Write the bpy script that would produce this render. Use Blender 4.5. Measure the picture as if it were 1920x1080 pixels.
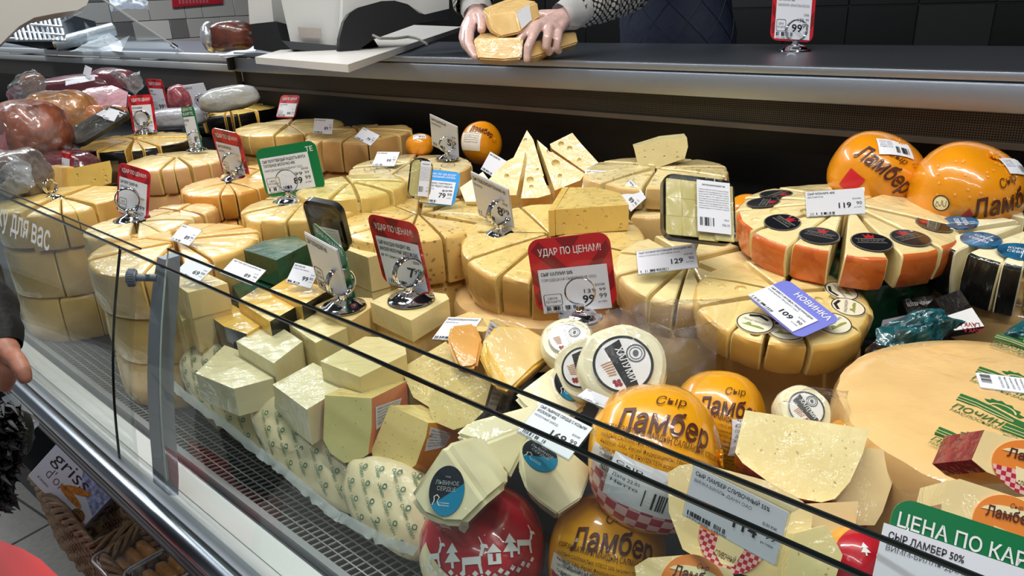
import bpy, bmesh, math, random
import numpy as np
from mathutils import Vector, Matrix, noise
random.seed(7)
SC = bpy.context.scene
COL = SC.collection
for _o in list(bpy.data.objects): bpy.data.objects.remove(_o)

# ------------------------------------------------------------------ camera
FPX = 1400.0                      # focal length in pixels of the 1920 x 1080 frame
CAM = Vector((0, 0, 1.155))
HS, HB, HV = -0.0437, -551.0, -1760.0
_dn = Vector((-HS, 1, -HB / FPX)).normalized()
_dx = Vector((HV, HB + HS * HV, FPX)).normalized()
AX = -_dx; AZ = -_dn; AY = AZ.cross(AX)          # world axes in camera space (x right, y down, z forward)
M3 = Matrix((AX, AY, AZ))
cam_d = bpy.data.cameras.new('camera'); cam = bpy.data.objects.new('camera', cam_d); COL.objects.link(cam)
cam_d.sensor_width = 36; cam_d.lens = 36 * FPX / 1920; cam_d.clip_start = 0.02; cam_d.clip_end = 60
_R = M3 @ Matrix(((1, 0, 0), (0, -1, 0), (0, 0, -1)))
cam.matrix_world = Matrix.Translation(CAM) @ _R.to_4x4()
SC.camera = cam

# ------------------------------------------------------------------ world, lights, exposure
w = bpy.data.worlds.new('world'); SC.world = w; w.use_nodes = True
w.node_tree.nodes['Background'].inputs[0].default_value = (0.62, 0.68, 0.75, 1)
w.node_tree.nodes['Background'].inputs[1].default_value = 0.27
def area(name, loc, rot, sx, sy, power, col=(1, 1, 1)):
    d = bpy.data.lights.new(name, 'AREA'); d.shape = 'RECTANGLE'; d.size = sx; d.size_y = sy
    d.energy = power; d.color = col
    o = bpy.data.objects.new(name, d); COL.objects.link(o); o.location = loc; o.rotation_euler = rot
    return o
area('case_ceiling_lamp', (-0.7, 0.75, 2.75), (0, 0, 0), 3.4, 0.10, 62, (1, 0.97, 0.92))
area('aisle_ceiling_lamp', (-0.2, -0.75, 2.95), (math.radians(8), 0, 0), 4.0, 0.10, 30, (0.93, 0.97, 1))
area('far_ceiling_lamp', (-4.3, 1.3, 2.9), (0, 0, 0), 0.12, 3.0, 150, (0.93, 0.97, 1))
SC.view_settings.view_transform = 'Standard'; SC.view_settings.look = 'None'
SC.view_settings.gamma = 1; SC.view_settings.use_curve_mapping = False
SC.view_settings.exposure = -0.06

# ------------------------------------------------------------------ pixel <-> place
def ray(px, py): return M3 @ (Vector((px - 960, py - 540, FPX)) / FPX)
def at(px, py, z):
    r = ray(px, py); return CAM + r * ((z - CAM.z) / r.z)
def atd(px, py, t): return CAM + ray(px, py) * t
def aty(px, py, y):
    r = ray(px, py); return CAM + r * (y / r.y)
def onplane(px, py, p0, n):
    r = ray(px, py); return CAM + r * ((p0 - CAM).dot(n) / r.dot(n))
def depth(p): return (M3.transposed() @ (p - CAM)).z
VR = Vector((0.766, 0.642, 0)).normalized(); VA = Vector((-VR.y, VR.x, 0)); UP = Vector((0, 0, 1))
VYAW = math.atan2(VR.y, VR.x)
def nrm(yaw, el):      # a facing direction: yaw 0 looks at the viewer, + turns to the picture's right, el = upward tilt
    a, e = math.radians(yaw), math.radians(el)
    return ((VR * math.sin(a) - VA * math.cos(a)) * math.cos(e) + UP * math.sin(e)).normalized()

# ------------------------------------------------------------------ materials
def lin(h):
    h = h.lstrip('#'); c = [int(h[i:i + 2], 16) / 255 for i in (0, 2, 4)]
    return tuple(x / 12.92 if x <= .04045 else ((x + .055) / 1.055) ** 2.4 for x in c) + (1,)
MATS = {}
def newmat(key):
    m = bpy.data.materials.new(key); m.use_nodes = True; MATS[key] = m
    nt = m.node_tree; b = nt.nodes['Principled BSDF']
    return m, nt, b
def plain(key, col, rough=.5, metal=0, coat=0, bump=0, bscale=60, spec=.5, stretch=None, var=0.0):
    if key in MATS: return MATS[key]
    m, nt, b = newmat(key)
    b.inputs['Base Color'].default_value = lin(col); b.inputs['Roughness'].default_value = rough
    b.inputs['Metallic'].default_value = metal; b.inputs['Coat Weight'].default_value = coat
    b.inputs['Coat Roughness'].default_value = .06; b.inputs['Specular IOR Level'].default_value = spec
    if bump or var:
        tc = nt.nodes.new('ShaderNodeTexCoord'); n = nt.nodes.new('ShaderNodeTexNoise'); n.inputs['Scale'].default_value = bscale
        n.inputs['Detail'].default_value = 3
        if stretch:
            mp = nt.nodes.new('ShaderNodeMapping'); mp.inputs['Scale'].default_value = stretch
            nt.links.new(tc.outputs['Object'], mp.inputs[0]); nt.links.new(mp.outputs[0], n.inputs['Vector'])
        else: nt.links.new(tc.outputs['Object'], n.inputs['Vector'])
        if bump:
            bp = nt.nodes.new('ShaderNodeBump'); bp.inputs['Strength'].default_value = bump; bp.inputs['Distance'].default_value = .004
            nt.links.new(n.outputs[0], bp.inputs['Height']); nt.links.new(bp.outputs[0], b.inputs['Normal'])
            nt.links.new(bp.outputs[0], b.inputs['Coat Normal'])
        if var:
            c = lin(col); r = nt.nodes.new('ShaderNodeValToRGB'); r.color_ramp.elements[0].position = .3; r.color_ramp.elements[1].position = .7
            r.color_ramp.elements[0].color = tuple(x * (1 - var) for x in c[:3]) + (1,)
            r.color_ramp.elements[1].color = tuple(min(1, x * (1 + var)) for x in c[:3]) + (1,)
            nt.links.new(n.outputs[0], r.inputs[0]); nt.links.new(r.outputs[0], b.inputs['Base Color'])
    return m
def cheese(key, col, spot=None, sscale=55, samt=.62, wrap=.9, rough=.42, var=.07, wr=.5, pits=0, seeds=0, seedr=.24, seedc='#7d6330', wscale=22):
    """Cut cheese: mottled paste, optional seeds/specks, small pits as fine relief, and a film wrap as a glossy wrinkled coat."""
    if key in MATS: return MATS[key]
    m, nt, b = newmat(key); L = nt.links.new
    tc = nt.nodes.new('ShaderNodeTexCoord')
    n = nt.nodes.new('ShaderNodeTexNoise'); n.inputs['Scale'].default_value = 26; n.inputs['Detail'].default_value = 5
    L(tc.outputs['Object'], n.inputs['Vector'])
    c = lin(col); c = (c[0], c[1] * .97, c[2] * .84, 1); r = nt.nodes.new('ShaderNodeValToRGB')
    r.color_ramp.elements[0].position = .28; r.color_ramp.elements[1].position = .72
    r.color_ramp.elements[0].color = (c[0] * (1 - var), c[1] * (1 - 1.4 * var), c[2] * (1 - 2.2 * var), 1)
    r.color_ramp.elements[1].color = tuple(min(1, x * (1 + .6 * var)) for x in c[:3]) + (1,)
    L(n.outputs[0], r.inputs[0]); colout = r.outputs[0]
    if spot:
        v = nt.nodes.new('ShaderNodeTexNoise'); v.inputs['Scale'].default_value = sscale; v.inputs['Detail'].default_value = 1.5
        v.inputs['Distortion'].default_value = .8
        L(tc.outputs['Object'], v.inputs['Vector'])
        rr = nt.nodes.new('ShaderNodeValToRGB'); rr.color_ramp.elements[0].position = samt; rr.color_ramp.elements[1].position = samt + .08
        rr.color_ramp.elements[0].color = (0, 0, 0, 1); rr.color_ramp.elements[1].color = (.8, .8, .8, 1)
        mx = nt.nodes.new('ShaderNodeMix'); mx.data_type = 'RGBA'; mx.inputs[7].default_value = lin(spot)
        L(v.outputs[0], rr.inputs[0]); L(rr.outputs[0], mx.inputs[0]); L(colout, mx.inputs[6]); colout = mx.outputs[2]
    if seeds:
        wv = nt.nodes.new('ShaderNodeTexNoise'); wv.inputs['Scale'].default_value = 140; L(tc.outputs['Object'], wv.inputs['Vector'])
        av = nt.nodes.new('ShaderNodeMix'); av.data_type = 'VECTOR'; av.inputs[0].default_value = .006; L(tc.outputs['Object'], av.inputs[4]); L(wv.outputs['Color'], av.inputs[5])
        vo = nt.nodes.new('ShaderNodeTexVoronoi'); vo.inputs['Scale'].default_value = seeds; L(av.outputs[1], vo.inputs['Vector'])
        sr = nt.nodes.new('ShaderNodeValToRGB'); sr.color_ramp.elements[0].position = seedr * .7; sr.color_ramp.elements[1].position = seedr * 1.25; sr.color_ramp.elements[0].color = (.75, .75, .75, 1); sr.color_ramp.elements[1].color = (0, 0, 0, 1)
        mx = nt.nodes.new('ShaderNodeMix'); mx.data_type = 'RGBA'; mx.inputs[7].default_value = lin(seedc)
        L(vo.outputs['Distance'], sr.inputs[0]); L(sr.outputs[0], mx.inputs[0]); L(colout, mx.inputs[6]); colout = mx.outputs[2]
    L(colout, b.inputs['Base Color'])
    b.inputs['Roughness'].default_value = rough; b.inputs['Specular IOR Level'].default_value = .35
    b.inputs['Subsurface Weight'].default_value = .12; b.inputs['Subsurface Radius'].default_value = (.02, .012, .006); b.inputs['Subsurface Scale'].default_value = .3
    bp = nt.nodes.new('ShaderNodeBump'); bp.inputs['Strength'].default_value = .25; bp.inputs['Distance'].default_value = .003
    L(n.outputs[0], bp.inputs['Height']); last = bp
    if pits:
        vo = nt.nodes.new('ShaderNodeTexVoronoi'); vo.inputs['Scale'].default_value = pits; L(tc.outputs['Object'], vo.inputs['Vector'])
        pr = nt.nodes.new('ShaderNodeValToRGB'); pr.color_ramp.elements[0].position = .10; pr.color_ramp.elements[1].position = .22
        b2 = nt.nodes.new('ShaderNodeBump'); b2.inputs['Strength'].default_value = .7; b2.inputs['Distance'].default_value = .006
        L(vo.outputs['Distance'], pr.inputs[0]); L(pr.outputs[0], b2.inputs['Height']); L(bp.outputs[0], b2.inputs['Normal']); last = b2
    L(last.outputs[0], b.inputs['Normal'])
    if wrap:
        b.inputs['Coat Weight'].default_value = wrap; b.inputs['Coat Roughness'].default_value = .07; b.inputs['Coat IOR'].default_value = 1.45
        wn = nt.nodes.new('ShaderNodeTexNoise'); wn.inputs['Scale'].default_value = wscale; wn.inputs['Detail'].default_value = 4; wn.inputs['Distortion'].default_value = 1.4
        L(tc.outputs['Object'], wn.inputs['Vector'])
        wb = nt.nodes.new('ShaderNodeBump'); wb.inputs['Strength'].default_value = wr; wb.inputs['Distance'].default_value = .012
        L(wn.outputs[0], wb.inputs['Height']); L(wb.outputs[0], b.inputs['Coat Normal'])
    return m
def clear(key, tint='#ffffff', fres=1.45, rough=.02, bump=0, bscale=40, haze=0.0, hazecol='#dfe6ea'):
    """Thin clear sheet (glass, film): what lies behind shows through, the surface reflects by angle, optional milky haze."""
    if key in MATS: return MATS[key]
    m = bpy.data.materials.new(key); m.use_nodes = True; MATS[key] = m
    nt = m.node_tree; nt.nodes.clear(); L = nt.links.new
    out = nt.nodes.new('ShaderNodeOutputMaterial'); tr = nt.nodes.new('ShaderNodeBsdfTransparent'); gl = nt.nodes.new('ShaderNodeBsdfGlossy')
    lw = nt.nodes.new('ShaderNodeLayerWeight'); lw.inputs[0].default_value = .5; mx = nt.nodes.new('ShaderNodeMixShader')
    pw = nt.nodes.new('ShaderNodeMath'); pw.operation = 'POWER'; pw.inputs[1].default_value = 4.5; ma = nt.nodes.new('ShaderNodeMath'); ma.operation = 'MULTIPLY_ADD'
    f0 = ((fres - 1) / (fres + 1)) ** 2 * 1.8; ma.inputs[1].default_value = .9 - f0; ma.inputs[2].default_value = f0
    tr.inputs[0].default_value = lin(tint); gl.inputs['Roughness'].default_value = rough
    L(lw.outputs['Facing'], pw.inputs[0]); L(pw.outputs[0], ma.inputs[0]); L(ma.outputs[0], mx.inputs[0]); L(tr.outputs[0], mx.inputs[1]); L(gl.outputs[0], mx.inputs[2]); last = mx
    if bump:
        tc = nt.nodes.new('ShaderNodeTexCoord'); n = nt.nodes.new('ShaderNodeTexNoise'); n.inputs['Scale'].default_value = bscale; n.inputs['Detail'].default_value = 4; n.inputs['Distortion'].default_value = 1.5
        bp = nt.nodes.new('ShaderNodeBump'); bp.inputs['Strength'].default_value = bump; bp.inputs['Distance'].default_value = .02
        L(tc.outputs['Object'], n.inputs['Vector']); L(n.outputs[0], bp.inputs['Height']); L(bp.outputs[0], gl.inputs['Normal']); L(bp.outputs[0], lw.inputs['Normal'])
    if haze:
        df = nt.nodes.new('ShaderNodeBsdfDiffuse'); df.inputs[0].default_value = lin(hazecol)
        m2 = nt.nodes.new('ShaderNodeMixShader'); m2.inputs[0].default_value = haze
        L(mx.outputs[0], m2.inputs[1]); L(df.outputs[0], m2.inputs[2]); last = m2
    L(last.outputs[0], out.inputs[0])
    return m
def checks(key, c1, c2, scale, rough=.35, coat=.6):
    if key in MATS: return MATS[key]
    m, nt, b = newmat(key); L = nt.links.new
    uv = nt.nodes.new('ShaderNodeUVMap'); ck = nt.nodes.new('ShaderNodeTexChecker'); ck.inputs['Scale'].default_value = scale
    ck.inputs[1].default_value = lin(c1); ck.inputs[2].default_value = lin(c2)
    L(uv.outputs[0], ck.inputs[0]); L(ck.outputs[0], b.inputs['Base Color'])
    b.inputs['Roughness'].default_value = rough; b.inputs['Coat Weight'].default_value = coat
    return m

# ------------------------------------------------------------------ mesh helpers
def finish(bm, name, mats, parent=None, smooth=38, doubles=False):
    if doubles: bmesh.ops.remove_doubles(bm, verts=bm.verts, dist=1e-5)
    bmesh.ops.recalc_face_normals(bm, faces=bm.faces)
    if smooth:
        for f in bm.faces: f.smooth = True
        lim = math.radians(smooth)
        for e in bm.edges:
            if len(e.link_faces) == 2 and e.calc_face_angle(0) > lim: e.smooth = False
    me = bpy.data.meshes.new(name); bm.to_mesh(me); bm.free()
    for m in (mats if isinstance(mats, (list, tuple)) else [mats]): me.materials.append(m)
    o = bpy.data.objects.new(name, me); COL.objects.link(o)
    if parent is not None: o.parent = parent
    return o
def tag(o, label, cat, group=None, kind=None):
    if label: o['label'] = label
    if cat: o['category'] = cat
    if group: o['group'] = group
    if kind: o['kind'] = kind
    return o
def thing(name, label, cat, loc=(0, 0, 0), group=None, rot=None):
    o = bpy.data.objects.new(name, None); COL.objects.link(o); o.location = loc; o.empty_display_size = .02
    if rot is not None: o.rotation_euler = rot
    return tag(o, label, cat, group)
def struct(o): o['kind'] = 'structure'; return o
def box(bm, c, s, rot=None, bev=0, seg=2, mi=0):
    r = bmesh.ops.create_cube(bm, size=1); vs = r['verts']
    m = Matrix.Translation(Vector(c)) @ (rot.to_4x4() if rot else Matrix.Identity(4)) @ Matrix.Diagonal((s[0], s[1], s[2], 1))
    bmesh.ops.transform(bm, matrix=m, verts=vs)
    fs = {f for v in vs for f in v.link_faces}
    if bev:
        es = list({e for v in vs for e in v.link_edges})
        r2 = bmesh.ops.bevel(bm, geom=es, offset=bev, segments=seg, profile=.5, affect='EDGES')
        fs = set(r2['faces']) | {f for f in fs if f.is_valid}
    for f in fs: f.material_index = mi
    return vs
def boxobj(name, c, s, mat, parent=None, bev=0, rot=None, seg=2):
    bm = bmesh.new(); box(bm, c, s, rot, bev, seg); return finish(bm, name, mat, parent)
def tube(bm, pts, rad, n=8, cap=True, mi=0, closed=False):
    pts = [Vector(p) for p in pts]; rings = []; N = len(pts)
    rad = rad if isinstance(rad, (list, tuple)) else [rad] * N
    prev = None
    for i, p in enumerate(pts):
        if closed: d = (pts[(i + 1) % N] - pts[i - 1]).normalized()
        else: d = (pts[min(i + 1, N - 1)] - pts[max(i - 1, 0)]).normalized()
        if prev is None: u = d.orthogonal().normalized()
        else:
            u = (prev - d * prev.dot(d))
            u = u.normalized() if u.length > 1e-6 else d.orthogonal().normalized()
        prev = u; v = d.cross(u)
        rings.append([bm.verts.new(p + (u * math.cos(2 * math.pi * k / n) + v * math.sin(2 * math.pi * k / n)) * rad[i]) for k in range(n)])
    for i in range(N if closed else N - 1):
        a, b = rings[i], rings[(i + 1) % N]
        for k in range(n):
            f = bm.faces.new((a[k], a[(k + 1) % n], b[(k + 1) % n], b[k])); f.material_index = mi
    if cap and not closed:
        for r, s in ((rings[0], -1), (rings[-1], 1)):
            f = bm.faces.new(r if s > 0 else r[::-1]); f.material_index = mi
def lathe(bm, prof, n=32, mat=None, mi=0):
    mat = mat or Matrix.Identity(4); rings = []
    for r, z in prof:
        if r < 1e-6: rings.append([bm.verts.new(mat @ Vector((0, 0, z)))])
        else: rings.append([bm.verts.new(mat @ Vector((r * math.cos(2 * math.pi * k / n), r * math.sin(2 * math.pi * k / n), z))) for k in range(n)])
    for a, b in zip(rings, rings[1:]):
        for k in range(n):
            k2 = (k + 1) % n
            vs = [a[k % len(a)], a[k2 % len(a)], b[k2 % len(b)], b[k % len(b)]]
            u = []
            for v in vs:
                if v not in u: u.append(v)
            if len(u) > 2: bm.faces.new(u).material_index = mi
def prism(bm, pts, d, bev=.003, seg=2, taper=1.0, shift=None, mi=0, mside=None, mback=None):
    """Closed outline pts (3-D, planar) thickened along vector d; edges rounded by bev. mside: {edge index: material}"""
    pts = [Vector(p) for p in pts]; c = sum(pts, Vector()) / len(pts)
    back = [c + (p - c) * taper + d + (shift or Vector()) for p in pts]
    a = [bm.verts.new(p) for p in pts]; b = [bm.verts.new(p) for p in back]; n = len(pts)
    f0 = bm.faces.new(a); f1 = bm.faces.new(b[::-1]); f0.material_index = mi; f1.material_index = mi if mback is None else mback
    sides = []
    for i in range(n):
        f = bm.faces.new((a[i], b[i], b[(i + 1) % n], a[(i + 1) % n])); f.material_index = (mside or {}).get(i, mi); sides.append(f)
    if bev:
        es = {e for f in [f0, f1] + sides for e in f.edges}
        es = [e for e in es if e.calc_face_angle(0) > .35]
        bmesh.ops.recalc_face_normals(bm, faces=[f0, f1] + sides)
        bmesh.ops.bevel(bm, geom=es, offset=bev, segments=seg, profile=.5, affect='EDGES', clamp_overlap=True)
def rect2d(w, h, r=0, n=5):
    if r <= 0: return [(-w / 2, -h / 2), (w / 2, -h / 2), (w / 2, h / 2), (-w / 2, h / 2)]
    out = []
    for cx, cy, a in ((w / 2 - r, -h / 2 + r, -90), (w / 2 - r, h / 2 - r, 0), (-w / 2 + r, h / 2 - r, 90), (-w / 2 + r, -h / 2 + r, 180)):
        for k in range(n + 1):
            t = math.radians(a + 90 * k / n); out.append((cx + r * math.cos(t), cy + r * math.sin(t)))
    return out
def ell2d(a, b, n=28): return [(a * math.cos(2 * math.pi * k / n), b * math.sin(2 * math.pi * k / n)) for k in range(n)]
def sheet(bm, pts2, z0, z1, mi=0, map3=None):
    """Flat thin slab from a 2-D outline between heights z0 and z1."""
    q = map3 or (lambda x, y, z: Vector((x, y, z)))
    a = [bm.verts.new(q(x, y, z1)) for x, y in pts2]; b = [bm.verts.new(q(x, y, z0)) for x, y in pts2]; n = len(pts2)
    bm.faces.new(a).material_index = mi; bm.faces.new(b[::-1]).material_index = mi
    for i in range(n): bm.faces.new((a[i], b[i], b[(i + 1) % n], a[(i + 1) % n])).material_index = mi

# ------------------------------------------------------------------ lettering
_tc = bpy.data.curves.new('glyphs', 'FONT'); _to = bpy.data.objects.new('glyphs', _tc)
_TX = {}
def glyphs(text, bold=0.0, res=2):
    k = (text, bold, res)
    if k not in _TX:
        _tc.body = text; _tc.size = 1; _tc.resolution_u = res; _tc.offset = bold
        me = _to.to_mesh()
        vs = [tuple(v.co[:2]) for v in me.vertices]; fs = [tuple(p.vertices) for p in me.polygons]
        _to.to_mesh_clear()
        if vs:
            x0 = min(v[0] for v in vs); x1 = max(v[0] for v in vs)
            vs = [(x - x0, y) for x, y in vs]; _TX[k] = (vs, fs, x1 - x0)
        else: _TX[k] = ([], [], 1)
    return _TX[k]
def text(bm, s, x, y, cap, width=None, align='L', rot=0, bold=0.0, map3=None, z=.0004, mi=0, skew=0, res=2):
    """Write s with capitals cap high, baseline at (x, y); width squeezes or stretches it to fit."""
    vs, fs, wd = glyphs(s, bold, res)
    if not vs: return
    sy = cap / .73; sx = sy if width is None else width / wd
    off = 0 if align == 'L' else (-wd * sx if align == 'R' else -wd * sx / 2)
    cr, sr = math.cos(math.radians(rot)), math.sin(math.radians(rot)); q = map3 or (lambda a, b, c: Vector((a, b, c)))
    bv = []
    for vx, vy in vs:
        lx = off + vx * sx + vy * sy * skew; ly = vy * sy
        bv.append(bm.verts.new(q(x + lx * cr - ly * sr, y + lx * sr + ly * cr, z)))
    for f in fs:
        try: bm.faces.new([bv[i] for i in f]).material_index = mi
        except ValueError: pass
def barcode(bm, x, y, w, h, n=26, seed=1, map3=None, z=.0004, mi=0):
    rg = random.Random(seed); q = map3 or (lambda a, b, c: Vector((a, b, c))); u = w / n
    for i in range(n):
        if rg.random() < .38: continue
        bw = u * rg.choice((.5, .7, .95)); a = x + i * u
        bm.faces.new([bm.verts.new(q(*p, z)) for p in ((a, y), (a + bw, y), (a + bw, y + h), (a, y + h))]).material_index = mi
def frame2d(bm, pts2, t, z=.0004, map3=None, mi=0):
    """Outline ring of width t."""
    q = map3 or (lambda a, b, c: Vector((a, b, c))); n = len(pts2)
    cx = sum(p[0] for p in pts2) / n; cy = sum(p[1] for p in pts2) / n
    r = max(math.hypot(p[0] - cx, p[1] - cy) for p in pts2); k = 1 - t / r
    a = [bm.verts.new(q(x, y, z)) for x, y in pts2]; b = [bm.verts.new(q(cx + (x - cx) * k, cy + (y - cy) * k, z)) for x, y in pts2]
    for i in range(n): bm.faces.new((a[i], a[(i + 1) % n], b[(i + 1) % n], b[i])).material_index = mi
# ------------------------------------------------------------------ palette
STEEL = plain('brushed_steel', '#b7bec8', .38, 1, bump=.15, bscale=30, stretch=(4, 60, 400))
STEEL_TOP = plain('steel_worktop', '#8d949f', .36, 1, bump=.10, bscale=30, stretch=(4, 200, 60))
CHROME = plain('chrome', '#d8dade', .07, 1)
ALU = plain('satin_aluminium', '#d0d4d8', .35, .45)
BLACK = plain('black_panel', '#08080a', .45)
DECK = plain('black_deck', '#0b0c0d', .6)
BLACKP = plain('black_plastic', '#131417', .38)
DGREY = plain('shadow_strip_grey', '#3b3d42', .45)  # tone of the strip that imitates shadow beside the grille frame
MGREY = plain('mid_grey_plastic', '#7d848d', .42)
WHITEP = plain('white_enamel', '#f0f3f6', .28, coat=.4)
OFFW = plain('off_white_plastic', '#d9d8d3', .4)
PAPER = plain('label_paper', '#e9ebf2', .5)
PAPERG = plain('thermal_paper', '#dfe1e6', .5)
INK = plain('ink_black', '#15161a', .55)
INKG = plain('ink_grey', '#5d6068', .55)
WHITEINK = plain('ink_white', '#f4f4f2', .5)
RED = plain('card_red', '#d01f2a', .35, coat=.5)
DRED = plain('card_dark_red', '#8f1620', .35, coat=.5)
GREENC = plain('card_green', '#0b7a45', .35, coat=.5)
BLUEC = plain('card_blue', '#1f9bea', .35, coat=.5)
LILAC = plain('card_lilac', '#7d83dc', .4, coat=.4)
FILM = clear('clear_film', '#f6f8f8', 1.3, .05, bump=.35, bscale=30)
FILMC = clear('crumpled_film', '#f4f5f5', 1.33, .05, bump=.45, bscale=45, haze=.02)
ACRYL = clear('acrylic_sheet', '#f3f6f6', 1.45, .03)
GLASS = clear('front_glass', '#f1f6f4', 1.30, .015, haze=.008, hazecol='#aebcc0')
GLASSHAZE = clear('guard_glass', '#eef2f4', 1.4, .03, haze=.10, hazecol='#c9d2da')
GEDGE = plain('glass_edge', '#0f1614', .12, coat=.8)
GEDGEL = plain('glass_edge_pale', '#b7c9c2', .15, coat=.8)

# perforated air grille: dark dots as fine relief of the sheet
def perforated():
    m, nt, b = newmat('perforated_sheet'); L = nt.links.new
    tc = nt.nodes.new('ShaderNodeTexCoord'); mp = nt.nodes.new('ShaderNodeMapping'); mp.inputs['Scale'].default_value = (230, 1, 230)
    v = nt.nodes.new('ShaderNodeTexVoronoi'); v.inputs['Scale'].default_value = 1; v.inputs['Randomness'].default_value = 0; v.voronoi_dimensions = '2D'
    sx = nt.nodes.new('ShaderNodeSeparateXYZ'); cx = nt.nodes.new('ShaderNodeCombineXYZ')
    r = nt.nodes.new('ShaderNodeValToRGB'); r.color_ramp.elements[0].position = .30; r.color_ramp.elements[1].position = .36
    r.color_ramp.elements[0].color = (.003, .003, .003, 1); r.color_ramp.elements[1].color = lin('#5c5448')
    L(tc.outputs['Object'], mp.inputs[0]); L(mp.outputs[0], sx.inputs[0]); L(sx.outputs[0], cx.inputs[0]); L(sx.outputs[2], cx.inputs[1])
    L(cx.outputs[0], v.inputs['Vector']); L(v.outputs['Distance'], r.inputs[0]); L(r.outputs[0], b.inputs['Base Color'])
    b.inputs['Metallic'].default_value = .6; b.inputs['Roughness'].default_value = .42
    return m
PERF = perforated()
def bxp(name, x0, x1, y0, y1, z0, z1, mat, parent=None, bev=0):
    return boxobj(name, ((x0 + x1) / 2, (y0 + y1) / 2, (z0 + z1) / 2), (x1 - x0, y1 - y0, z1 - z0), mat, parent, bev)

# ------------------------------------------------------------------ shop floor, walls
FLOORT = plain('floor_tile', '#aaa7a2', .35, coat=.2, bscale=90, var=.10)
GROUT = plain('floor_grout', '#55524e', .8)
floor = struct(bxp('floor', -7, 4, -3, 6, -.02, -.004, GROUT))
_bm = bmesh.new(); box(_bm, (0, 0, 0), (.394, .394, .012), None, .0015, 1); _t = finish(_bm, 'floor_tile', FLOORT); _tm = _t.data
bpy.data.objects.remove(_t)
_c = Vector((-1.851, .389, 0)); _rot = math.radians(6)
for i in range(-6, 7):
    for j in range(-6, 3):
        p = Vector(((i + .5) * .4, (j + .5) * .4, 0)); p.rotate(Matrix.Rotation(_rot, 3, 'Z'))
        q = _c + p
        if q.y > .62 or q.x > 2: continue
        o = bpy.data.objects.new('floor_tile', _tm); COL.objects.link(o); o.parent = floor; o.location = (q.x, q.y, -.004); o.rotation_euler = (0, 0, _rot)
ceiling = struct(bxp('ceiling', -7, 4, -3, 6, 3.1, 3.15, plain('ceiling_grey', '#4a4d52', .9)))
DTILE = plain('black_wall_tile', '#0d0e10', .35); DTILE2 = plain('black_wall_tile_dull', '#141517', .45)
wall_back = struct(bxp('wall_back', -7, 4, 5.2, 5.3, 0, 3.1, plain('wall_black', '#060607', .6)))
_bm = bmesh.new(); box(_bm, (0, 0, 0), (.392, .012, .392), None, .002, 1); _t = finish(_bm, 'wall_tile', DTILE); _bt = _t.data; bpy.data.objects.remove(_t)
_bt2 = _bt.copy(); _bt2.materials.clear(); _bt2.materials.append(DTILE2)
for i in range(14):
    for j in range(4):
        o = bpy.data.objects.new('wall_tile', _bt if (i * 5 + j * 3) % 4 else _bt2); COL.objects.link(o); o.parent = wall_back
        o.location = (-4.2 + i * .4, 5.198, .80 + j * .4)
# tiled end wall on the left, seen over the worktop
WT = [plain('wall_tile_stone', '#a19e9b', .35, coat=.2), plain('wall_tile_pale', '#b9b6b2', .35, coat=.2), plain('wall_tile_dark', '#6a6868', .35, coat=.2)]
XW = -6.3
wall_left = struct(bxp('wall_left', XW - .1, XW, .5, 6, 0, 3.1, plain('wall_grout', '#74716f', .8)))
tms = []
for wl in (.145, .295):
    row = []
    for m_ in WT:
        bm = bmesh.new(); box(bm, (0, 0, 0), (.012, wl, .145), None, .002, 1); _t = finish(bm, 'wall_tile', m_); row.append(_t.data); bpy.data.objects.remove(_t)
    tms.append(row)
rg = random.Random(11)
for j in range(9):
    y = 1.2 - .15 * (j % 2)
    z = .85 + j * .15
    while y < 5.0:
        big = rg.random() < .45; wl = .30 if big else .15
        k = rg.choice((0, 0, 1)) if big else rg.choice((0, 1, 2, 2))
        o = bpy.data.objects.new('wall_tile', tms[1 if big else 0][k]); COL.objects.link(o); o.parent = wall_left
        o.location = (XW + .004, y + wl / 2, z); y += wl
# ------------------------------------------------------------------ service counter behind the display
XJ = -2.62
YC = 1.53
worktop = thing('service_counter', 'long stainless steel service worktop behind the cheese display', 'counter', (-.6, YC, .9))
def cp(name, x0, x1, y0, y1, z0, z1, mat, bev=0):
    o = bxp(name, x0 + .6, x1 + .6, y0 - YC, y1 - YC, z0 - .9, z1 - .9, mat, worktop, bev); return o
cp('top_sheet', XJ, 1.6, YC + .014, 2.12, .978, .997, STEEL_TOP)
cp('front_lip', XJ, 1.6, YC - .002, YC + .016, .984, 1.0, STEEL, .003)
cp('fascia', XJ, 1.6, YC - .006, YC + .03, .931, .9815, STEEL, .004)
cp('perforated_panel', XJ, 1.6, YC + .022, YC + .03, .878, .932, PERF)
cp('lower_trim', XJ, 1.6, YC + .012, YC + .03, .868, .879, plain('brown_trim', '#6a6258', .35, .7))
cp('rear_support', XJ, 1.6, 2.02, 2.10, 0, .978, BLACK)
far_counter = thing('side_counter', 'pale aluminium edged worktop further left behind the packed meats', 'counter', (-4, YC, .9))
def fp(name, y0, y1, z0, z1, mat, bev=0):
    return bxp(name, -6.2 + 4, XJ - .004 + 4, y0 - YC, y1 - YC, z0 - .9, z1 - .9, mat, far_counter, bev)
fp('top_sheet', YC + .02, 2.12, .970, .990, plain('grey_worktop', '#757b86', .3, .6))
fp('edge_profile', YC - .012, YC + .02, .966, .992, ALU, .006)
fp('lower_profile', YC - .018, YC + .02, .930, .958, plain('dull_aluminium', '#b0b1b2', .4, .4), .006)
fp('skirt', YC - .004, YC + .02, .85, .932, plain('brown_skirt', '#3c3733', .5))
boxobj('bracket', (XJ + 4 - .012, -.008, .062), (.018, .03, .05), BLACKP, far_counter, .003)
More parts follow.
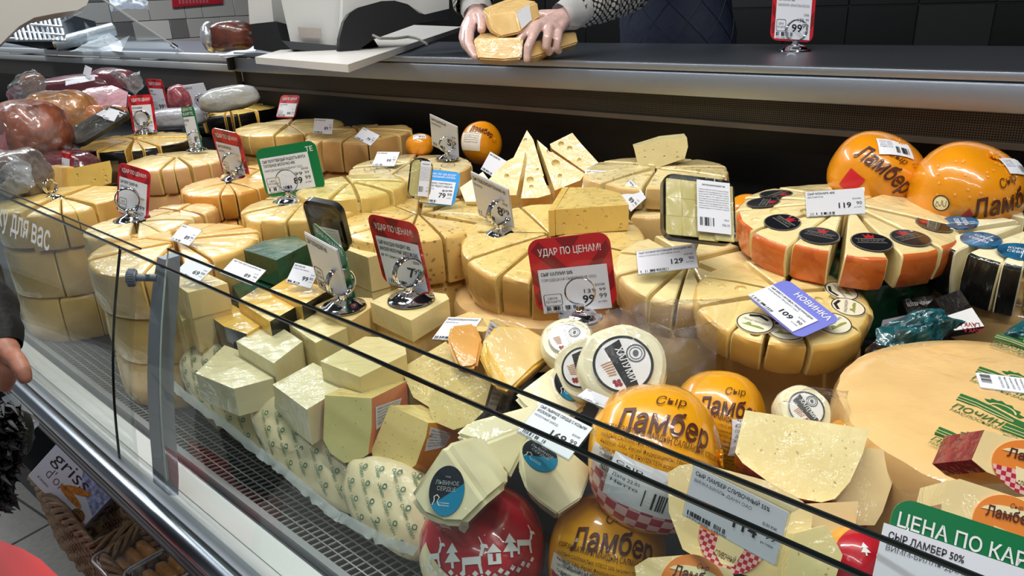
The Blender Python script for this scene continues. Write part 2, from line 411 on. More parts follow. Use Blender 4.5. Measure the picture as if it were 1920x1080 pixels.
# ------------------------------------------------------------------ refrigerated case
case = thing('display_case', 'refrigerated glass fronted deli display case', 'display case', (0, .9, 0))
def kp(name, x0, x1, y0, y1, z0, z1, mat, bev=0):
    return bxp(name, x0, x1, y0 - .9, y1 - .9, z0, z1, mat, case, bev)
STEPS = [(.52, .80, .48), (.80, 1.12, .56), (1.12, 1.62, .64)]
kp('deck_front', -6.0, 1.4, .535, .80, .10, .48, DECK)
kp('deck_middle', -6.0, 1.4, .80, 1.12, .10, .56, DECK)
kp('deck_rear', -6.0, 1.4, 1.12, 1.62, .10, .64, DECK)
kp('rear_panel', -6.0, 1.4, 1.60, 1.63, .60, .88, BLACK)
kp('body_shell', -6.0, 1.4, .525, .535, .10, .46, plain('case_body', '#4e5157', .5))
kp('plinth', -6.0, 1.4, .40, 1.5, 0, .10, BLACKP)
# front edge: the glass line runs very slightly askew to the worktop
SK = -.033
def fy(x, y): return y + SK * x
def strip(name, prof, mat, x0=-6.0, x1=1.2, parent=None, n=24, smooth=38):
    """A long moulding: 2-D profile (y, z) swept along the front edge."""
    bm = bmesh.new(); a = [bm.verts.new((x0, fy(x0, y) - .9, z)) for y, z in prof]; b = [bm.verts.new((x1, fy(x1, y) - .9, z)) for y, z in prof]
    k = len(prof)
    for i in range(k): bm.faces.new((a[i], a[(i + 1) % k], b[(i + 1) % k], b[i]))
    bm.faces.new(a[::-1]); bm.faces.new(b)
    return finish(bm, name, mat, parent or case, smooth)
def circ(cy, cz, r, n=20): return [(cy + r * math.cos(2 * math.pi * k / n), cz + r * math.sin(2 * math.pi * k / n)) for k in range(n)]
strip('chrome_rail', circ(.272, .534, .0128), plain('rail_metal', '#8f959f', .28, 1))
ridges = [(.290, .534)]
for k in range(3): ridges += [(.266 - .001 * k, .523 - .010 * k), (.266 - .001 * k, .517 - .010 * k), (.271 - .001 * k, .515 - .010 * k)]
ridges += [(.265, .490), (.30, .490), (.30, .525)]
strip('bumper', ridges, plain('bumper_grey', '#4b4d53', .38, .4), smooth=20)
strip('front_panel', [(.36, .398), (.44, .10), (.46, .10), (.46, .398)], plain('front_panel_dark', '#2d2f33', .45))
strip('glass_channel', [(.282, .524), (.282, .545), (.296, .545), (.296, .518)], MGREY)
strip('inner_ledge', [(.297, .510), (.297, .522), (.333, .500), (.333, .482)], WHITEP, smooth=12)
strip('inner_ledge_cover', [(.3345, .482), (.3345, .4995), (.372, .490), (.372, .474)], WHITEP, smooth=12)
strip('frame_shadow_strip', [(.373, .468), (.373, .479), (.383, .479), (.383, .468)], DGREY)  # dark strip painted in for the shadowed gap beside the grille frame
strip('grille_frame', [(.383, .465), (.383, .494), (.395, .490), (.395, .465)], plain('frame_grey', '#9a9ea4', .4))
strip('duct', [(.396, .40), (.396, .412), (.52, .412), (.52, .40)], plain('duct_dark', '#1d171a', .5))
# wire air grille
bm = bmesh.new()
gx0, gx1 = -2.4, .5; y0, y1, z0, z1 = .396, .512, .484, .458
def gpt(x, f, dz=0): return Vector((x, fy(x, y0 + (y1 - y0) * f) - .9, z0 + (z1 - z0) * f + dz))
n = int((gx1 - gx0) / .0125)
for i in range(n + 1):
    x = gx0 + .0125 * i; tube(bm, [gpt(x, 0), gpt(x, 1), gpt(x, 1) + Vector((0, .004, -.03))], .0014, 4, False)
for k in range(8): tube(bm, [gpt(gx0, k / 7, .0018), gpt(gx1, k / 7, .0018)], .0011, 4, False)
finish(bm, 'wire_grille', plain('wire_grey', '#c2c4c8', .35, .5), case)['kind'] = 'stuff'
# front glass: outer sheets, inner sheets, dark polished edges
GY0, GZ0 = .290, .54
def gprof(off, top, n=10):      # curved section from the channel up to the free top edge
    pts = []
    for k in range(n + 1):
        f = k / n; y = GY0 + off + (.362 - GY0) * f - .010 * math.sin(math.pi * f); z = GZ0 + (top - GZ0) * f
        pts.append((y, z))
    return pts
def pane(name, xa, xb, off, top, parent, th=.0042, xat=None, edge=GEDGE):
    bm = bmesh.new(); pr = gprof(off, top); N = 6
    cols = []
    for i in range(N + 1):
        x = xa + (xb - xa) * i / N
        cols.append([bm.verts.new((x, fy(x, y) - .9, z)) for y, z in pr])
    for i in range(N):
        for k in range(len(pr) - 1): bm.faces.new((cols[i][k], cols[i + 1][k], cols[i + 1][k + 1], cols[i][k + 1]))
    o = finish(bm, name, GLASS, parent)
    bm = bmesh.new()      # polished top and end edges
    ty, tz = pr[-1]
    a = [(xa, fy(xa, ty) - .9, tz), (xb, fy(xb, ty) - .9, tz)]
    tube(bm, a, th / 2, 6)
    finish(bm, 'top_edge', edge, o)
    for x in ((xa, xb) if xat is None else xat):
        bm = bmesh.new(); tube(bm, [(x, fy(x, y) - .9, z) for y, z in pr], th * .28, 6); finish(bm, 'end_edge', edge, o)
    return o
XJG = at(205, 470, .85).x
GL = thing('front_glass', 'low curved front glass of the display case with dark polished edges', 'glass panel', (0, .9, 0))
pane('outer_pane', -5.9, XJG - .002, 0, .85, GL)
pane('outer_pane', XJG + .002, 1.1, 0, .85, GL, xat=(XJG + .002,))
pane('inner_pane', -5.9, at(250, 470, .853).x, .012, .853, GL, th=.003, xat=())
pane('inner_pane', at(284, 476, .862).x, 1.1, .022, .862, GL, th=.0038, edge=GEDGE, xat=())
bm = bmesh.new(); x_ = at(284, 476, .862).x; tube(bm, [(x_, fy(x_, y) - .9, z) for y, z in gprof(.022, .862)], .0012, 6); finish(bm, 'end_edge', GEDGEL, GL)
# ------------------------------------------------------------------ cheese builders
def deck_z(y):
    for a, b, z in STEPS:
        if y < b: return z
    return STEPS[-1][2]
def boolean_cut(o, balls):
    bm = bmesh.new()
    for (p, r) in balls:
        rr = r if isinstance(r, (tuple, list)) else (r, r, r)
        bmesh.ops.create_icosphere(bm, subdivisions=2, radius=1, matrix=Matrix.Translation(p) @ Matrix.Diagonal((*rr, 1)))
    me = bpy.data.meshes.new('cut'); bm.to_mesh(me); bm.free()
    me.materials.append(o.data.materials[0])
    c = bpy.data.objects.new('cut', me); COL.objects.link(c); c.matrix_world = o.matrix_world
    md = o.modifiers.new('b', 'BOOLEAN'); md.operation = 'DIFFERENCE'; md.object = c; md.solver = 'EXACT'
    bpy.context.view_layer.update()
    dg = bpy.context.evaluated_depsgraph_get(); nm = bpy.data.meshes.new_from_object(o.evaluated_get(dg))
    o.modifiers.clear(); old = o.data
    if len(nm.polygons) > 8: o.data = nm
    bpy.data.objects.remove(c)
    return o
def wedge_mesh(bm, R, h, a0, a1, e=.012, gap=.0, dome=.003, mi_top=0, mi_rind=1, jit=.0012, seed=0, bulge=.002, inner=0.0):
    rg = random.Random(seed)
    full = abs(a1 - a0) >= 359.5
    pf = [(R * .5, h + dome), (R - e * 1.6, h + dome * .3), (R - e * .7, h - e * .06), (R - e * .22, h - e * .35), (R, h - e), (R + bulge, h * .5), (R, e * .7), (R - e * .25, e * .2), (R - e * .8, 0)]
    m = max(3, int(abs(a1 - a0) / 6)); rows = []
    am = math.radians((a0 + a1) / 2); off = Vector((math.cos(am), math.sin(am), 0)) * gap if not full else Vector()
    top = bm.verts.new(off + Vector((0, 0, h + dome * 1.1))); bot = bm.verts.new(off)
    cnt = m if full else m + 1
    for i in range(cnt):
        a = math.radians(a0 + (a1 - a0) * i / m); row = []
        for r, z in pf:
            d = rg.uniform(-jit, jit); row.append(bm.verts.new(off + Vector((math.cos(a) * (r + d), math.sin(a) * (r + d), max(0, z + rg.uniform(-jit, jit) * .6) if z > 0 else 0))))
        rows.append(row)
    for i in range(m):
        A, B = rows[i], rows[(i + 1) % cnt]
        bm.faces.new((top, A[0], B[0])).material_index = mi_top
        for k in range(len(pf) - 1):
            f = bm.faces.new((A[k], A[k + 1], B[k + 1], B[k])); f.material_index = mi_top if k < 2 else mi_rind
        bm.faces.new((bot, B[-1], A[-1])).material_index = mi_rind
    if not full:
        f1 = bm.faces.new([top] + rows[0] + [bot]); f2 = bm.faces.new(([top] + rows[-1] + [bot])[::-1])
        bmesh.ops.recalc_face_normals(bm, faces=bm.faces)
        es = [ed for ed in set(f1.edges) | set(f2.edges) if ed.calc_face_angle(0) > .6]
        bmesh.ops.bevel(bm, geom=es, offset=.0022, segments=1, affect='EDGES', clamp_overlap=True)
CLOCK = ['three', 'two', 'one', 'twelve', 'eleven', 'ten', 'nine', 'eight', 'seven', 'six', 'five', 'four']
def hours(phi):     # phi: 0 picture right, 90 away
    return CLOCK[int(round(((phi % 360)) / 30)) % 12]
WEDGES = {}
def wheel(key, c, z, hw, h, cuts, mats, desc, tilt=0, tyaw=0, e=.008, skip=(), gap=.006, dome=.003, support=None, lab2='', drop=None, group=None, cat='cheese', holes=None, seed=0, rng=None, lean=1.0, cutsup=False):
    """A cut wheel: c = pixel of the top's centre, z = height of the top, hw = half width in pixels, cuts = directions of the cuts."""
    P = at(c[0], c[1], z); R = hw * depth(P) / FPX
    ang = []
    for q in cuts:
        if isinstance(q, (tuple, list)):
            p = at(q[0], q[1], z) - P; ang.append(math.degrees(math.atan2(p.y, p.x)))
        else: ang.append(q + math.degrees(VYAW))
    out = []
    y0 = math.degrees(VYAW)
    ang = sorted((a - y0) % 360 + y0 for a in ang)
    n = len(ang); base = Vector((P.x, P.y, z - h))
    rot = Matrix.Rotation(math.radians(tilt), 4, VR) @ Matrix.Rotation(math.radians(tyaw), 4, VA)
    mw = Matrix.Translation(P) @ rot @ Matrix.Translation((0, 0, -h))
    used = {}
    for i in range(n):
        a0 = ang[i]; a1 = ang[(i + 1) % n]
        while a1 <= a0: a1 += 360
        sk = []
        for q in skip:
            if isinstance(q, tuple): v = at(q[0], q[1], z) - P; q = math.degrees(math.atan2(v.y, v.x)) - y0
            sk.append((q % 360) + y0)
        if any(a0 <= q + k < a1 for q in sk for k in (0, 360)): continue
        phi = (a0 + a1) / 2 - math.degrees(VYAW)
        rr = random.Random(seed * 77 + i)
        hv = h * rr.uniform(.97, 1.03); bm = bmesh.new(); wedge_mesh(bm, R * rr.uniform(.965, 1.015), hv, a0 + .4, a1 - .4, e, gap * rr.uniform(.5, 1.5), dome, seed=seed * 50 + i)
        hr = hours(phi); used[hr] = used.get(hr, 0) + 1
        lab = 'cheese wedge at %s o\'clock of %s' % (hr, desc)
        if used[hr] > 1: lab = 'thinner ' + lab if used[hr] == 2 else 'thinnest ' + lab
        o = finish(bm, 'cheese_wedge', mats)
        am_ = math.radians((a0 + a1) / 2); oc = Vector((math.cos(am_), math.sin(am_), 0)); pv = Matrix.Translation(oc * R)
        ln = Matrix.Rotation(math.radians(lean + rr.uniform(-.8, 2.4)), 4, Vector((-oc.y, oc.x, 0)))
        o.matrix_world = mw @ pv @ ln @ Matrix.Rotation(math.radians(rr.uniform(-2.2, 2.2)), 4, oc) @ pv.inverted() @ Matrix.Translation((0, 0, rr.uniform(0, .003)))
        tag(o, lab, cat, group or ('wedges of ' + desc))
        if holes:
            bl = []
            for _ in range(holes[0]):
                a = math.radians(rr.uniform(a0 + 3, a1 - 3)); r = R * math.sqrt(rr.uniform(.08, .85)); s = rr.uniform(*holes[1])
                bl.append((Vector((math.cos(a) * r, math.sin(a) * r, hv + dome - s * .1)), (s, s * rr.uniform(.7, 1.1), s * .62)))
            for aa, sg in ((a0, 1), (a1, -1)):
                for _ in range(holes[0] // 2):
                    r = R * rr.uniform(.25, .9); s = rr.uniform(*holes[1]) * .8; a = math.radians(aa)
                    bl.append((Vector((math.cos(a) * r, math.sin(a) * r, h * rr.uniform(.25, .8))), s))
            bpy.context.view_layer.update(); boolean_cut(o, bl)
        out.append((o, math.radians((a0 + a1) / 2), R, hv, mw))
    WEDGES[key] = out
    if support is not False and base.z - deck_z(P.y) > .02:
        mt, ds = support if support else (mats, 'uncut wheel carrying ' + desc)
        dz = deck_z(P.y - R * .2); hh = base.z - dz - .002
        k = 1 if hh < .13 else 2
        for q in range(k):
            if cutsup:
                us = {}
                for i in range(n):
                    a0 = ang[i] + 9 + 7 * q; a1 = ang[(i + 1) % n] + 9 + 7 * q
                    while a1 <= a0: a1 += 360
                    bm = bmesh.new(); wedge_mesh(bm, R * .97, hh / k - .001, a0, a1, .008, .004, .002, seed=seed * 31 + i + q)
                    o = finish(bm, 'cheese_wedge', mt); o.location = (P.x, P.y, dz + q * hh / k)
                    hr = hours((a0 + a1) / 2 - y0); us[hr] = us.get(hr, 0) + 1
                    tag(o, '%s%s wedge at %s o\'clock under %s' % (('', '', 'thinner ', 'thinnest ')[us[hr]], 'lower' if q == k - 1 else 'bottom', hr, desc), cat, 'lower layer wedges under ' + desc)
                continue
            bm = bmesh.new(); wedge_mesh(bm, R * .97, hh / k - .001, 0, 360, .018, 0, .002, seed=seed + 900)
            o = finish(bm, 'whole_cheese', [mt[-1], mt[-1]]); o.location = (P.x, P.y, dz + q * hh / k)
            tag(o, (ds if q == k - 1 else 'lowest ' + ds), 'cheese wheel', 'uncut wheels under cut ones')
    return P, R, mw
def rwheel(name, c, z, hw, h, mats, label, tilt=0, e=.02, cat='cheese wheel', group=None, dome=.004, tyaw=0):
    P = at(c[0], c[1], z); R = hw * depth(P) / FPX
    bm = bmesh.new(); wedge_mesh(bm, R, h, 0, 360, e, 0, dome, seed=hash(c) % 999)
    o = finish(bm, name, mats)
    o.matrix_world = Matrix.Translation(P) @ Matrix.Rotation(math.radians(tilt), 4, VR) @ Matrix.Rotation(math.radians(tyaw), 4, VA) @ Matrix.Translation((0, 0, -h))
    tag(o, label, cat, group); return o, P, R
def block(name, px, z, h, mat, label, n=None, t=None, under=None, cat='cheese', bev=.005, taper=1.0, group=None, mside=None, mats=None, seg=3, shift=None, mback=None):
    """A cut block: px = outline of its visible face; face plane either level at height z or through depth t with facing n."""
    if n is None: n = UP.copy(); p0 = at(px[0][0], px[0][1], z)
    else:
        cx = sum(p[0] for p in px) / len(px); cy = sum(p[1] for p in px) / len(px); p0 = atd(cx, cy, t) if t else at(cx, cy, z)
    pts = [onplane(a, b, p0, n) for a, b in px]; c = sum(pts, Vector()) / len(pts)
    bm = bmesh.new(); prism(bm, [p - c for p in pts], n * -h, bev, seg, taper, shift=shift, mside=mside, mback=mback)
    bmesh.ops.recalc_face_normals(bm, faces=bm.faces)
    o = finish(bm, name, mats or mat); o.location = c; tag(o, label, cat, group)
    if under:
        dz = deck_z(c.y - .03); hh = c.z - h - dz - .001
        if hh > .012:
            bm = bmesh.new(); prism(bm, [Vector(((p - c).x * .96, (p - c).y * .96, hh)) for p in pts], Vector((0, 0, -hh)), min(bev, hh * .3), 2)
            u = finish(bm, name, mats or mat); u.location = (c.x, c.y, dz); tag(u, under, cat, 'blocks of the lower layer')
    return o, c, n
def hull(name, pts, mat, label, cat='cheese', bev=.004, group=None, back=.07, mats=None, rind=None, scale_back=.9):
    """An irregular chunk: pts = (px, py, depth) of the corners one sees; the unseen side closes behind them."""
    P = [atd(*p) for p in pts]; c = sum(P, Vector()) / len(P)
    fw = (c - CAM).normalized(); fw = (fw * .8 + Vector((0, 0, -.25))).normalized()
    Q = P + [c + (p - c) * scale_back + fw * back for p in P]
    bm = bmesh.new()
    for p in Q: bm.verts.new(p - c)
    r = bmesh.ops.convex_hull(bm, input=bm.verts)
    bmesh.ops.delete(bm, geom=[v for v in bm.verts if not v.link_faces], context='VERTS')
    bmesh.ops.dissolve_limit(bm, angle_limit=.16, verts=bm.verts, edges=bm.edges)
    bmesh.ops.recalc_face_normals(bm, faces=bm.faces)
    if rind:
        for f in bm.faces:
            if rind(f.normal, f.calc_center_median() + c): f.material_index = 1
    bmesh.ops.bevel(bm, geom=[e for e in bm.edges if e.calc_face_angle(0) > .3], offset=bev, segments=2, affect='EDGES', clamp_overlap=True)
    o = finish(bm, name, mats or mat); o.location = c; tag(o, label, cat, group)
    return o, c
def local_frame(n, updir=None, roll=0):
    """Axes (x, y, z=n) of a face seen upright from the viewer's side."""
    u = (updir or (UP if abs(n.z) < .95 else VA)); y = (u - n * u.dot(n)).normalized(); x = y.cross(n)
    m = Matrix((x, y, n)).transposed()
    return m @ Matrix.Rotation(math.radians(roll), 3, 'Z')
def face_map(p0, m3):
    return lambda x, y, z: p0 + m3 @ Vector((x, y, z))
# ------------------------------------------------------------------ cheese colours
PY = cheese('paste_pale_yellow', '#ecd596', var=.09); PYR = cheese('rind_pale_yellow', '#dfb970', var=.1)
YE = cheese('paste_yellow', '#efcf74', var=.08, pits=60); BLR = plain('black_wax', '#0b0b0c', .3, coat=.6, bump=.2, bscale=30)
CR = cheese('paste_cream', '#efe0b3', var=.06); CRR = cheese('rind_cream', '#e4c48a', var=.08)
ORP = cheese('paste_orange', '#f1c97c', var=.07); ORR = cheese('rind_orange', '#df9f47', var=.1)
PEA = cheese('paste_peach', '#efcf92', var=.08); PER = cheese('rind_peach', '#dcae72', var=.1)
GRN = cheese('paste_greenish', '#e9d992', spot='#cdbb70', sscale=95, samt=.55, var=.1); GRR = cheese('rind_greenish', '#e3c779', var=.1)
SPK = cheese('paste_speckled', '#e8cd86', seeds=75, wr=.35); SPR = cheese('rind_speckled', '#e2c27c', seeds=75)
GRY = cheese('paste_straw', '#ead28d', spot='#cbb26c', sscale=95, samt=.57, var=.09); 
MAA = cheese('paste_maasdam', '#f0e0ae', var=.06, wr=.7, wscale=16); MAR = cheese('rind_maasdam', '#e6c88e', var=.08)
MON = cheese('paste_monarch', '#f1dfae', var=.05, wr=.9, wscale=16); MOR = cheese('rind_monarch', '#e2762f', var=.15, spot='#c9531c', sscale=30, samt=.55, wr=.6)
GRM = cheese('paste_grand', '#f0d99a', var=.07, wr=.6); GMR = cheese('rind_grand', '#e5b964', var=.1, wr=.6)
KOR = cheese('paste_ivory', '#efe9ce', var=.05, wr=.5); KOB = plain('black_rind', '#1b1c1a', .3, coat=.9, bump=.8, bscale=60, stretch=(1, 1, .15))
BEI = cheese('film_beige', '#e8c48c', var=.06, wr=.45, wscale=9, wrap=1.0, rough=.5); BEI2 = cheese('film_beige_dark', '#dcae70', var=.08, wr=.5, wscale=9)
GFILM = plain('green_film', '#0d4a2e', .3, coat=.9, bump=.5, bscale=20)
# ------------------------------------------------------------------ cut wheels, from the far left to the right
wheel('A', (430, 205), .80, 85, .065, [(340, 232), (406, 243), (447, 245), (470, 228), (499, 212), (514, 196), 60, 100, 140], [YE, BLR], 'the far black waxed wheel beside the salami', seed=1)
wheel('B', (543, 238), .80, 95, .06, [185, 215, 240, 270, 300, 332, 0, 25, 60, 100, 140], [PY, PYR], 'the cream wheel under the furthest tag', seed=2)
wheel('C', (672, 250), .80, 92, .085, [180, 205, 235, 262, 290, 330, 0, 40, 75, 110, 145], [PEA, PER], 'the tall peach wheel by the black back panel', seed=3)
wheel('D', (253, 266), .79, 102, .06, [(150, 297), (217, 308), (233, 302), (279, 291), (314, 280), (350, 258), 80, 130], [YE, BLR], 'the black waxed wheel beside the green card', skip=((225, 306),), seed=4)
wheel('F', (332, 300), .775, 90, .065, [(245, 310), (280, 333), (321, 338), (385, 329), (420, 312), 50, 90, 140], [PY, cheese('rind_pink', '#e3b88a')], 'the pale wheel with the pinkish side', cutsup=True, seed=5)
wheel('G2', (492, 322), .77, 72, .07, [190, 225, 260, 300, 340, 20, 90, 140], [ORP, ORR], 'the orange wheel half hidden by the big green card', seed=6)
wheel('G', (428, 347), .765, 82, .06, [(351, 360), (395, 388), (463, 390), (505, 360), 60, 120], [ORP, ORR], 'the small orange wheel', cutsup=True, seed=7)
wheel('H', (116, 374), .77, 112, .08, [(30, 372), (82, 389), (114, 408), (157, 405), (215, 395), (225, 352), 90, 140], [cheese('paste_warm', '#efd184'), PYR], 'the yellow wheel by the glass at the left', cutsup=True, seed=8)
wheel('I2', (335, 398), .75, 62, .06, [200, 250, 290, 330, 20, 90, 150], [PEA, PER], 'the small peach wheel behind the red card', seed=9)
wheel('I', (262, 420), .755, 88, .08, [(182, 410), (250, 462), (320, 440), 10, 70, 130], [CR, CRR], 'the creamy wheel at the left', holes=(4, (.004, .008)), cutsup=True, seed=10)
wheel('J', (330, 462), .745, 142, .085, [(455, 432), (470, 440), (478, 448), (405, 497), (345, 512), (285, 500), (225, 480), 178, 150, 115, 80, 52], [cheese('paste_apricot', '#f2cf8a'), PYR], 'the wheel behind the glass clamp', cutsup=True, seed=11)
wheel('K', (577, 384), .765, 112, .10, [(467, 400), (497, 412), (530, 424), (590, 430), (650, 415), 0, 40, 80, 120, 150], [GRY, PYR], 'the straw wheel below the big green card', cutsup=True, seed=12)
wheel('L', (660, 349), .79, 93, .085, [(617, 378), (682, 389), (748, 362), (753, 345), 70, 110, 150], [GRN, GRR], 'the greenish yellow wheel left of the blue card', seed=13)
wheel('M', (787, 409), .755, 142, .088, [(655, 440), (690, 458), (760, 470), (850, 462), (900, 445), (925, 425), (930, 405), 30, 62, 95, 125, 155], [SPK, SPR], 'the seed speckled wheel below the blue card', seed=14)
wheel('N', (1035, 450), .745, 165, .08, [(874, 480), (911, 512), (982, 520), (1070, 522), (1150, 500), (1195, 468), 20, 50, 80, 110, 140, 165], [GRY, PYR], 'the straw wheel behind the large red card', tilt=8, lean=1.5, support=False, seed=15)
rwheel('whole_cheese', (1035, 535), .655, 185, .09, [BEI, BEI], 'wide flat uncut wheel under the straw wheel behind the large red card')
rwheel('whole_cheese', (1025, 378), .715, 145, .06, [PYR, PYR], 'uncut wheel beneath the standing holey triangles')
wheel('Q1', (1230, 322), .80, 128, .045, [180, 215, 250, 290, 330, 0, 45, 90, 135], [cheese('paste_porous', '#ebdcae', spot='#b39c5c', sscale=70, samt=.6, pits=70), CRR], 'the porous cream wheel at the rear', seed=16)
wheel('Q2', (1218, 372), .75, 120, .09, [180, 215, 245, 275, 300, 330, 0, 60, 120], [CR, CRR], 'the cream wheel behind the sliced cheese tray', seed=17)
wheel('S', (1290, 500), .735, 128, .065, [(1163, 512), (1185, 560), (1250, 585), (1345, 570), (1405, 525), 30, 70, 110, 150], [MAA, MAR], 'the maasdam wheel under the 129 tag', tilt=8, lean=3, gap=.007, seed=18)
wheel('T', (1462, 562), .725, 152, .05, [(1335, 630), (1421, 660), (1533, 645), (1610, 605), (1640, 580), (1640, 540), 60, 100, 140, 185], [GRM, GMR], 'the maasdam wheel under the lilac card', tilt=8, lean=4, gap=.005, support=False, holes=(4, (.006, .010)), seed=19)
rwheel('whole_cheese', (1478, 615), .655, 128, .12, [BEI2, BEI2], 'beige uncut wheel with a green logo under the lilac carded wheel')
wheel('U', (1583, 408), .80, 188, .055, [(1395, 400), (1400, 432), (1478, 455), (1560, 468), (1578, 467), (1672, 472), (1686, 468), (1760, 456), (1772, 425), 40, 75, 110, 140, 165], [MON, MOR], 'the orange rinded wheel with black stickers', tilt=4, lean=6, gap=.004, skip=((1569, 468), (1679, 470)), support=False, holes=(5, (.006, .013)), seed=20)
rwheel('whole_cheese', (1570, 470), .735, 165, .10, [GFILM, GFILM], 'green film wrapped wheel under the orange rinded wedges')
wheel('V', (1935, 440), .79, 165, .08, [(1772, 445), (1795, 470), (1865, 500), (1930, 510), 0, 60, 110, 150], [KOR, KOB], 'the ivory wheel with black rind at the right', support=False, tilt=4, lean=6, gap=.008, seed=21)
rwheel('whole_cheese', (1945, 520), .71, 195, .13, [BEI, BEI], 'beige uncut wheel under the black rinded wedges')
BIG, BP, BR = rwheel('whole_cheese', (1915, 765), .735, 325, .15, [BEI, BEI], 'very large beige cheese wheel with green sun logos at the lower right', e=.022)
# ------------------------------------------------------------------ blocks and loose pieces
SQ = cheese('paste_square', '#ecdfae', var=.06, wr=.55, wscale=18); SQ2 = cheese('paste_square_cool', '#ebe3c4', var=.06, wr=.6, wscale=18)
SQY = cheese('paste_square_warm', '#eed6a0', var=.06, wr=.5, wscale=18)
GWAX = plain('green_wax', '#1c5a41', .3, coat=.9, bump=.5, bscale=35, var=.18)
GOU = cheese('paste_gouda', '#f0c767', var=.08, wr=.6, wscale=16)
PINKR = cheese('rind_salmon', '#d98465', var=.12); IVO = cheese('paste_ivory_green', '#efe9cf', var=.05, wr=.4, wscale=14, pits=0); IVR = plain('dark_thin_rind', '#4a4d3c', .4, coat=.7, bump=.3)
GOF = cheese('paste_herb', '#e7d596', seeds=150, seedr=.15, seedc='#a08f4c', wr=.5); ORW = plain('orange_wax', '#e59a23', .3, coat=.8, bump=.3)
blk = block
blk('cheese_block', [(114, 320), (206, 301), (210, 318), (209, 343), (125, 369)], .775, .03, None, 'yellow cheese slab standing on edge by the left glass with a black rind end', n=nrm(-8, 12), mats=[YE, BLR], mside={1: 1, 2: 1}, bev=.003)
blk('cheese_block', [(45, 325), (82, 323), (84, 368), (50, 372)], .765, .05, PEA, 'short pale cheese block at the far left of the standing slab', n=nrm(-8, 8))
blk('cheese_block', [(86, 311), (116, 315), (116, 352), (84, 356)], .775, .04, PEA, 'pale cheese block between the standing slab and the short block', n=nrm(-10, 8))
# by the glass clamp
blk('cheese_block', [(311, 520), (372, 505), (427, 531), (352, 549)], .735, .045, SQY, 'pale block under the tag beside the inner glass edge', under='lowest pale block under the tag beside the inner glass edge')
blk('cheese_block', [(329, 572), (345, 560), (408, 566), (403, 574), (341, 602)], .68, .05, SQ, 'small tilted block below the tagged pale block', under=None)
blk('waxed_cheese', [(456, 468), (492, 452), (553, 441), (578, 457), (518, 488)], .745, .05, GWAX, 'upper green waxed cheese block', bev=.007)
blk('waxed_cheese', [(426, 520), (470, 490), (560, 500), (528, 530), (450, 560)], .69, .06, GWAX, 'lower green waxed cheese block under the 89 tag', bev=.006)
blk('cheese_block', [(446, 563), (490, 535), (562, 571), (506, 603)], .70, .045, None, 'middle piece of yellow gouda with black wax behind the glass', mats=[GOU, BLR], mside={0: 0, 2: 1, 3: 0}, bev=.003, under='lower gouda under the middle black waxed piece')
blk('cheese_block', [(507, 541), (541, 520), (622, 541), (566, 573)], .71, .05, None, 'yellow gouda piece under the 99 tag with black wax side', mats=[GOU, BLR], mside={2: 1}, bev=.003, under='lower gouda under the 99 tagged piece')
blk('cheese_block', [(391, 591), (434, 570), (496, 606), (462, 626), (420, 612)], .68, .06, None, 'yellow gouda wedge with black wax rim facing the glass', mats=[GOU, plain('black_wax_dull', '#26262a', .35, coat=.7)], mside={3: 1, 4: 1}, bev=.004, under='lower gouda under the rim facing wedge')
# square cheeses
blk('cheese_block', [(443, 640), (510, 602), (567, 640), (513, 681)], .675, .06, SQ2, 'cool white square block behind the glass right of the gouda', under='lower square block right of the gouda')
blk('cheese_block', [(542, 608), (590, 586), (632, 589), (655, 612), (592, 643)], .685, .06, SQ, 'square block with a rounded top edge behind the cool white block', under='lower block with rounded top behind')
blk('cheese_block', [(601, 677), (684, 631), (735, 633), (760, 650), (762, 664), (675, 707)], .685, .055, SQ, 'wide square block with an oval dent between the two glass edges', under='lower wide square block')
blk('cheese_block', [(511, 721), (587, 680), (658, 717), (575, 768)], .655, .055, SQ2, 'square holed block nearest the front glass')
blk('cheese_block', [(591, 573), (630, 555), (697, 559), (705, 570), (660, 601), (632, 592)], .70, .075, SQY, 'square block under the tilted green card stand', under='lower square block under the green card stand')
blk('cheese_block', [(694, 566), (747, 540), (836, 551), (842, 560), (771, 601)], .712, .035, SQ, 'upper square block carrying the red card stand', under=None, bev=.004)
blk('cheese_block', [(704, 600), (750, 575), (838, 590), (775, 640)], .674, .08, SQY, 'square block right under the red card stand block', under='lowest square block of the red card stack')
blk('cheese_block', [(644, 466), (682, 452), (742, 470), (690, 483)], .735, .065, SQ, 'square block left of the red card beside the green card', bev=.004, under='lower square block left of the red card')
blk('cheese_block', [(367, 700), (421, 647), (478, 668), (513, 709), (438, 729)], .65, .045, None, 'film wrapped pale block in front of the printed bags', mats=[SQ2], bev=.005, under=None)
# round backed pieces showing the cut face
o_f2 = blk('cheese_piece', [(609, 741), (697, 747), (697, 800), (690, 852), (670, 865), (645, 868), (620, 850), (606, 825)], .615, .075, None, 'salmon rinded piece standing with its greenish cut face to the glass', n=nrm(-12, 22), mats=[cheese('paste_olive', '#ddd79a', seeds=110, seedr=.10), PINKR, GOF], mside={0: 2, 1: 1, 2: 1, 3: 1, 4: 1, 5: 1, 6: 1, 7: 1}, bev=.003, shift=Vector((.012, .02, .012)))
o_f3 = blk('cheese_piece', [(731, 760), (803, 793), (799, 818), (780, 871), (748, 897), (720, 890), (705, 876), (696, 845)], .60, .07, None, 'yellow rinded piece with its cut face leaning at the front glass', n=nrm(-14, 30), mats=[GOF, ORW, GOF], mside={0: 2, 1: 1, 2: 1, 3: 1, 4: 1, 5: 1, 6: 1, 7: 2}, bev=.003, shift=VR * .03)
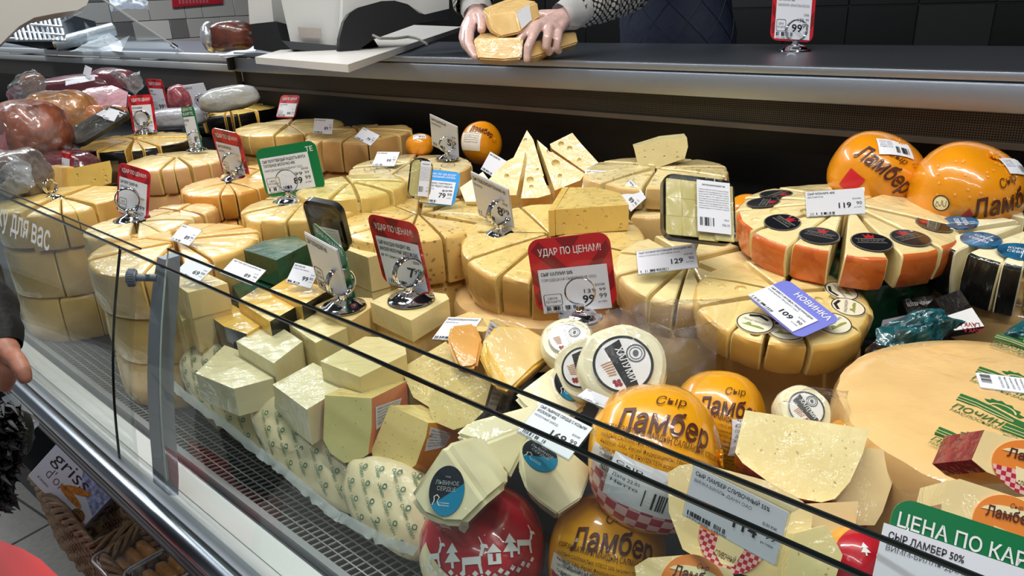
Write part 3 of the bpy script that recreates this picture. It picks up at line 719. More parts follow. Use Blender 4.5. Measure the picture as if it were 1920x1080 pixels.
o_f4 = blk('cheese_piece', [(751, 691), (836, 640), (874, 695), (868, 740), (812, 768), (775, 745)], .65, .06, None, 'speckled piece with a salmon rim leaning behind the herb piece', n=nrm(-8, 45), mats=[GOF, PINKR], mside={1: 1, 2: 1, 3: 1, 4: 1}, bev=.003)
o_f5 = blk('cheese_piece', [(832, 687), (923, 712), (906, 773), (880, 797), (850, 806), (812, 790), (802, 757)], .645, .06, None, 'herb speckled piece with a printed grey rim between the glass edges', n=nrm(-12, 42), mats=[GOF, plain('rim_print', '#8d8f88', .4, coat=.6, bscale=70, var=.8)], mside={1: 1, 2: 1, 3: 0, 4: 0}, bev=.003, shift=VR * .02)
o_f6 = hull('cheese_piece', [(897, 668, .985), (905, 640, .98), (930, 610, 1.0), (985, 612, 1.02), (1035, 640, 1.02), (1040, 662, 1.01), (1000, 690, .97), (955, 735, .94), (925, 725, .95)], None, 'bright yellow piece behind the slanted 119 tag', mats=[cheese('paste_golden', '#f0c55e', wr=.6), cheese('paste_golden_pale', '#ecd198', wr=.6)], rind=lambda n, p: n.z > .6, back=.06)
o_f6b = hull('cheese_piece', [(838, 640, 1.02), (845, 610, 1.04), (890, 605, 1.06), (905, 640, 1.04), (895, 690, 1.0), (860, 692, 1.0)], None, 'amber wrapped piece below the flat 119 tag', mats=[cheese('paste_amber', '#e0ac62', wr=.6)], back=.06)
blk('cheese_block', [(842, 598), (880, 585), (935, 600), (950, 612), (905, 622), (860, 615)], .68, .05, PEA, 'flat peach piece behind the flat 119 tag', under='lower flat peach piece behind the 119 tag')
# ivory pieces with oval stickers
LV1 = hull('cheese_piece', [(766, 932, .80), (835, 829, .80), (902, 811, .84), (952, 874, .83), (953, 910, .81), (915, 942, .765), (870, 986, .765), (830, 984, .77), (792, 968, .785)], None, 'large ivory piece with an oval sticker leaning at the front glass', mats=[IVO, IVR], rind=lambda n, p: n.z < -.35, bev=.006, back=.06)
LV2 = hull('cheese_piece', [(961, 744, .93), (1030, 692, .94), (1075, 668, .97), (1099, 730, .95), (1099, 765, .93), (1060, 795, .90), (985, 770, .91)], None, 'ivory piece with an oval sticker beside the halloumi', mats=[IVO, IVR], rind=lambda n, p: n.z < -.35, bev=.005, back=.06)
LV3 = hull('cheese_piece', [(972, 880, .80), (975, 835, .81), (1000, 812, .83), (1075, 850, .83), (1110, 880, .83), (1090, 935, .80), (1045, 965, .775), (1010, 940, .77), (985, 915, .775)], None, 'ivory piece with a round blue sticker under the 169 tag', mats=[IVO, cheese('rind_tan', '#c49a5a', wr=.5)], rind=lambda n, p: n.dot(VR) > .6, bev=.006, back=.06)
hull('cheese_piece', [(852, 815, .87), (880, 790, .88), (1005, 757, .90), (1010, 790, .88), (965, 840, .86), (955, 900, .85), (905, 830, .85)], None, 'ivory piece wedged between the two stickered ivory pieces', mats=[IVO], back=.05)
# ------------------------------------------------------------------ price cards and tags
def fitcard(C, p0, asp, yaw0=0, el0=15, wt=1.0):
    """Turn of a flat card so that its four seen corners make a true rectangle of the given proportion."""
    best = None; rays = [ray(*c) for c in C]
    def cost(yaw, el):
        n = nrm(yaw, el); k = (p0 - CAM).dot(n); q = []
        for r in rays:
            d = r.dot(n)
            if d > -.05: return None
            q.append(CAM + r * (k / d))
        TL, TR, BR, BL = q
        x1, x2, y1, y2 = TR - TL, BR - BL, TL - BL, TR - BR; X = (x1 + x2) / 2; Y = (y1 + y2) / 2
        w_, h_ = X.length, Y.length
        e = ((x1 - x2).length / w_) ** 2 + ((y1 - y2).length / h_) ** 2 + 2 * (X.dot(Y) / w_ / h_) ** 2
        if asp: e += .8 * math.log(w_ / h_ / asp) ** 2
        e += wt * (.012 * ((yaw - yaw0) / 25) ** 2 + .012 * ((el - el0) / 25) ** 2)
        return e, n, X, Y, (TL + TR + BR + BL) / 4
    for step, ya, ea in ((8, range(-76, 77, 8), range(-12, 89, 8)), (2, None, None)):
        if ya is None: ya = [best[1] + d for d in range(-6, 7, 2)]; ea = [best[2] + d for d in range(-6, 7, 2)]
        for a in ya:
            for b in ea:
                c = cost(a, b)
                if c and (best is None or c[0] < best[0]): best = (c[0], a, b, c)
    _, n, X, Y, ctr = best[3]
    x = (X - n * X.dot(n)).normalized(); y = n.cross(x)
    return ctr, Matrix((x, y, n)).transposed(), X.length, Y.dot(y)
def mat4(ctr, m3): return Matrix.Translation(ctr) @ m3.to_4x4()
CHEV = None
def print_label(parent, w, h, lines, price, cents, cx=0, cy=0, z=0, carta=False, old=None, seed=1, paper=PAPER, bz='БЗМЖ', code=''):
    """White paper price label with its print; centre (cx, cy) on the parent's face."""
    bm = bmesh.new(); sheet(bm, [(cx + a, cy + b) for a, b in rect2d(w, h)], z, z + .0006); lab = finish(bm, 'paper_label', paper, parent, 0)
    bm = bmesh.new(); g = bmesh.new(); pm = bmesh.new(); bc = bmesh.new(); zz = z + .0010
    L, T = cx - w * .46, cy + h * .5
    y = T - h * .145
    for i, s in enumerate(lines):
        dark = i < len(lines) - 1 or len(lines) == 1
        text(bm if dark else g, s, L, y, h * (.078 if dark else .06), min(w * .90, w * .033 * len(s)), z=zz, bold=.014 if dark else 0)
        y -= h * (.125 if dark else .13)
    if price:
        ph = h * (.21 if not carta else .18); py = cy - h * (.22 if not carta else .33)
        if bz: text(pm, bz, cx + w * .44, py + ph * 2.0 if carta else py + ph * 1.45, h * .055, w * .14, 'R', z=zz)
        if old: text(pm, old, cx + w * .30, py + ph * 1.25, h * .09, w * .17, 'R', z=zz); text(pm, '99', cx + w * .44, py + ph * 1.35, h * .07, w * .09, 'R', z=zz)
        text(pm, price, cx + w * .27, py, ph, ph * .72 * len(price), 'R', z=zz, bold=.02)
        text(pm, cents, cx + w * .45, py + ph * .45, ph * .62, ph * .9, 'R', z=zz); text(pm, 'р/100г', cx + w * .45, py - h * .02, h * .045, w * .13, 'R', z=zz)
    barcode(bc, L, cy - h * .44, w * .48, h * .09, 30, seed, z=zz); text(bc, code or '22.01.2025  138280', L, cy - h * .49, h * .035, w * .45, z=zz)
    if carta:
        cm = bmesh.new(); pts = [(cx - w * .335 + a, cy - h * .20 + b) for a, b in rect2d(w * .27, h * .27, h * .04, 3)]
        frame2d(cm, pts, h * .014, z=zz); text(cm, 'ЦЕНА', cx - w * .335, cy - h * .185, h * .05, w * .14, 'C', z=zz); text(cm, 'ПО КАРТЕ', cx - w * .335, cy - h * .265, h * .05, w * .22, 'C', z=zz); finish(cm, 'card_price_mark', INK, lab, 0)
    for q, nm_, mt_ in ((bm, 'title_lettering', INK), (g, 'maker_lettering', INKG), (pm, 'price_lettering', INK), (bc, 'barcode', INK)):
        if len(q.verts): finish(q, nm_, mt_, lab, 0)
        else: q.free()
    return lab
def price_tag(C, z, lines, price, cents, label, t=None, asp=1.62, yaw0=0, el0=50, seed=1, holder=True, carta=False, group='white price tags', near=.0, old=None, wt=1.0):
    cx = sum(c[0] for c in C) / 4; cy = sum(c[1] for c in C) / 4
    p0 = atd(cx, cy, t) if t else at(cx, cy, z)
    if near: p0 = CAM + (p0 - CAM) * (1 - near)
    ctr, m3, w_, h_ = fitcard(C, p0, asp, yaw0, el0, wt)
    o = thing('price_tag', label, 'price tag', group=group); o.matrix_world = mat4(ctr, m3)
    if holder:
        bm = bmesh.new(); sheet(bm, rect2d(w_ * 1.03, h_ * 1.04), -.0014, -.0002); sheet(bm, [(-w_ * .5, -h_ * .5), (w_ * .5, -h_ * .5), (w_ * .5, -h_ * .5 + .0008), (-w_ * .5, -h_ * .5 + .0008)], -.0014, .002)
        r = bmesh.ops.create_cube(bm, size=1, matrix=Matrix.Translation((0, h_ * .5, -h_ * .16)) @ Matrix.Diagonal((w_ * 1.03, .0012, h_ * .34, 1)))
        finish(bm, 'clear_holder', ACRYL, o, 0)
    print_label(o, w_, h_, lines, price, cents, 0, 0, 0, carta, old, seed)
    return o
def stand(px, py, z, hw, label, yaw=0, group='chrome card stands', ring=.62, t=None, turns=4):
    """Chrome card holder: weighted domed foot and a coil of rings."""
    p = atd(px, py, t) if t else at(px, py, z); R = hw * depth(p) / FPX
    o = thing('card_stand', label, 'card holder', p, group)
    bm = bmesh.new(); lathe(bm, [(0, 0), (R * .97, 0), (R, R * .04), (R * .97, R * .10), (R * .80, R * .14), (R * .66, R * .26), (R * .45, R * .36), (R * .26, R * .40), (R * .20, R * .46), (R * .20, R * .62), (0, R * .62)], 32)
    finish(bm, 'base', CHROME, o)
    m = Matrix.Rotation(VYAW + math.radians(yaw), 3, 'Z'); rr = R * ring; c = Vector((0, 0, R * .60 + rr))
    bm = bmesh.new(); pts = []
    N = 26 * turns
    for i in range(N + 1):
        a = 2 * math.pi * i / 26 - math.pi / 2; pts.append(c + m @ Vector((rr * math.cos(a), (i / N - .5) * R * .42, rr * math.sin(a))))
    tube(bm, pts, R * .036, 6); finish(bm, 'coil', CHROME, o)
    return o, p, R
def promo(kind, C, label, lines, price, cents, z=None, t=None, at_px=None, asp=1.0, yaw0=0, el0=12, lab=(-.06, -.12, .84, .62), head=None, old=None, carta=True, seed=1, wt=1.0, lrot=0, hsize=.10, group='printed promotion cards', hy=.355, hx=0, hw=.76, near=0, r=.16):
    cx = sum(c[0] for c in C) / 4; cy = sum(c[1] for c in C) / 4
    if at_px: p0 = at(at_px[0], at_px[1], z); p0 = atd(cx, cy, depth(p0))
    else: p0 = atd(cx, cy, t) if t else at(cx, cy, z)
    if near: p0 = CAM + (p0 - CAM) * (1 - near)
    ctr, m3, w_, h_ = fitcard(C, p0, asp, yaw0, el0, wt)
    o = thing('price_card', label, 'price card', group=group); o.matrix_world = mat4(ctr, m3)
    base = {'red': RED, 'green': GREENC, 'blue': BLUEC, 'lilac': LILAC, 'white': PAPERG}[kind]
    bm = bmesh.new(); sheet(bm, rect2d(w_, h_, r * min(w_, h_), 6) if r else rect2d(w_, h_), -.0012, 0); card = finish(bm, 'card', base, o, 0)
    if kind == 'red':           # folded ribbon pattern: dark bands across the red
        bm = bmesh.new(); X, Y = w_ / 2, h_ / 2
        def quad(*p):
            bm.faces.new([bm.verts.new((a * X, b * Y, .0003)) for a, b in p])
        quad((-.93, .70), (-.72, .93), (-.05, .10), (-.40, .10)); quad((-.30, .97), (.28, .97), (.0, .55)); quad((.36, .10), (.90, .80), (.98, .55), (.68, .10))
        quad((.72, -.32), (.98, .0), (.98, -.45), (.80, -.62)); quad((-.98, .20), (-.82, .0), (-.82, -.35), (-.98, -.15)); quad((-.98, -.5), (-.8, -.32), (-.8, -.75), (-.92, -.8))
        finish(bm, 'pattern', DRED, card, 0)
    if head:
        bm = bmesh.new()
        for i, s in enumerate(head if isinstance(head, (list, tuple)) else [head]):
            text(bm, s, hx * w_, hy * h_ - i * hsize * 1.5 * h_, hsize * h_, hw * w_, 'C', z=.0007, bold=.012)
        finish(bm, 'headline', WHITEINK, card, 0)
    if lines is not None:
        lw, lh = lab[2] * w_, lab[3] * h_
        if lrot:
            e = bpy.data.objects.new('insert', None); COL.objects.link(e); e.parent = o; e.rotation_euler = (0, 0, math.radians(lrot)); e.location = (lab[0] * w_, lab[1] * h_, .0008)
            print_label(e, lw, lh, lines, price, cents, 0, 0, 0, carta, old, seed)
        else: print_label(o, lw, lh, lines, price, cents, lab[0] * w_, lab[1] * h_, .0008, carta, old, seed)
    return o
U = 'УДАР ПО ЦЕНАМ!'
# chrome stands
stand(1088, 596, .70, 42, 'chrome coil stand of the large red halloumi card', 0, ring=.66, turns=1)
stand(771, 562, .714, 45, 'chrome coil stand of the red maasdam card', 38)
stand(645, 576, .702, 42, 'chrome coil stand of the tilted green card', 40)
stand(939, 442, .748, 37, 'chrome coil stand of the plain white card on the straw wheel', 35)
stand(544, 379, .768, 32, 'chrome coil stand of the big green card', 0, turns=1, ring=.66)
stand(248, 413, .758, 33, 'chrome coil stand of the red card at the left', 20)
stand(441, 337, .768, 27, 'chrome coil stand of the red card on the small orange wheel', 35)
stand(839, 298, .79, 22, 'chrome coil stand of the rear white card beside the orange ball', 25)
stand(369, 282, .79, 19, 'chrome coil stand of the narrow green card', 30)
stand(272, 249, .80, 22, 'chrome coil stand of the nearer red card among the meats', 0)
stand(383, 212, .81, 19, 'chrome coil stand of the white card by the salami', 30)
stand(101, 374, .772, 21, 'chrome coil stand of the edge on card at the left', 75)
stand(1490, 96, .997, 30, 'chrome coil stand of the red card on the steel worktop', 0, turns=2)
# promotion cards
promo('red', [(984, 450), (1141, 435), (1160, 572), (1010, 588)], 'large red card for halloumi at 99.99 in front of the straw wheel', ['СЫР ХАЛУМИ 50%', 'ГОРОДЕЦКАЯ СЫРОВАРНЯ ООО'], '99', '99', z=.70, at_px=(1088, 600), near=-.01, asp=1.10, yaw0=0, el0=10, head=U, hsize=.095, hy=.27, old='139', lab=(.005, -.215, .84, .60), seed=3, wt=.6)
promo('red', [(685, 402), (783, 417), (807, 556), (722, 528)], 'red maasdam card with a struck price leaning over the square blocks', ['СЫР МААСДАМ КВАДРАТ 45%', 'МИНСКИЙ МОЛОЧНЫЙ ЗАВОД №1 ОАО', '89 99 Цена за 100 г'], '7', '99', z=.714, at_px=(771, 560), asp=.80, yaw0=-20, el0=5, head=U, hsize=.085, hy=.31, carta=False, lab=(.02, -.14, .86, .70), seed=4)
promo('red', [(221, 304), (284, 321), (276, 417), (219, 397)], 'red card on the creamy wheel at the left', ['СЫР КРЕМ ЭДАМЕР 45%', 'СЫРОДЕЛЬНЫЙ ЗАВОД'], '7', '99', z=.758, at_px=(248, 413), asp=.72, yaw0=-15, el0=5, head=U, hsize=.075, hy=.34, lab=(0, -.12, .86, .70), seed=5)
promo('red', [(392, 239), (451, 250), (469, 342), (421, 328)], 'red card on the small orange wheel', ['СЫР РОССИЙСКИЙ 50%', 'СЫРЗАВОД'], '7', '99', z=.768, at_px=(441, 337), asp=.74, yaw0=-20, el0=5, head=U, hsize=.08, hy=.33, lab=(-.03, -.13, .80, .70), seed=6)
promo('red', [(239, 180), (285, 176), (295, 246), (250, 248)], 'nearer red card standing among the packed meats', ['ВЕТЧИНА ВАРЕНАЯ', 'МЯСОКОМБИНАТ'], '89', '99', z=.80, at_px=(272, 250), asp=.72, el0=5, head=U, hsize=.085, hy=.33, lab=(0, -.12, .80, .70), seed=7)
promo('red', [(271, 147), (305, 150), (318, 213), (291, 212)], 'further red card standing behind the packed meats', ['КОЛБАСА', 'МЯСОКОМБИНАТ'], '99', '99', z=.80, at_px=(300, 222), asp=.66, el0=5, head=U, hsize=.085, hy=.33, lab=(0, -.12, .80, .70), seed=8)
promo('red', [(528, 179), (563, 178), (552, 222), (516, 220)], 'small red card on the furthest cream wheel', ['СЫР СЛИВОЧНЫЙ', 'ЗАВОД'], '84', '99', z=.80, at_px=(535, 225), asp=.86, el0=15, head=U, hsize=.11, hy=.28, lab=(0, -.16, .9, .58), seed=9)
promo('red', [(115, 280), (134, 286), (132, 315), (115, 312)], 'small red card standing edge on behind the yellow slab', [], '', '', z=.80, asp=.8, el0=5, head=U, lab=(0, -.2, .8, .5), seed=10, t=1.93)
promo('red', [(1445, -42), (1533, -42), (1523, 83), (1451, 72)], 'red card at 99.99 standing on the steel worktop', ['СЫР ХАЛУМИ 50%', 'СЫРОВАРНЯ У АРХАНГЕЛЬСКОЙ ООО'], '99', '99', z=.997, at_px=(1490, 96), asp=.74, el0=0, yaw0=5, head=U, hsize=.075, hy=.33, old='139', lab=(0, -.12, .82, .70), seed=11)
promo('green', [(478, 280), (588, 263), (613, 354), (500, 372)], 'big green framed card at 89.99 on the straw wheel', ['СЫР ПОЛУТВЕРДЫЙ РАДОСТЬ ВКУСА', 'ТОПЛЕНОЕ МОЛОЧКО 45%', 'СЫРОДЕЛЬНЫЙ КОМБИНАТ ООО'], '89', '99', z=.768, at_px=(544, 380), asp=1.32, el0=8, head='ТЕ', hsize=.10, hy=.30, hx=.38, hw=.12, old='99', lab=(-.055, -.06, .80, .72), seed=12)
promo('green', [(338, 201), (363, 198), (379, 278), (356, 280)], 'narrow green card beside the black waxed wheel', ['СЫР ГАУДА 45%', 'ЗАВОД'], '8', '99', z=.79, at_px=(369, 282), asp=.62, yaw0=-35, el0=5, head=['ЦЕНА ПО', 'КАРТЕ'], hsize=.07, hy=.40, lab=(0, -.10, .86, .72), seed=13)
promo('green', [(583, 412), (648, 472), (668, 571), (612, 520)], 'green card turned aside on the square block', None, '', '', z=.702, at_px=(645, 574), asp=.70, yaw0=-40, el0=5, head='ЦЕНА ПО КАРТЕ', hsize=.085, hy=.37, hw=.85)
promo('white', [(569, 433), (632, 469), (657, 572), (600, 540)], 'grey white insert card slipping from the green card', ['СЫР ГОЛЛАНДСКИЙ 45%'], '', '', z=.702, at_px=(645, 574), asp=.66, yaw0=-35, el0=5, near=.012, lab=(0, 0, .98, .98), r=0, seed=14, group='plain white cards')
promo('blue', [(799, 318), (865, 322), (851, 388), (785, 379)], 'bright blue card at 79.99 on the speckled wheel', ['СЫР ДАНАБЛЮ С ПАЖИТНИКОМ И', 'АРОМАТОМ ГРЕЦКОГО ОРЕХА 50%', 'ДРУЖБА ООО'], '79', '99', z=.765, at_px=(818, 386), asp=.98, el0=30, head=['ЦЕНА ПО QR-КОДУ', 'ИЗ ПРИЛОЖЕНИЯ «МОЙ SPAR»'], hsize=.055, hy=.36, hw=.78, lab=(-.03, -.15, .90, .66), seed=15, carta=False, old='89')
promo('lilac', [(1466, 521), (1583, 598), (1492, 637), (1409, 556)], 'lilac novelty card at 109.90 lying on the maasdam wedges', ['СЫР БРЕСТ-ЛИТОВСК ГРАНД МААСДАМ', 'САВУШКИН ПРОДУКТ ОАО'], '109', '90', z=.745, asp=1.25, yaw0=0, el0=60, head='НОВИНКА', hsize=.14, hy=.26, hx=.12, hw=.62, lab=(-.06, -.18, .86, .60), seed=16, carta=False)
promo('green', [(1672, 925), (1990, 1030), (1952, 1270), (1640, 1160)], 'large green card at the lower right corner for creamy cheese', ['СЫР ЛАМБЕР 50%', 'ВИММ-БИЛЛЬ-ДАНН ОАО'], '129', '99', t=.43, asp=1.25, yaw0=-10, el0=25, head='ЦЕНА ПО КАРТЕ', hsize=.12, hy=.26, hw=.92, lab=(-.04, -.13, 1.0, .76), seed=17)
promo('white', [(804, 214), (857, 236), (861, 298), (812, 272)], 'white card on a stand beside the tilted orange ball', ['СЫР МОЦАРЕЛЛА 40%', 'ПРЕДПРИЯТИЕ'], '5', '99', z=.79, at_px=(839, 298), asp=.78, yaw0=-30, el0=5, lab=(0, 0, .98, .98), r=0, seed=18, carta=False, group='plain white cards')
promo('white', [(881, 321), (953, 354), (966, 438), (899, 402)], 'white card on a stand over the straw wheel', ['СЫР ПОШЕХОНСКИЙ ПОЧИНКИ 45%', 'ПОЧИНКИ'], '8', '99', z=.748, at_px=(939, 440), asp=.84, yaw0=-30, el0=5, lab=(0, 0, .98, .98), r=0, seed=19, carta=False, group='plain white cards')
promo('white', [(341, 159), (381, 157), (402, 205), (364, 213)], 'white card by the salami at the far left', ['КОЛБАСА С/К', 'МЯСО'], '99', '99', z=.81, at_px=(383, 213), asp=.74, yaw0=-10, el0=10, lab=(0, 0, .98, .98), r=0, seed=20, carta=False, group='plain white cards')
# white tags on the cheeses
T_ = price_tag
T_([(590, 222), (625, 224), (623, 252), (587, 250)], .835, ['СЫР ТИЛЬЗИТЕР 45%'], '89', '90', 'white 89 tag upright on the furthest cream wheel', el0=20, seed=21)
T_([(681, 240), (713, 253), (694, 275), (664, 257)], .825, ['СЫР 45%'], '79', '90', 'white 79 tag askew on the tall peach wheel', el0=45, seed=22)
T_([(708, 285), (750, 285), (739, 312), (697, 311)], .81, ['СЫР СЛИВОЧНЫЙ'], '99', '90', 'white 99 tag before the small orange ball at the rear', el0=35, seed=23)
T_([(919, 284), (958, 307), (939, 341), (902, 318)], .80, ['СЫР РАДОМЕР 45%'], '9', '99', 'white tag leaning on the holey triangles', el0=40, seed=24)
T_([(1098, 320), (1169, 321), (1161, 359), (1091, 350)], .79, ['СЫР МОЦАРЕЛЛА ПИЦЦА 40%'], '79', '99', 'wide white 79 tag behind the yellow cut block', el0=45, seed=25, asp=1.8)
T_([(1182, 339), (1213, 368), (1182, 400), (1157, 360)], .785, ['СЫР 50%'], '89', '90', 'white 89 tag turned on its corner beside the sliced tray', el0=60, seed=26, asp=1.3)
T_([(1193, 472), (1304, 457), (1308, 502), (1197, 515)], .765, ['СЫР ОСОБАЯ КОЛЛЕКЦИЯ МААСДАМ 50%', 'МАСЛОЗАВОД ДРУЖБА ООО'], '129', '90', 'wide white 129 tag on the maasdam wheel', el0=40, seed=27, asp=2.2)
T_([(1511, 359), (1620, 353), (1622, 400), (1511, 408)], .835, ['СЫР МОНАРХ 45%', 'БЕЛАРУСЬ'], '119', '90', 'wide white 119 tag on the black stickered wedges', el0=40, seed=28, asp=2.1)
T_([(842, 597), (905, 595), (872, 643), (809, 634)], .70, ['СЫР ОСОБАЯ КОЛЛЕКЦИЯ МИЧУРИНСКИЙ', 'ЛАКТИКОН 50%'], '119', '90', 'flat white 119 tag over the amber piece', el0=45, seed=29, asp=1.5)
T_([(919, 602), (990, 651), (974, 708), (903, 653)], .695, ['СЫР ОСОБАЯ КОЛЛЕКЦИЯ', 'МИЧУРИНСКИЙ С ГРЕЦКИМ ОРЕХОМ 50%', 'МАСЛОЗАВОД ДРУЖБА ООО'], '119', '90', 'slanted white 119 tag on the bright yellow piece', el0=30, yaw0=-10, seed=30, asp=1.65)
T_([(1014, 756), (1115, 802), (1062, 864), (972, 808)], None, ['СЫР ЛЬВИНОЕ СЕРДЦЕ С КОЗЬИМ', 'МОЛОКОМ 45%', 'МОЛОЧНЫЙ ЗАВОД'], '169', '99', 'white 169 tag over the ivory pieces at the glass', t=.76, el0=50, seed=31, asp=1.7)
T_([(1105, 733), (1180, 761), (1155, 777), (1076, 740)], None, ['СЫР'], '7', '99', 'white tag seen almost edge on under the halloumi', t=.83, el0=70, seed=32, asp=1.8)
T_([(1302, 876), (1478, 957), (1455, 1064), (1281, 962)], None, ['СЫР ЛАМБЕР СЛИВОЧНЫЙ 55%', 'ВИММ-БИЛЛЬ-ДАНН ОАО'], '114', '99', 'largest white tag at 114.99 before the creamy slab', t=.60, el0=35, yaw0=-15, seed=33, asp=1.75)
T_([(342, 422), (380, 430), (353, 463), (320, 448)], .775, ['СЫР 45%'], '89', '90', 'white 89 tag on the wheel behind the glass clamp', el0=45, seed=34, asp=1.3)
T_([(360, 484), (403, 497), (373, 532), (325, 510)], .76, ['СЫР СЛИВОЧНЫЙ'], '69', '99', 'white tag on the pale block crossed by the glass edges', el0=45, seed=35, asp=1.4)
T_([(437, 486), (501, 506), (471, 537), (415, 511)], .735, ['СЫР ТОФУ ПЕСТО БАЗИЛИК 50%'], '89', '90', 'white 89 tag before the green waxed block', el0=45, seed=36, asp=1.7)
T_([(555, 492), (597, 505), (585, 541), (534, 530)], .735, ['СЫР ГАУДА КМК', 'ПАЛЕРМСКИЕ СЫРЫ 45%'], '99', '90', 'white 99 tag on the black waxed gouda', el0=40, seed=37, asp=1.35)
# ------------------------------------------------------------------ round wrapped heads
BROWN = plain('ink_brown', '#4f1f14', .45, coat=.4)
ORW1 = plain('orange_wrap', '#e8930c', .28, coat=.9, bump=.35, bscale=26, var=.05)
YEW = plain('yellow_wrap', '#f0a818', .28, coat=.9, bump=.3, bscale=26, var=.05)
REDW = plain('red_wrap', '#c3182b', .28, coat=.9, bump=.35, bscale=26, var=.06)
GING = checks('red_gingham', '#b3263a', '#e7b9b6', 16)
CREAMP = plain('cream_print', '#f2e3b0', .4, coat=.4); ORS = plain('sticker_orange', '#e9862f', .35, coat=.5)
PHALF = 2.5
def patch(bm, pts2, z, map3, rings=5, mi=0, uv=None):
    """Surface patch that follows a curved map; concentric rings of the outline."""
    cx = sum(p[0] for p in pts2) / len(pts2); cy = sum(p[1] for p in pts2) / len(pts2); n = len(pts2)
    lay = bm.loops.layers.uv.verify() if uv else None
    R = [[(cx + (x - cx) * k / rings, cy + (y - cy) * k / rings) for x, y in pts2] for k in range(1, rings + 1)]
    V = [[bm.verts.new(map3(x, y, z)) for x, y in r] for r in R]; c = bm.verts.new(map3(cx, cy, z)); C2 = {c: (cx, cy)}
    for r, v in zip(R, V):
        for q, w_ in zip(r, v): C2[w_] = q
    fs = [bm.faces.new((c, V[0][i], V[0][(i + 1) % n])) for i in range(n)]
    for a, b in zip(V, V[1:]):
        for i in range(n): fs.append(bm.faces.new((a[i], b[i], b[(i + 1) % n], a[(i + 1) % n])))
    for f in fs:
        f.material_index = mi
        if uv:
            for l in f.loops: x, y = C2[l.vert]; l[lay].uv = (x * uv, y * uv)
def clipbox(x0, x1, y0, y1, m=4):
    o = []
    for (a, b), (c, d) in zip(((x0, y0), (x1, y0), (x1, y1), (x0, y1)), ((x1, y0), (x1, y1), (x0, y1), (x0, y0))):
        for k in range(m): o.append((a + (c - a) * k / m, b + (d - b) * k / m))
    return o
class Head:
    """Squat round cheese in printed film, tied off in a pleated knot at its pole."""
    def __init__(s, px, z, hw, label, pole, sq=.84, mats=None, split=None, t=None, group='round wrapped cheeses', cat='wrapped cheese', knot=True):
        s.c = atd(px[0], px[1], t) if t else at(px[0], px[1], z); s.R = hw * depth(s.c) / FPX; s.sq = sq
        pole = Vector(pole).normalized(); s.m = local_frame(pole, VA if abs(pole.z) > .8 else UP); s.mi = s.m.transposed()
        s.o = thing('wrapped_cheese', label, cat, s.c, group); bm = bmesh.new()
        N, K = 44, 18; rows = []
        for k in range(K + 1):
            th = math.pi * k / K; row = []
            for i in range(1 if k in (0, K) else N):
                a = 2 * math.pi * i / N; d = Vector((math.sin(th) * math.cos(a), math.sin(th) * math.sin(a), math.cos(th)))
                r = s.rad(d)
                if knot and th < .7: r *= 1 + .012 * math.cos(i * math.pi) * (1 - th / .7) - .05 * max(0, 1 - th / .25)
                row.append(bm.verts.new(s.m @ (d * r)))
            rows.append(row)
        for k in range(K):
            A, B = rows[k], rows[k + 1]
            for i in range(N):
                q = []
                for v in (A[i % len(A)], B[i % len(B)], B[(i + 1) % N % len(B)], A[(i + 1) % N % len(A)]):
                    if v not in q: q.append(v)
                f = bm.faces.new(q); f.material_index = 1 if split is not None and k >= split else 0
        finish(bm, 'wrapper', mats or [ORW1], s.o, 60)
        if knot:
            bm = bmesh.new(); b = s.rad(Vector((0, 0, 1))) * .95
            for i in range(9):
                a = 2 * math.pi * i / 9; r = s.R * .09
                tube(bm, [s.m @ Vector((0, 0, b)), s.m @ Vector((r * .4 * math.cos(a), r * .4 * math.sin(a), b + r * .6)), s.m @ Vector((r * 1.3 * math.cos(a), r * 1.3 * math.sin(a), b + r * .8))], [s.R * .02, s.R * .03, s.R * .012], 5)
            finish(bm, 'knot', (mats or [ORW1])[0], s.o)
    def rad(s, d):
        rho = math.hypot(d.x, d.y); return s.R / ((rho ** PHALF + (abs(d.z) / s.sq) ** PHALF) ** (1 / PHALF))
    def map(s, d, up=None, roll=0):
        d = Vector(d).normalized(); f = local_frame(d, up if up is not None else UP, roll); e1, e2 = f.col[0], f.col[1]
        def g(x, y, z):
            a = math.hypot(x, y) / s.R
            v = d * math.cos(a) + ((e1 * x + e2 * y).normalized() * math.sin(a) if a > 1e-6 else Vector())
            l = s.mi @ v; return v * (s.rad(l) + z)
        return g
    def brand(s, d, k=1.0, roll=0, up=None, word='Ламбер', small='Сыр'):
        g = s.map(d, up, roll); R = s.R; bm = bmesh.new()
        text(bm, word, 0, -R * .22 * k, R * .36 * k, R * 1.35 * k, 'C', map3=g, z=R * .022, bold=.02, skew=.12)
        if small: text(bm, small, R * .05 * k, R * .24 * k, R * .17 * k, R * .42 * k, 'C', map3=g, z=R * .022, skew=.35, rot=8)
        finish(bm, 'brand_lettering', BROWN, s.o, 0)
    def label(s, d, w_, h_, roll=0, seed=1, up=None, name='shelf_label'):
        g = s.map(d, up, roll); bm = bmesh.new(); patch(bm, clipbox(-w_ / 2, w_ / 2, -h_ / 2, h_ / 2), s.R * .03, g); l = finish(bm, name, PAPER, s.o, 0)
        bm = bmesh.new(); barcode(bm, -w_ * .05, -h_ * .35, w_ * .5, h_ * .38, 18, seed, g, s.R * .042)
        for i in range(4): text(bm, ('Сыр', 'ГОСТ 32260', 'Дата 22.01', 'Нетто')[i], -w_ * .44, h_ * (.30 - .13 * i), h_ * .07, w_ * .34, map3=g, z=s.R * .042)
        finish(bm, 'lettering', INK, l, 0)
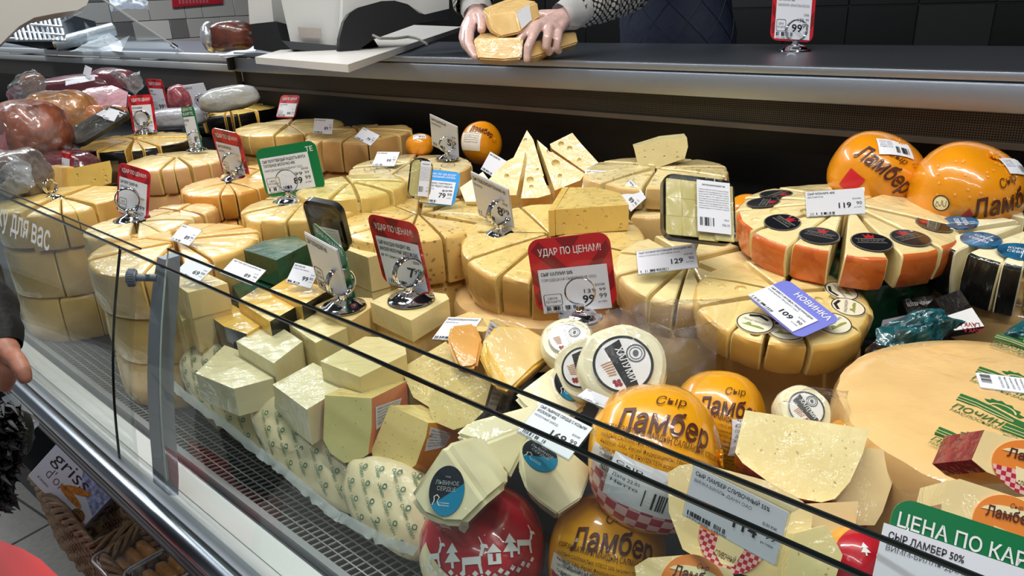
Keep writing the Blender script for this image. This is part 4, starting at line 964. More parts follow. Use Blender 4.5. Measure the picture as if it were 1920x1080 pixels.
    def fine(s, d, w_, rows, roll=0, up=None, cap=.05, mat=None, y0=0.0, head=None, step=1.7):
        g = s.map(d, up, roll); bm = bmesh.new(); R = s.R; y = y0
        if head: text(bm, head, 0, y, R * cap * 1.6, w_, 'C', map3=g, z=R * .02, bold=.01); y -= R * cap * 2.2
        for i in range(rows):
            text(bm, FINE[i % len(FINE)], 0, y, R * cap, w_ * (1 - .02 * i), 'C', map3=g, z=R * .02); y -= R * cap * step
        finish(bm, 'fine_print', mat or BROWN, s.o, 0)
    def area(s, d, x0, x1, y0, y1, mat, z=.014, roll=0, up=None, name='printed_panel', uv=None):
        g = s.map(d, up, roll); bm = bmesh.new(); R = s.R; patch(bm, clipbox(x0 * R, x1 * R, y0 * R, y1 * R, 8), z * R, g, 9, uv=uv); finish(bm, name, mat, s.o, 60)
    def motifs(s, d, items, mat=None, roll=0, up=None):
        g = s.map(d, up, roll); bm = bmesh.new(); R = s.R
        for x, y, k, kind in items:
            for sh in MOTIF[kind]:
                try: bm.faces.new([bm.verts.new(g((x + a * k) * R, (y + b * k) * R, R * .02)) for a, b in sh])
                except ValueError: pass
        finish(bm, 'white_pattern', mat or WHITEINK, s.o, 0)
FINE = ['МАЙДЫҢ САЛМАҚТЫҚ ҮЛЕСІ 50% қышқыл пастерленген сиыр сүті', 'Өндіруші: ААҚ, Ресей Федерациясы, Мәскеу қ., құрғақ орында', 'сақтау мерзімі 10 ТӘУЛІКТЕН аспайды, температурасы 0 +6', 'Пищевая ценность 100 г: белки 24 г, жиры 30 г, 1511 кДж', 'Изготовлено из пастеризованного молока, соль, закваска']
MOTIF = {'tree': [[(0, .5), (.22, .15), (-.22, .15)], [(0, .25), (.3, -.15), (-.3, -.15)], [(-.05, -.15), (.05, -.15), (.05, -.35), (-.05, -.35)]],
         'house': [[(-.28, .1), (.28, .1), (0, .42)], [(-.24, .06), (-.06, .06), (-.06, -.3), (-.24, -.3)], [(.06, .06), (.24, .06), (.24, -.3), (.06, -.3)], [(-.06, -.2), (.06, -.2), (.06, -.3), (-.06, -.3)]],
         'deer': [[(-.3, .05), (.25, .05), (.25, -.15), (-.3, -.15)], [(-.3, -.15), (-.22, -.15), (-.24, -.42), (-.32, -.42)], [(.15, -.15), (.24, -.15), (.28, -.42), (.2, -.42)], [(.2, .05), (.3, .05), (.38, .3), (.28, .3)], [(.25, .3), (.5, .24), (.45, .36), (.28, .4)], [(.28, .4), (.32, .4), (.24, .6), (.2, .6)]],
         'dot': [[(0, .12), (.12, 0), (0, -.12), (-.12, 0)]], 'star': [[(0, .2), (.05, .05), (0, -.2), (-.05, .05)], [(.2, 0), (.05, .05), (-.2, 0), (.05, -.05)]]}
V0 = nrm(0, 20)
h1 = Head((1642, 328), .835, 84, 'orange wrapped ball with diagonal brown lettering at the rear', nrm(40, 62), .86)
h1.area(nrm(-52, 2), -.20, .20, -.25, .20, RED, roll=-30, name='red_panel'); h1.brand(nrm(-14, 24), 1.0, roll=-40); h1.label(nrm(8, 52), .062, .040, roll=-14, seed=3); h1.fine(nrm(42, 14), .055, 6, roll=-8, cap=.04, y0=.01)
h2 = Head((1810, 362), .825, 97, 'orange wrapped ball at the rear right with sprinkled stars', nrm(25, 62), .88)
h2.brand(nrm(14, 8), 1.0, roll=12); h2.label(nrm(48, 40), .056, .034, roll=-24, seed=4)
rg = random.Random(5); h2.motifs(nrm(-15, 22), [(rg.uniform(-.75, .75), rg.uniform(-.35, .55), .16, 'star') for _ in range(26)], plain('ink_peach', '#f2c07a', .4)); h2.motifs(nrm(-5, -8), [(-.35, -.15, .5, 'tree')], plain('ink_red', '#c23a1c', .4))
g_ = h2.map(nrm(-52, 0)); bm = bmesh.new(); patch(bm, ell2d(h2.R * .15, h2.R * .15, 20), h2.R * .015, g_, 3); l_ = finish(bm, 'round_mark', CREAMP, h2.o, 0); bm = bmesh.new(); frame2d(bm, ell2d(h2.R * .15, h2.R * .15, 20), h2.R * .02, h2.R * .022, g_); text(bm, 'حلال', 0, -h2.R * .03, h2.R * .09, h2.R * .18, 'C', map3=g_, z=h2.R * .022); finish(bm, 'ring', INK, l_, 0)
h3 = Head((903, 268), .80, 40, 'small tilted orange ball at the rear with a white print', nrm(50, 15), .8); h3.area(nrm(-30, 25), -.6, .5, -.6, .25, plain('print_cream', '#efe6d6', .4)); h3.brand(nrm(10, 50), .9, roll=-20, small=None); h3.fine(nrm(-30, 25), .045, 5, cap=.06, y0=.01, mat=INKG)
h4 = Head((787, 272), .80, 26, 'small orange ball half hidden behind the rear white card', UP, .8); h4.label(nrm(10, 55), .035, .022, seed=5)
h5 = Head((1402, 402), .775, 40, 'orange ball peeping out behind the sliced cheese tray', nrm(0, 70), .85, t=1.34); h5.area(nrm(20, 60), -.4, .4, -.2, .3, DRED)
# front heads
HG = 'ҚҰРҒАҚ ЗАТТАҒЫ МАЙДЫҢ САЛМАҚТЫҚ ҮЛЕСІ 50%'
def frontball(px, t, hw, label, d, roll, pole, gd=None, sq=.86, seed=1, lab=None, k=1):
    h = Head(px, None, hw, label, pole, sq, [YEW], t=t)
    h.brand(nrm(*d), .92 * k, roll)
    dd = nrm(d[0] - 6, d[1] - 28); h.fine(dd, h.R * 1.75, 9, roll, cap=.052, y0=h.R * .18, head=HG)
    if gd:
        h.area(nrm(gd[0], gd[1] + 19), -.85, .85, -.16, .12, plain('print_white', '#e6dcd0', .4, coat=.6), roll=roll); h.area(nrm(*gd), -.85, .85, -.50, .12, GING, .016, roll=roll, uv=5, name='gingham_panel')
        h.fine(nrm(gd[0], gd[1] + 21), h.R * 1.2, 2, roll, cap=.09, mat=INK, y0=0)
    if lab: h.label(nrm(*lab[0]), lab[1], lab[2], lab[3], seed)
    return h
frontball((1348, 790), .93, 95, 'yellow wrapped ball right behind the one with the barcode label', (2, 48), -14, nrm(60, 10), lab=((25, 10), .06, .045, -12))
frontball((1228, 858), .83, 138, 'yellow wrapped ball with a barcode label and gingham rim behind the glass edges', (2, 62), -16, nrm(70, 10), gd=(-18, -2), lab=((-16, 10), .085, .05, -14), seed=8)
frontball((1140, 1050), .85, 122, 'yellow wrapped ball at the bottom edge of the picture', (2, 58), -12, nrm(70, 10), gd=(-14, 2))
hr = Head((905, 1028), None, 118, 'red wrapped ball with white winter pattern at the front glass', nrm(-10, 80), .88, [REDW, YEW], split=11, t=.88, knot=False)
hr.motifs(nrm(-8, 44), [(-.62, -.1, .42, 'deer'), (-.30, -.16, .42, 'tree'), (.0, -.2, .5, 'deer'), (.32, -.18, .40, 'house'), (.58, -.08, .42, 'tree'), (.82, 0, .45, 'deer'), (-.45, .25, .1, 'dot'), (.2, .12, .1, 'dot'), (.5, .2, .12, 'star')], roll=8)
hr.motifs(nrm(-8, 14), [(-.9 + .09 * i, .06 + .06 * (i % 2), .38, 'dot') for i in range(22)], roll=4)
hr.area(nrm(-28, 66), -.30, .12, -.22, .12, WHITEINK, roll=-10, name='info_panel'); hr.area(nrm(-44, 4), -.45, .25, -.35, .3, CREAMP, roll=-20, name='picture_panel'); hr.fine(nrm(20, 2), .075, 8, roll=12, cap=.045, y0=.02)
hq = Head((1600, 890), None, 104, 'red and yellow wrapped ball behind the large cut piece', nrm(50, 5), .86, [REDW, YEW], split=9, t=.80, knot=False)
hq.motifs(nrm(55, 22), [(-.25, .62, .4, 'deer'), (-.05, .35, .36, 'tree'), (.05, .1, .36, 'house'), (.0, -.2, .36, 'deer'), (-.05, -.45, .34, 'house')], roll=-70); hq.motifs(nrm(0, 70), [(-.5 + .25 * i, .1, .3, ('deer', 'tree', 'house')[i % 3]) for i in range(5)], roll=-30)
hz = Head((1605, 1062), None, 72, 'red wrapped ball under the glass edges at the bottom', nrm(30, 20), .86, [REDW, YEW], split=9, t=.66, knot=False)
hz.motifs(nrm(20, 50), [(-.3, .2, .4, 'tree'), (.1, .1, .45, 'deer'), (.45, .2, .4, 'house'), (.1, -.4, .45, 'deer')], roll=-20)
# ------------------------------------------------------------------ cut pieces with red rind at the lower right
LAM = cheese('paste_creamy', '#efe4b0', seeds=110, seedr=.13, seedc='#a98f45', wr=1.0, wscale=30); LAMP = cheese('paste_creamy_smooth', '#efdcae', var=.05, wr=.4); LRED = plain('red_rind_wrap', '#8d2a2c', .25, coat=1.0, bump=.8, bscale=60, var=.3)
c9 = block('cheese_piece', [(1397, 769), (1630, 805), (1618, 850), (1594, 903), (1566, 935), (1540, 942), (1496, 934), (1440, 903), (1392, 868), (1378, 848)], None, .065, None, 'largest glossy cut piece with red wrapped rind', n=nrm(-4, 48), t=.70, mats=[LAM, LRED], mside={i: 1 for i in range(1, 9)}, bev=.004, shift=VR * .012 - UP * .01)
c10 = block('cheese_piece', [(1600, 838), (1690, 846), (1682, 880), (1655, 960), (1640, 985), (1600, 985), (1560, 960)], None, .04, None, 'flat cut half lying against the red and yellow ball', n=nrm(-2, 40), t=.715, mats=[LAMP, LRED], mside={1: 1, 2: 1, 3: 1, 4: 1}, bev=.003)
c11 = block('cheese_piece', [(1252, 886), (1275, 872), (1312, 868), (1440, 902), (1505, 940), (1524, 962), (1520, 1000), (1470, 1075), (1440, 1090), (1330, 1060), (1280, 1030), (1254, 960)], None, .05, None, 'creamy slab with the orange oval sticker behind the largest tag', n=nrm(-14, 40), t=.655, mats=[LAMP, ORW, LAM], mside={3: 1, 4: 1, 5: 1, 6: 1, 7: 1}, bev=.005)
block('cheese_piece', [(1500, 945), (1610, 940), (1604, 985), (1575, 1025), (1545, 1010), (1515, 985)], None, .04, None, 'small peach cut piece below the largest glossy one', n=nrm(5, 38), t=.67, mats=[LAMP, LRED], mside={1: 1, 2: 1, 3: 1}, bev=.004)
block('cheese_piece', [(1490, 1000), (1550, 985), (1580, 1040), (1565, 1090), (1470, 1090)], None, .04, None, 'wrapped cut piece at the bottom between the glass edges', n=nrm(0, 40), t=.62, mats=[LAM, LRED], mside={1: 1, 2: 1}, bev=.004)
c12 = block('cheese_piece', [(1846, 806), (1960, 838), (1965, 930), (1900, 905), (1850, 885), (1822, 862)], None, .05, None, 'cut piece with an orange sticker at the right edge resting on the big wheel', n=nrm(-8, 38), t=.60, mats=[LAMP, LRED, ORW], mside={3: 2, 4: 1, 5: 1}, bev=.005, shift=-VR * .012)
c13 = block('cheese_piece', [(1775, 902), (1800, 898), (1960, 950), (1960, 1060), (1770, 1010), (1765, 945)], None, .05, None, 'cut piece with an orange sticker above the large green card', n=nrm(-8, 42), t=.52, mats=[LAMP, LRED, ORW], mside={4: 1, 5: 0}, bev=.005)
c14 = block('cheese_piece', [(1190, 1062), (1215, 1046), (1290, 1040), (1370, 1068), (1400, 1130), (1200, 1130)], None, .05, None, 'cut piece with an orange sticker at the bottom edge', n=nrm(-10, 45), t=.63, mats=[LAMP, LRED], bev=.006)
hw_ = Head((1760, 990), None, 55, 'plain red wrapped ball behind the large green card', UP, .8, [REDW], t=.60, knot=False)
def oval(blk, px, py, a, b, roll=0, kind='lam', lift=.0012):
    """Round printed sticker on a piece's face; a, b = half sizes in pixels."""
    o, c, n = blk; p = onplane(px, py, c, n); k = depth(p) / FPX; m = local_frame(n, None, roll); g = face_map(p - c, m); A, B = a * k, b * k
    if kind == 'lam':
        bm = bmesh.new(); sheet(bm, ell2d(A, B, 36), 0, lift, map3=g); s = finish(bm, 'oval_sticker', ORS, o, 0)
        bm = bmesh.new(); sheet(bm, [(x, y) for x, y in ell2d(A * .995, B * .995, 36) if y < -B * .15], lift, lift + .0003, map3=g, mi=0)
        lay = bm.loops.layers.uv.verify()
        for f in bm.faces:
            for l in f.loops:
                q = m.transposed() @ (l.vert.co - (p - c)); l[lay].uv = (q.x / A * .5, q.y / A * .5)
        finish(bm, 'gingham_band', GING, s, 0)
        bm = bmesh.new(); sheet(bm, [(-A * .42, -B * .05), (A * .42, -B * .2), (A * .30, -B * .75), (-A * .05, -B * .82), (-A * .36, -B * .6)], lift + .0003, lift + .0006, map3=g); sheet(bm, ell2d(A * .85, B * .35, 20)[1:10], lift + .0003, lift + .0005, map3=lambda x, y, z: g(x, y + B * .3, z)); finish(bm, 'cream_shield', CREAMP, s, 0)
        bm = bmesh.new(); text(bm, 'Ламбер', 0, B * .22, B * .34, A * 1.35, 'C', z=lift + .0008, map3=g, bold=.02, skew=.1); text(bm, 'СЛИВОЧНЫЙ', -A * .02, -B * .68, B * .16, A * .62, 'C', z=lift + .0009, map3=g, bold=.01); text(bm, 'Сыр', A * .15, B * .62, B * .16, A * .35, 'C', z=lift + .0008, map3=g, skew=.3); finish(bm, 'lettering', BROWN, s, 0)
    else:
        bm = bmesh.new(); sheet(bm, ell2d(A, B, 36), 0, lift, map3=g); s = finish(bm, 'oval_sticker', plain('sticker_navy', '#1b222b', .35, coat=.6), o, 0)
        el = ell2d(A, B, 36); h = [(x, y) for x, y in el if y < x * .7 - B * .05]
        bm = bmesh.new(); sheet(bm, sorted(h, key=lambda q: math.atan2(q[1] + B * .3, q[0] - A * .3)), lift, lift + .0003, map3=g); finish(bm, 'blue_half', plain('sticker_blue', '#0f83ad', .35, coat=.6), s, 0)
        bm = bmesh.new(); text(bm, 'ЛЬВИНОЕ', 0, B * .22, B * .17, A * 1.35, 'C', z=lift + .0007, map3=g); text(bm, 'СЕРДЦЕ', 0, -B * .02, B * .17, A * 1.1, 'C', z=lift + .0007, map3=g); text(bm, 'сыр', 0, B * .52, B * .08, A * .3, 'C', z=lift + .0007, map3=g); finish(bm, 'lettering', plain('ink_silver', '#aab0b4', .4), s, 0)
        bm = bmesh.new(); tube(bm, [g(A * x, B * y, lift) for x, y in ((-.72, -.62), (-.62, -.45), (-.66, -.28), (-.5, -.2), (-.35, -.3), (-.45, -.45), (-.3, -.62))], B * .022, 5); text(bm, 'с козьим', -A * .30, -B * .52, B * .06, A * .55, z=lift + .0007, map3=g); text(bm, 'молоком', -A * .30, -B * .62, B * .06, A * .55, z=lift + .0007, map3=g); finish(bm, 'goat_outline', WHITEINK, s, 0)
oval(c11, 1375, 1005, 62, 68, -18); oval(c12, 1935, 880, 70, 52, -14); oval(c13, 1890, 990, 62, 60, -12); oval(c14, 1300, 1105, 62, 62, -10)
def ray_hit(o, px, py):
    bpy.context.view_layer.update(); mi = o.matrix_world.inverted(); d = ray(px, py); ok, loc, nn, _ = o.ray_cast(mi @ CAM, (mi.to_3x3() @ d).normalized())
    return (o.matrix_world @ loc, (o.matrix_world.to_3x3() @ nn).normalized()) if ok else (None, None)
def oval_hull(L, px, py, a, b, roll, kind='lion'):
    o = L[0]; p, n = ray_hit(o, px, py)
    if p is None: return
    loc = o.location.copy(); q = loc + n * ((p - loc).dot(n)); k = len(o.children); oval((o, q, n), px, py, a, b, roll, kind)
    for ch in list(o.children)[k:]: ch.location = q - loc
oval_hull(LV1, 838, 920, 35, 46, 4); oval_hull(LV2, 1066, 722, 30, 34, -30); oval_hull(LV3, 1012, 855, 36, 34, -70)
# ------------------------------------------------------------------ stickers on cut wheels
STB = plain('sticker_black', '#14151a', .3, coat=.8); STG = plain('sticker_grey_ring', '#77736b', .4); STC = plain('sticker_cream', '#efe9cd', .4, coat=.6); CROWN = plain('crown_red', '#b5202c', .35, coat=.5)
OLIVE = plain('ink_olive', '#8f9a52', .5); STBL = plain('sticker_northern', '#16608a', .3, coat=.8, bscale=50, var=.7); MARO = plain('ink_maroon', '#5d3122', .5)
def wsticker(w5, kind, rf=.70, a=.03, b=.022, roll=0, side=False):
    o, am, R, h, mw = w5; r = R * rf; out = Vector((math.cos(am), math.sin(am), 0)); x = Vector((-out.y, out.x, 0)); c = out * r + Vector((0, 0, h + .0024))
    ro = Matrix.Rotation(math.radians(roll), 3, 'Z'); x = ro @ x; y = ro @ (-out)
    g = lambda u, v, z: c + x * u + y * v + Vector((0, 0, z))
    z1 = .0008
    bm = bmesh.new(); sheet(bm, ell2d(a, b, 30), -.002, z1, map3=g)
    if kind == 'monarch':
        s = finish(bm, 'oval_sticker', STB, o, 0); bm = bmesh.new(); frame2d(bm, ell2d(a * .99, b * .99, 30), a * .05, z1 + .0003, g)
        for yy in (.28, -.12): sheet(bm, [(-a * .72, b * yy), (a * .72, b * yy), (a * .72, b * (yy + .05)), (-a * .72, b * (yy + .05))], z1, z1 + .0004, map3=g)
        text(bm, 'МОНАРХ', 0, 0, b * .22, a * 1.25, 'C', z=z1 + .0005, map3=g); finish(bm, 'lettering', STG, s, 0)
        bm = bmesh.new(); sheet(bm, [(a * u, b * v) for u, v in ((-.2, .36), (.2, .36), (.27, .78), (.12, .58), (0, .85), (-.12, .58), (-.27, .78))], z1, z1 + .0005, map3=g); finish(bm, 'crown', CROWN, s, 0)
    elif kind == 'grand':
        s = finish(bm, 'oval_sticker', STC, o, 0); bm = bmesh.new(); frame2d(bm, ell2d(a * .99, b * .99, 30), a * .06, z1 + .0003, g)
        sheet(bm, [(a * u, b * v) for u, v in ((-.5, .45), (0, .66), (.5, .45), (.55, .62), (0, .86), (-.55, .62))], z1, z1 + .0004, map3=g); finish(bm, 'ribbon', INK, s, 0)
        bm = bmesh.new(); text(bm, 'ГРАНД МААСДАМ', 0, b * .05, b * .17, a * 1.45, 'C', z=z1 + .0005, map3=g); finish(bm, 'lettering', INKG, s, 0)
        bm = bmesh.new(); sheet(bm, [(a * u, b * v) for u, v in ((-.6, -.4), (.6, -.42), (.62, -.3), (.3, -.22), (-.1, -.28), (-.2, -.1), (-.34, -.1), (-.42, -.28))], z1, z1 + .0004, map3=g); finish(bm, 'landscape', OLIVE, s, 0)
    else:
        s = finish(bm, 'oval_sticker', STBL, o, 0); bm = bmesh.new(); text(bm, 'КОРОЛЬ', 0, b * .12, b * .26, a * 1.1, 'C', z=z1 + .0005, map3=g); text(bm, 'СЕВЕРА', 0, -b * .28, b * .26, a * 1.1, 'C', z=z1 + .0005, map3=g); sheet(bm, [(a * .1, -b * .8), (a * .13, -b * .8), (a * .13, b * .8), (a * .1, b * .8)], z1, z1 + .0004, map3=g); finish(bm, 'lettering', WHITEINK, s, 0)
def near_px(key, pts, kind, a, b, rf=None, roll=0):
    """Sticker on the wedge of a cut wheel whose direction is nearest to each seen place."""
    for q in pts:
        best = None
        for w5 in WEDGES[key]:
            o, am, R, h, mw = w5; n = mw.to_3x3() @ UP; p0 = mw @ Vector((0, 0, h)); l = mw.inverted() @ onplane(q[0], q[1], p0, n)
            d = abs((math.atan2(l.y, l.x) - am + math.pi) % (2 * math.pi) - math.pi); r = math.hypot(l.x, l.y) / R
            if best is None or d < best[0]: best = (d, w5, r, math.atan2(l.y, l.x))
        w5 = best[1]; wsticker((w5[0], best[3], w5[2], w5[3], w5[4]), kind, rf or min(best[2], .74), a, b, roll)
near_px('U', [(1420, 366), (1436, 391), (1471, 427), (1532, 455), (1627, 461), (1717, 461), (1748, 432)], 'monarch', .029, .027)
near_px('T', [(1384, 650), (1470, 637), (1560, 612), (1594, 585), (1592, 549)], 'grand', .025, .023)
near_px('V', [(1838, 403), (1815, 430), (1850, 460), (1905, 505)], 'korol', .028, .024)
# green sun and field logos on the largest wheel, and its shelf label
def pochinki(parent, base, x, y, s, only=None):
    g = lambda u, v, z: base + x * (u * s) + y * (v * s) + x.cross(y) * z
    bm = bmesh.new()
    sheet(bm, [(-.5, .0), (-.5, .24), (-.28, .20), (.0, .10), (.30, -.06), (.52, -.12), (.47, -.26), (.2, -.20), (-.2, -.04)], -.002, .0006, map3=g)
    sun = []
    for k in range(13):
        a = math.pi * k / 12; r = .30 if k % 2 else .24; sun.append((.10 + r * math.cos(a), .12 + r * math.sin(a) * .8 - .12 * math.cos(a)))
    sheet(bm, sun, -.002, .0005, map3=g)
    text(bm, 'ПОЧИНКИ', -.02, -.38, .17, .95, 'C', rot=-12, z=.0006, map3=g, bold=.01); text(bm, 'МАСЛОСЫРЗАВОД', -.02, -.50, .085, .95, 'C', rot=-12, z=.0006, map3=g)
    lg = finish(bm, 'printed_logo', plain('ink_green', '#2c6b33', .5, coat=.5), parent, 0)
    bm = bmesh.new(); arc = [(.10 + .19 * math.cos(math.pi * k / 10), .10 + .15 * math.sin(math.pi * k / 10) - .05 * math.cos(math.pi * k / 10)) for k in range(11)]
    arc2 = [(.10 + (u - .10) * .86, .10 + (v - .10) * .86) for u, v in arc[::-1]]; sheet(bm, arc + arc2, .0004, .0009, map3=g)
    for d in (0, .09): sheet(bm, [(-.5, .13 - d), (-.25, .09 - d), (.05, -.02 - d), (.3, -.14 - d * .4), (.3, -.155 - d * .4), (.05, -.04 - d), (-.25, .075 - d), (-.5, .115 - d)], .0004, .0009, map3=g)
    finish(bm, 'logo_lines', plain('ink_sand', '#e6c995', .5), lg, 0)
bpy.context.view_layer.update()
xr = (at(1900, 793, .739) - at(1840, 775, .739)).normalized(); yr = UP.cross(xr)
for q, s_ in (((1862, 770), .068), ((1815, 832), .058), ((1895, 715), .068), ((1925, 648), .068), ((1955, 830), .068)):
    pochinki(BIG, at(q[0], q[1], .7395) - BIG.location, xr, yr, s_)
lb = at(1895, 722, .7395) - BIG.location; lx = (at(1862, 752, .74) - at(1840, 690, .74)).normalized(); ly = UP.cross(lx)
gl = lambda u, v, z: lb + lx * u + ly * v + UP * z
bm = bmesh.new(); sheet(bm, rect2d(.036, .062, .003, 3), 0, .0016, map3=gl); sl = finish(bm, 'shelf_label', PAPER, BIG, 0)
bm = bmesh.new(); barcode(bm, -.014, -.028, .02, .010, 16, 5, gl, .002)
for i in range(7): text(bm, FINE[i % 5][:26], -.014, -.010 + i * .005, .0022, .027, map3=gl, z=.002)
finish(bm, 'lettering', INK, sl, 0)
# ------------------------------------------------------------------ standing holey triangles, rear pieces
def pit(b, spots, r0=.008):
    o, c, n = b; bl = []
    for px, py, k in spots:
        p = onplane(px, py, c, n) - c; bl.append((p, (r0 * k, r0 * k, r0 * k)))
    bpy.context.view_layer.update(); boolean_cut(o, bl)
tri = [([(1073, 249), (1090, 270), (1126, 309), (1097, 322), (1034, 278), (1031, 270)], nrm(-4, 38), .81, 'holey triangle furthest right standing against the dark back', [(1052, 270, .9), (1068, 278, .8), (1086, 300, .7)]),
       ([(988, 244), (1000, 262), (1020, 330), (975, 345), (958, 305)], nrm(-8, 40), .815, 'holey triangle with the highest tip', [(985, 262, .6)]),
       ([(1007, 262), (1028, 280), (1097, 326), (1088, 338), (1040, 357)], nrm(0, 42), .80, 'wide holey triangle in film right of the pointed one', [(1042, 306, 1.2), (1030, 283, .8), (1050, 330, .7)]),
       ([(985, 284), (968, 366), (940, 366), (903, 350), (950, 302)], nrm(-8, 42), .795, 'holey triangle left of the pointed one', [(950, 330, .7)]),
       ([(992, 277), (1033, 364), (1008, 371), (977, 372)], nrm(-4, 45), .79, 'pointed holey triangle at the front of the group', [(994, 337, 1.0), (996, 350, .6), (1008, 318, .5)])]
for px, n, z, lab, sp in tri:
    b = block('cheese_wedge', px, z, .045, None, lab, n=n, mats=[MAA, PER], mside={len(px) - 2: 1, len(px) - 3: 1} if len(px) > 4 else {1: 1, 2: 1}, bev=.003, group='standing holey triangles'); pit(b, sp)
block('cheese_wedge', [(862, 352), (905, 322), (915, 335), (898, 378), (872, 378)], .785, .04, None, 'white wrapped wedge under the leaning tag', n=nrm(-20, 55), mats=[cheese('paste_white', '#efe9cf', wr=.8), CRR], bev=.004)
wheel('X', (770, 312), .782, 108, .06, [180, 215, 255, 290, 325, 0, 50, 90, 135], [cheese('paste_bone', '#ecdcb0', var=.06), CRR], 'the bone white wheel with printed ovals at the rear', seed=30)
for (o, am, R, h, mw) in WEDGES['X'][:9]:
    bm = bmesh.new(); out = Vector((math.cos(am), math.sin(am), 0)); x = Vector((-out.y, out.x, 0)); g = lambda u, v, z: out * (R * .68) + x * u - out * v + Vector((0, 0, h + .0045 + z))
    frame2d(bm, ell2d(.022, .016, 24), .002, 0, g); text(bm, 'БОН-ЖУР', 0, -.002, .005, .03, 'C', z=0, map3=g); finish(bm, 'printed_oval', INKG, o, 0)
ob = block('cheese_block', [(1041, 393), (1068, 351), (1120, 351), (1162, 362), (1179, 384)], .80, .047, None, 'big yellow cut block with small holes resting on the straw wheel', mats=[cheese('paste_yellow_top', '#e9cf80', spot='#b99a4c', sscale=60, samt=.58), cheese('paste_yellow_cut', '#f0d27c', wr=.3, pits=75, spot='#c9a24c', sscale=90, samt=.68)], mside={4: 1}, bev=.003)
block('cheese_block', [(1028, 395), (1055, 351), (1066, 351), (1040, 394)], .80, .047, None, 'thin yellow slice against the left of the big yellow block', mats=[YE], bev=.002)
block('cheese_wedge', [(1189, 279), (1240, 263), (1288, 258), (1290, 275), (1284, 297), (1200, 326), (1195, 303)], .835, .05, None, 'porous wedge lying on top of the rear cream wheel', n=nrm(-5, 14), mats=[cheese('paste_porous_cut', '#ebdfae', pits=70, spot='#b7a25f', sscale=90, samt=.66, wr=.3), CR], bev=.004, shift=VA * 0 + UP * .012)
# ------------------------------------------------------------------ sliced cheese trays
TRAY = plain('black_tray', '#1d1f1c', .35, coat=.5); SLI = cheese('paste_slice', '#ecdb9b', var=.05, wrap=.3)
def tray(C, z, label, rows=3, cols=4, asp=.9, yaw0=0, el0=15, lab=(.18, .02, .46, .80), deep=False, near=0, seed=1, t=None, slices=True, wt=1):
    cx = sum(c[0] for c in C) / 4; cy = sum(c[1] for c in C) / 4; p0 = atd(cx, cy, t) if t else at(cx, cy, z)
    ctr, m3, w_, h_ = fitcard(C, p0, asp, yaw0, el0, wt); o = thing('cheese_tray', label, 'packed cheese', group='film covered trays'); o.matrix_world = mat4(ctr, m3)
    bm = bmesh.new(); out = rect2d(w_, h_, .018, 5); inn = rect2d(w_ * .90, h_ * .90, .014, 5); n = len(out)
    a = [bm.verts.new((x, y, .004)) for x, y in out]; b = [bm.verts.new((x, y, -.002)) for x, y in inn]; c = [bm.verts.new((x, y, -.008)) for x, y in out]
    for i in range(n):
        j = (i + 1) % n; bm.faces.new((a[i], a[j], b[j], b[i])); bm.faces.new((a[i], c[i], c[j], a[j]))
    bm.faces.new(b); bm.faces.new(c[::-1]); finish(bm, 'tray', TRAY, o)
    if slices:
        rr = random.Random(seed)
        for r in range(rows):
            for k in range(cols):
                bm = bmesh.new(); sw, sh = w_ * .86 / cols, h_ * .86 / rows
                x = -w_ * .43 + sw * (k + .55); y = h_ * .43 - sh * (r + .5) - rr.uniform(0, .3) * sh * k * .28
                box(bm, (x, y, .0005 + .0019 * k - .0004 * r), (sw * 1.25, sh * 1.05, .0018), None, .0007, 1); finish(bm, 'cheese_slice', SLI, o)
    zz = .010
    bm = bmesh.new(); sheet(bm, rect2d(w_ * .95, h_ * .95, .014, 4), zz - .0004, zz - .0001); finish(bm, 'film', FILM, o, 0)
    lw, lh = lab[2] * w_, lab[3] * h_; bm = bmesh.new(); sheet(bm, [(lab[0] * w_ + x, lab[1] * h_ + y) for x, y in rect2d(lw, lh)], zz, zz + .0006); l = finish(bm, 'label', PAPER, o, 0)
    bm = bmesh.new(); x0, y0 = lab[0] * w_ - lw * .45, lab[1] * h_ + lh * .40
    text(bm, 'СЫР МААСДАМ КВАДРАТ 45%', x0 + lw * .1, y0, lh * .03, lw * .7, z=zz + .001, bold=.02)
    for i in range(9): text(bm, FINE[i % 5][:44], x0, y0 - lh * (.09 + .045 * i), lh * .022, lw * .9, z=zz + .001)
    barcode(bm, x0, y0 - lh * .78, lw * .45, lh * .16, 20, seed, z=zz + .001); text(bm, '156,10', x0 + lw * .68, y0 - lh * .76, lh * .05, lw * .22, z=zz + .001); text(bm, '79,9', x0 + lw * .74, y0 - lh * .66, lh * .035, lw * .14, z=zz + .001)
    finish(bm, 'lettering', INK, l, 0)
    return o
tray([(1242, 320), (1374, 347), (1379, 455), (1240, 452)], .80, 'black tray of sliced cheese standing upright beside the 89 tag', t=1.12, asp=.95, el0=15, seed=3)
tray([(558, 366), (640, 388), (658, 470), (600, 462)], .775, 'dark tray with a white label standing behind the tilted green card', t=1.25, asp=.62, yaw0=-35, el0=10, slices=False, lab=(.12, -.22, .52, .5), seed=4)
tray([(772, 293), (812, 300), (806, 375), (762, 372)], .80, 'narrow sliced cheese tray half hidden by the blue card', t=1.42, asp=.58, el0=15, rows=1, cols=3, lab=(.22, 0, .45, .85), seed=5)
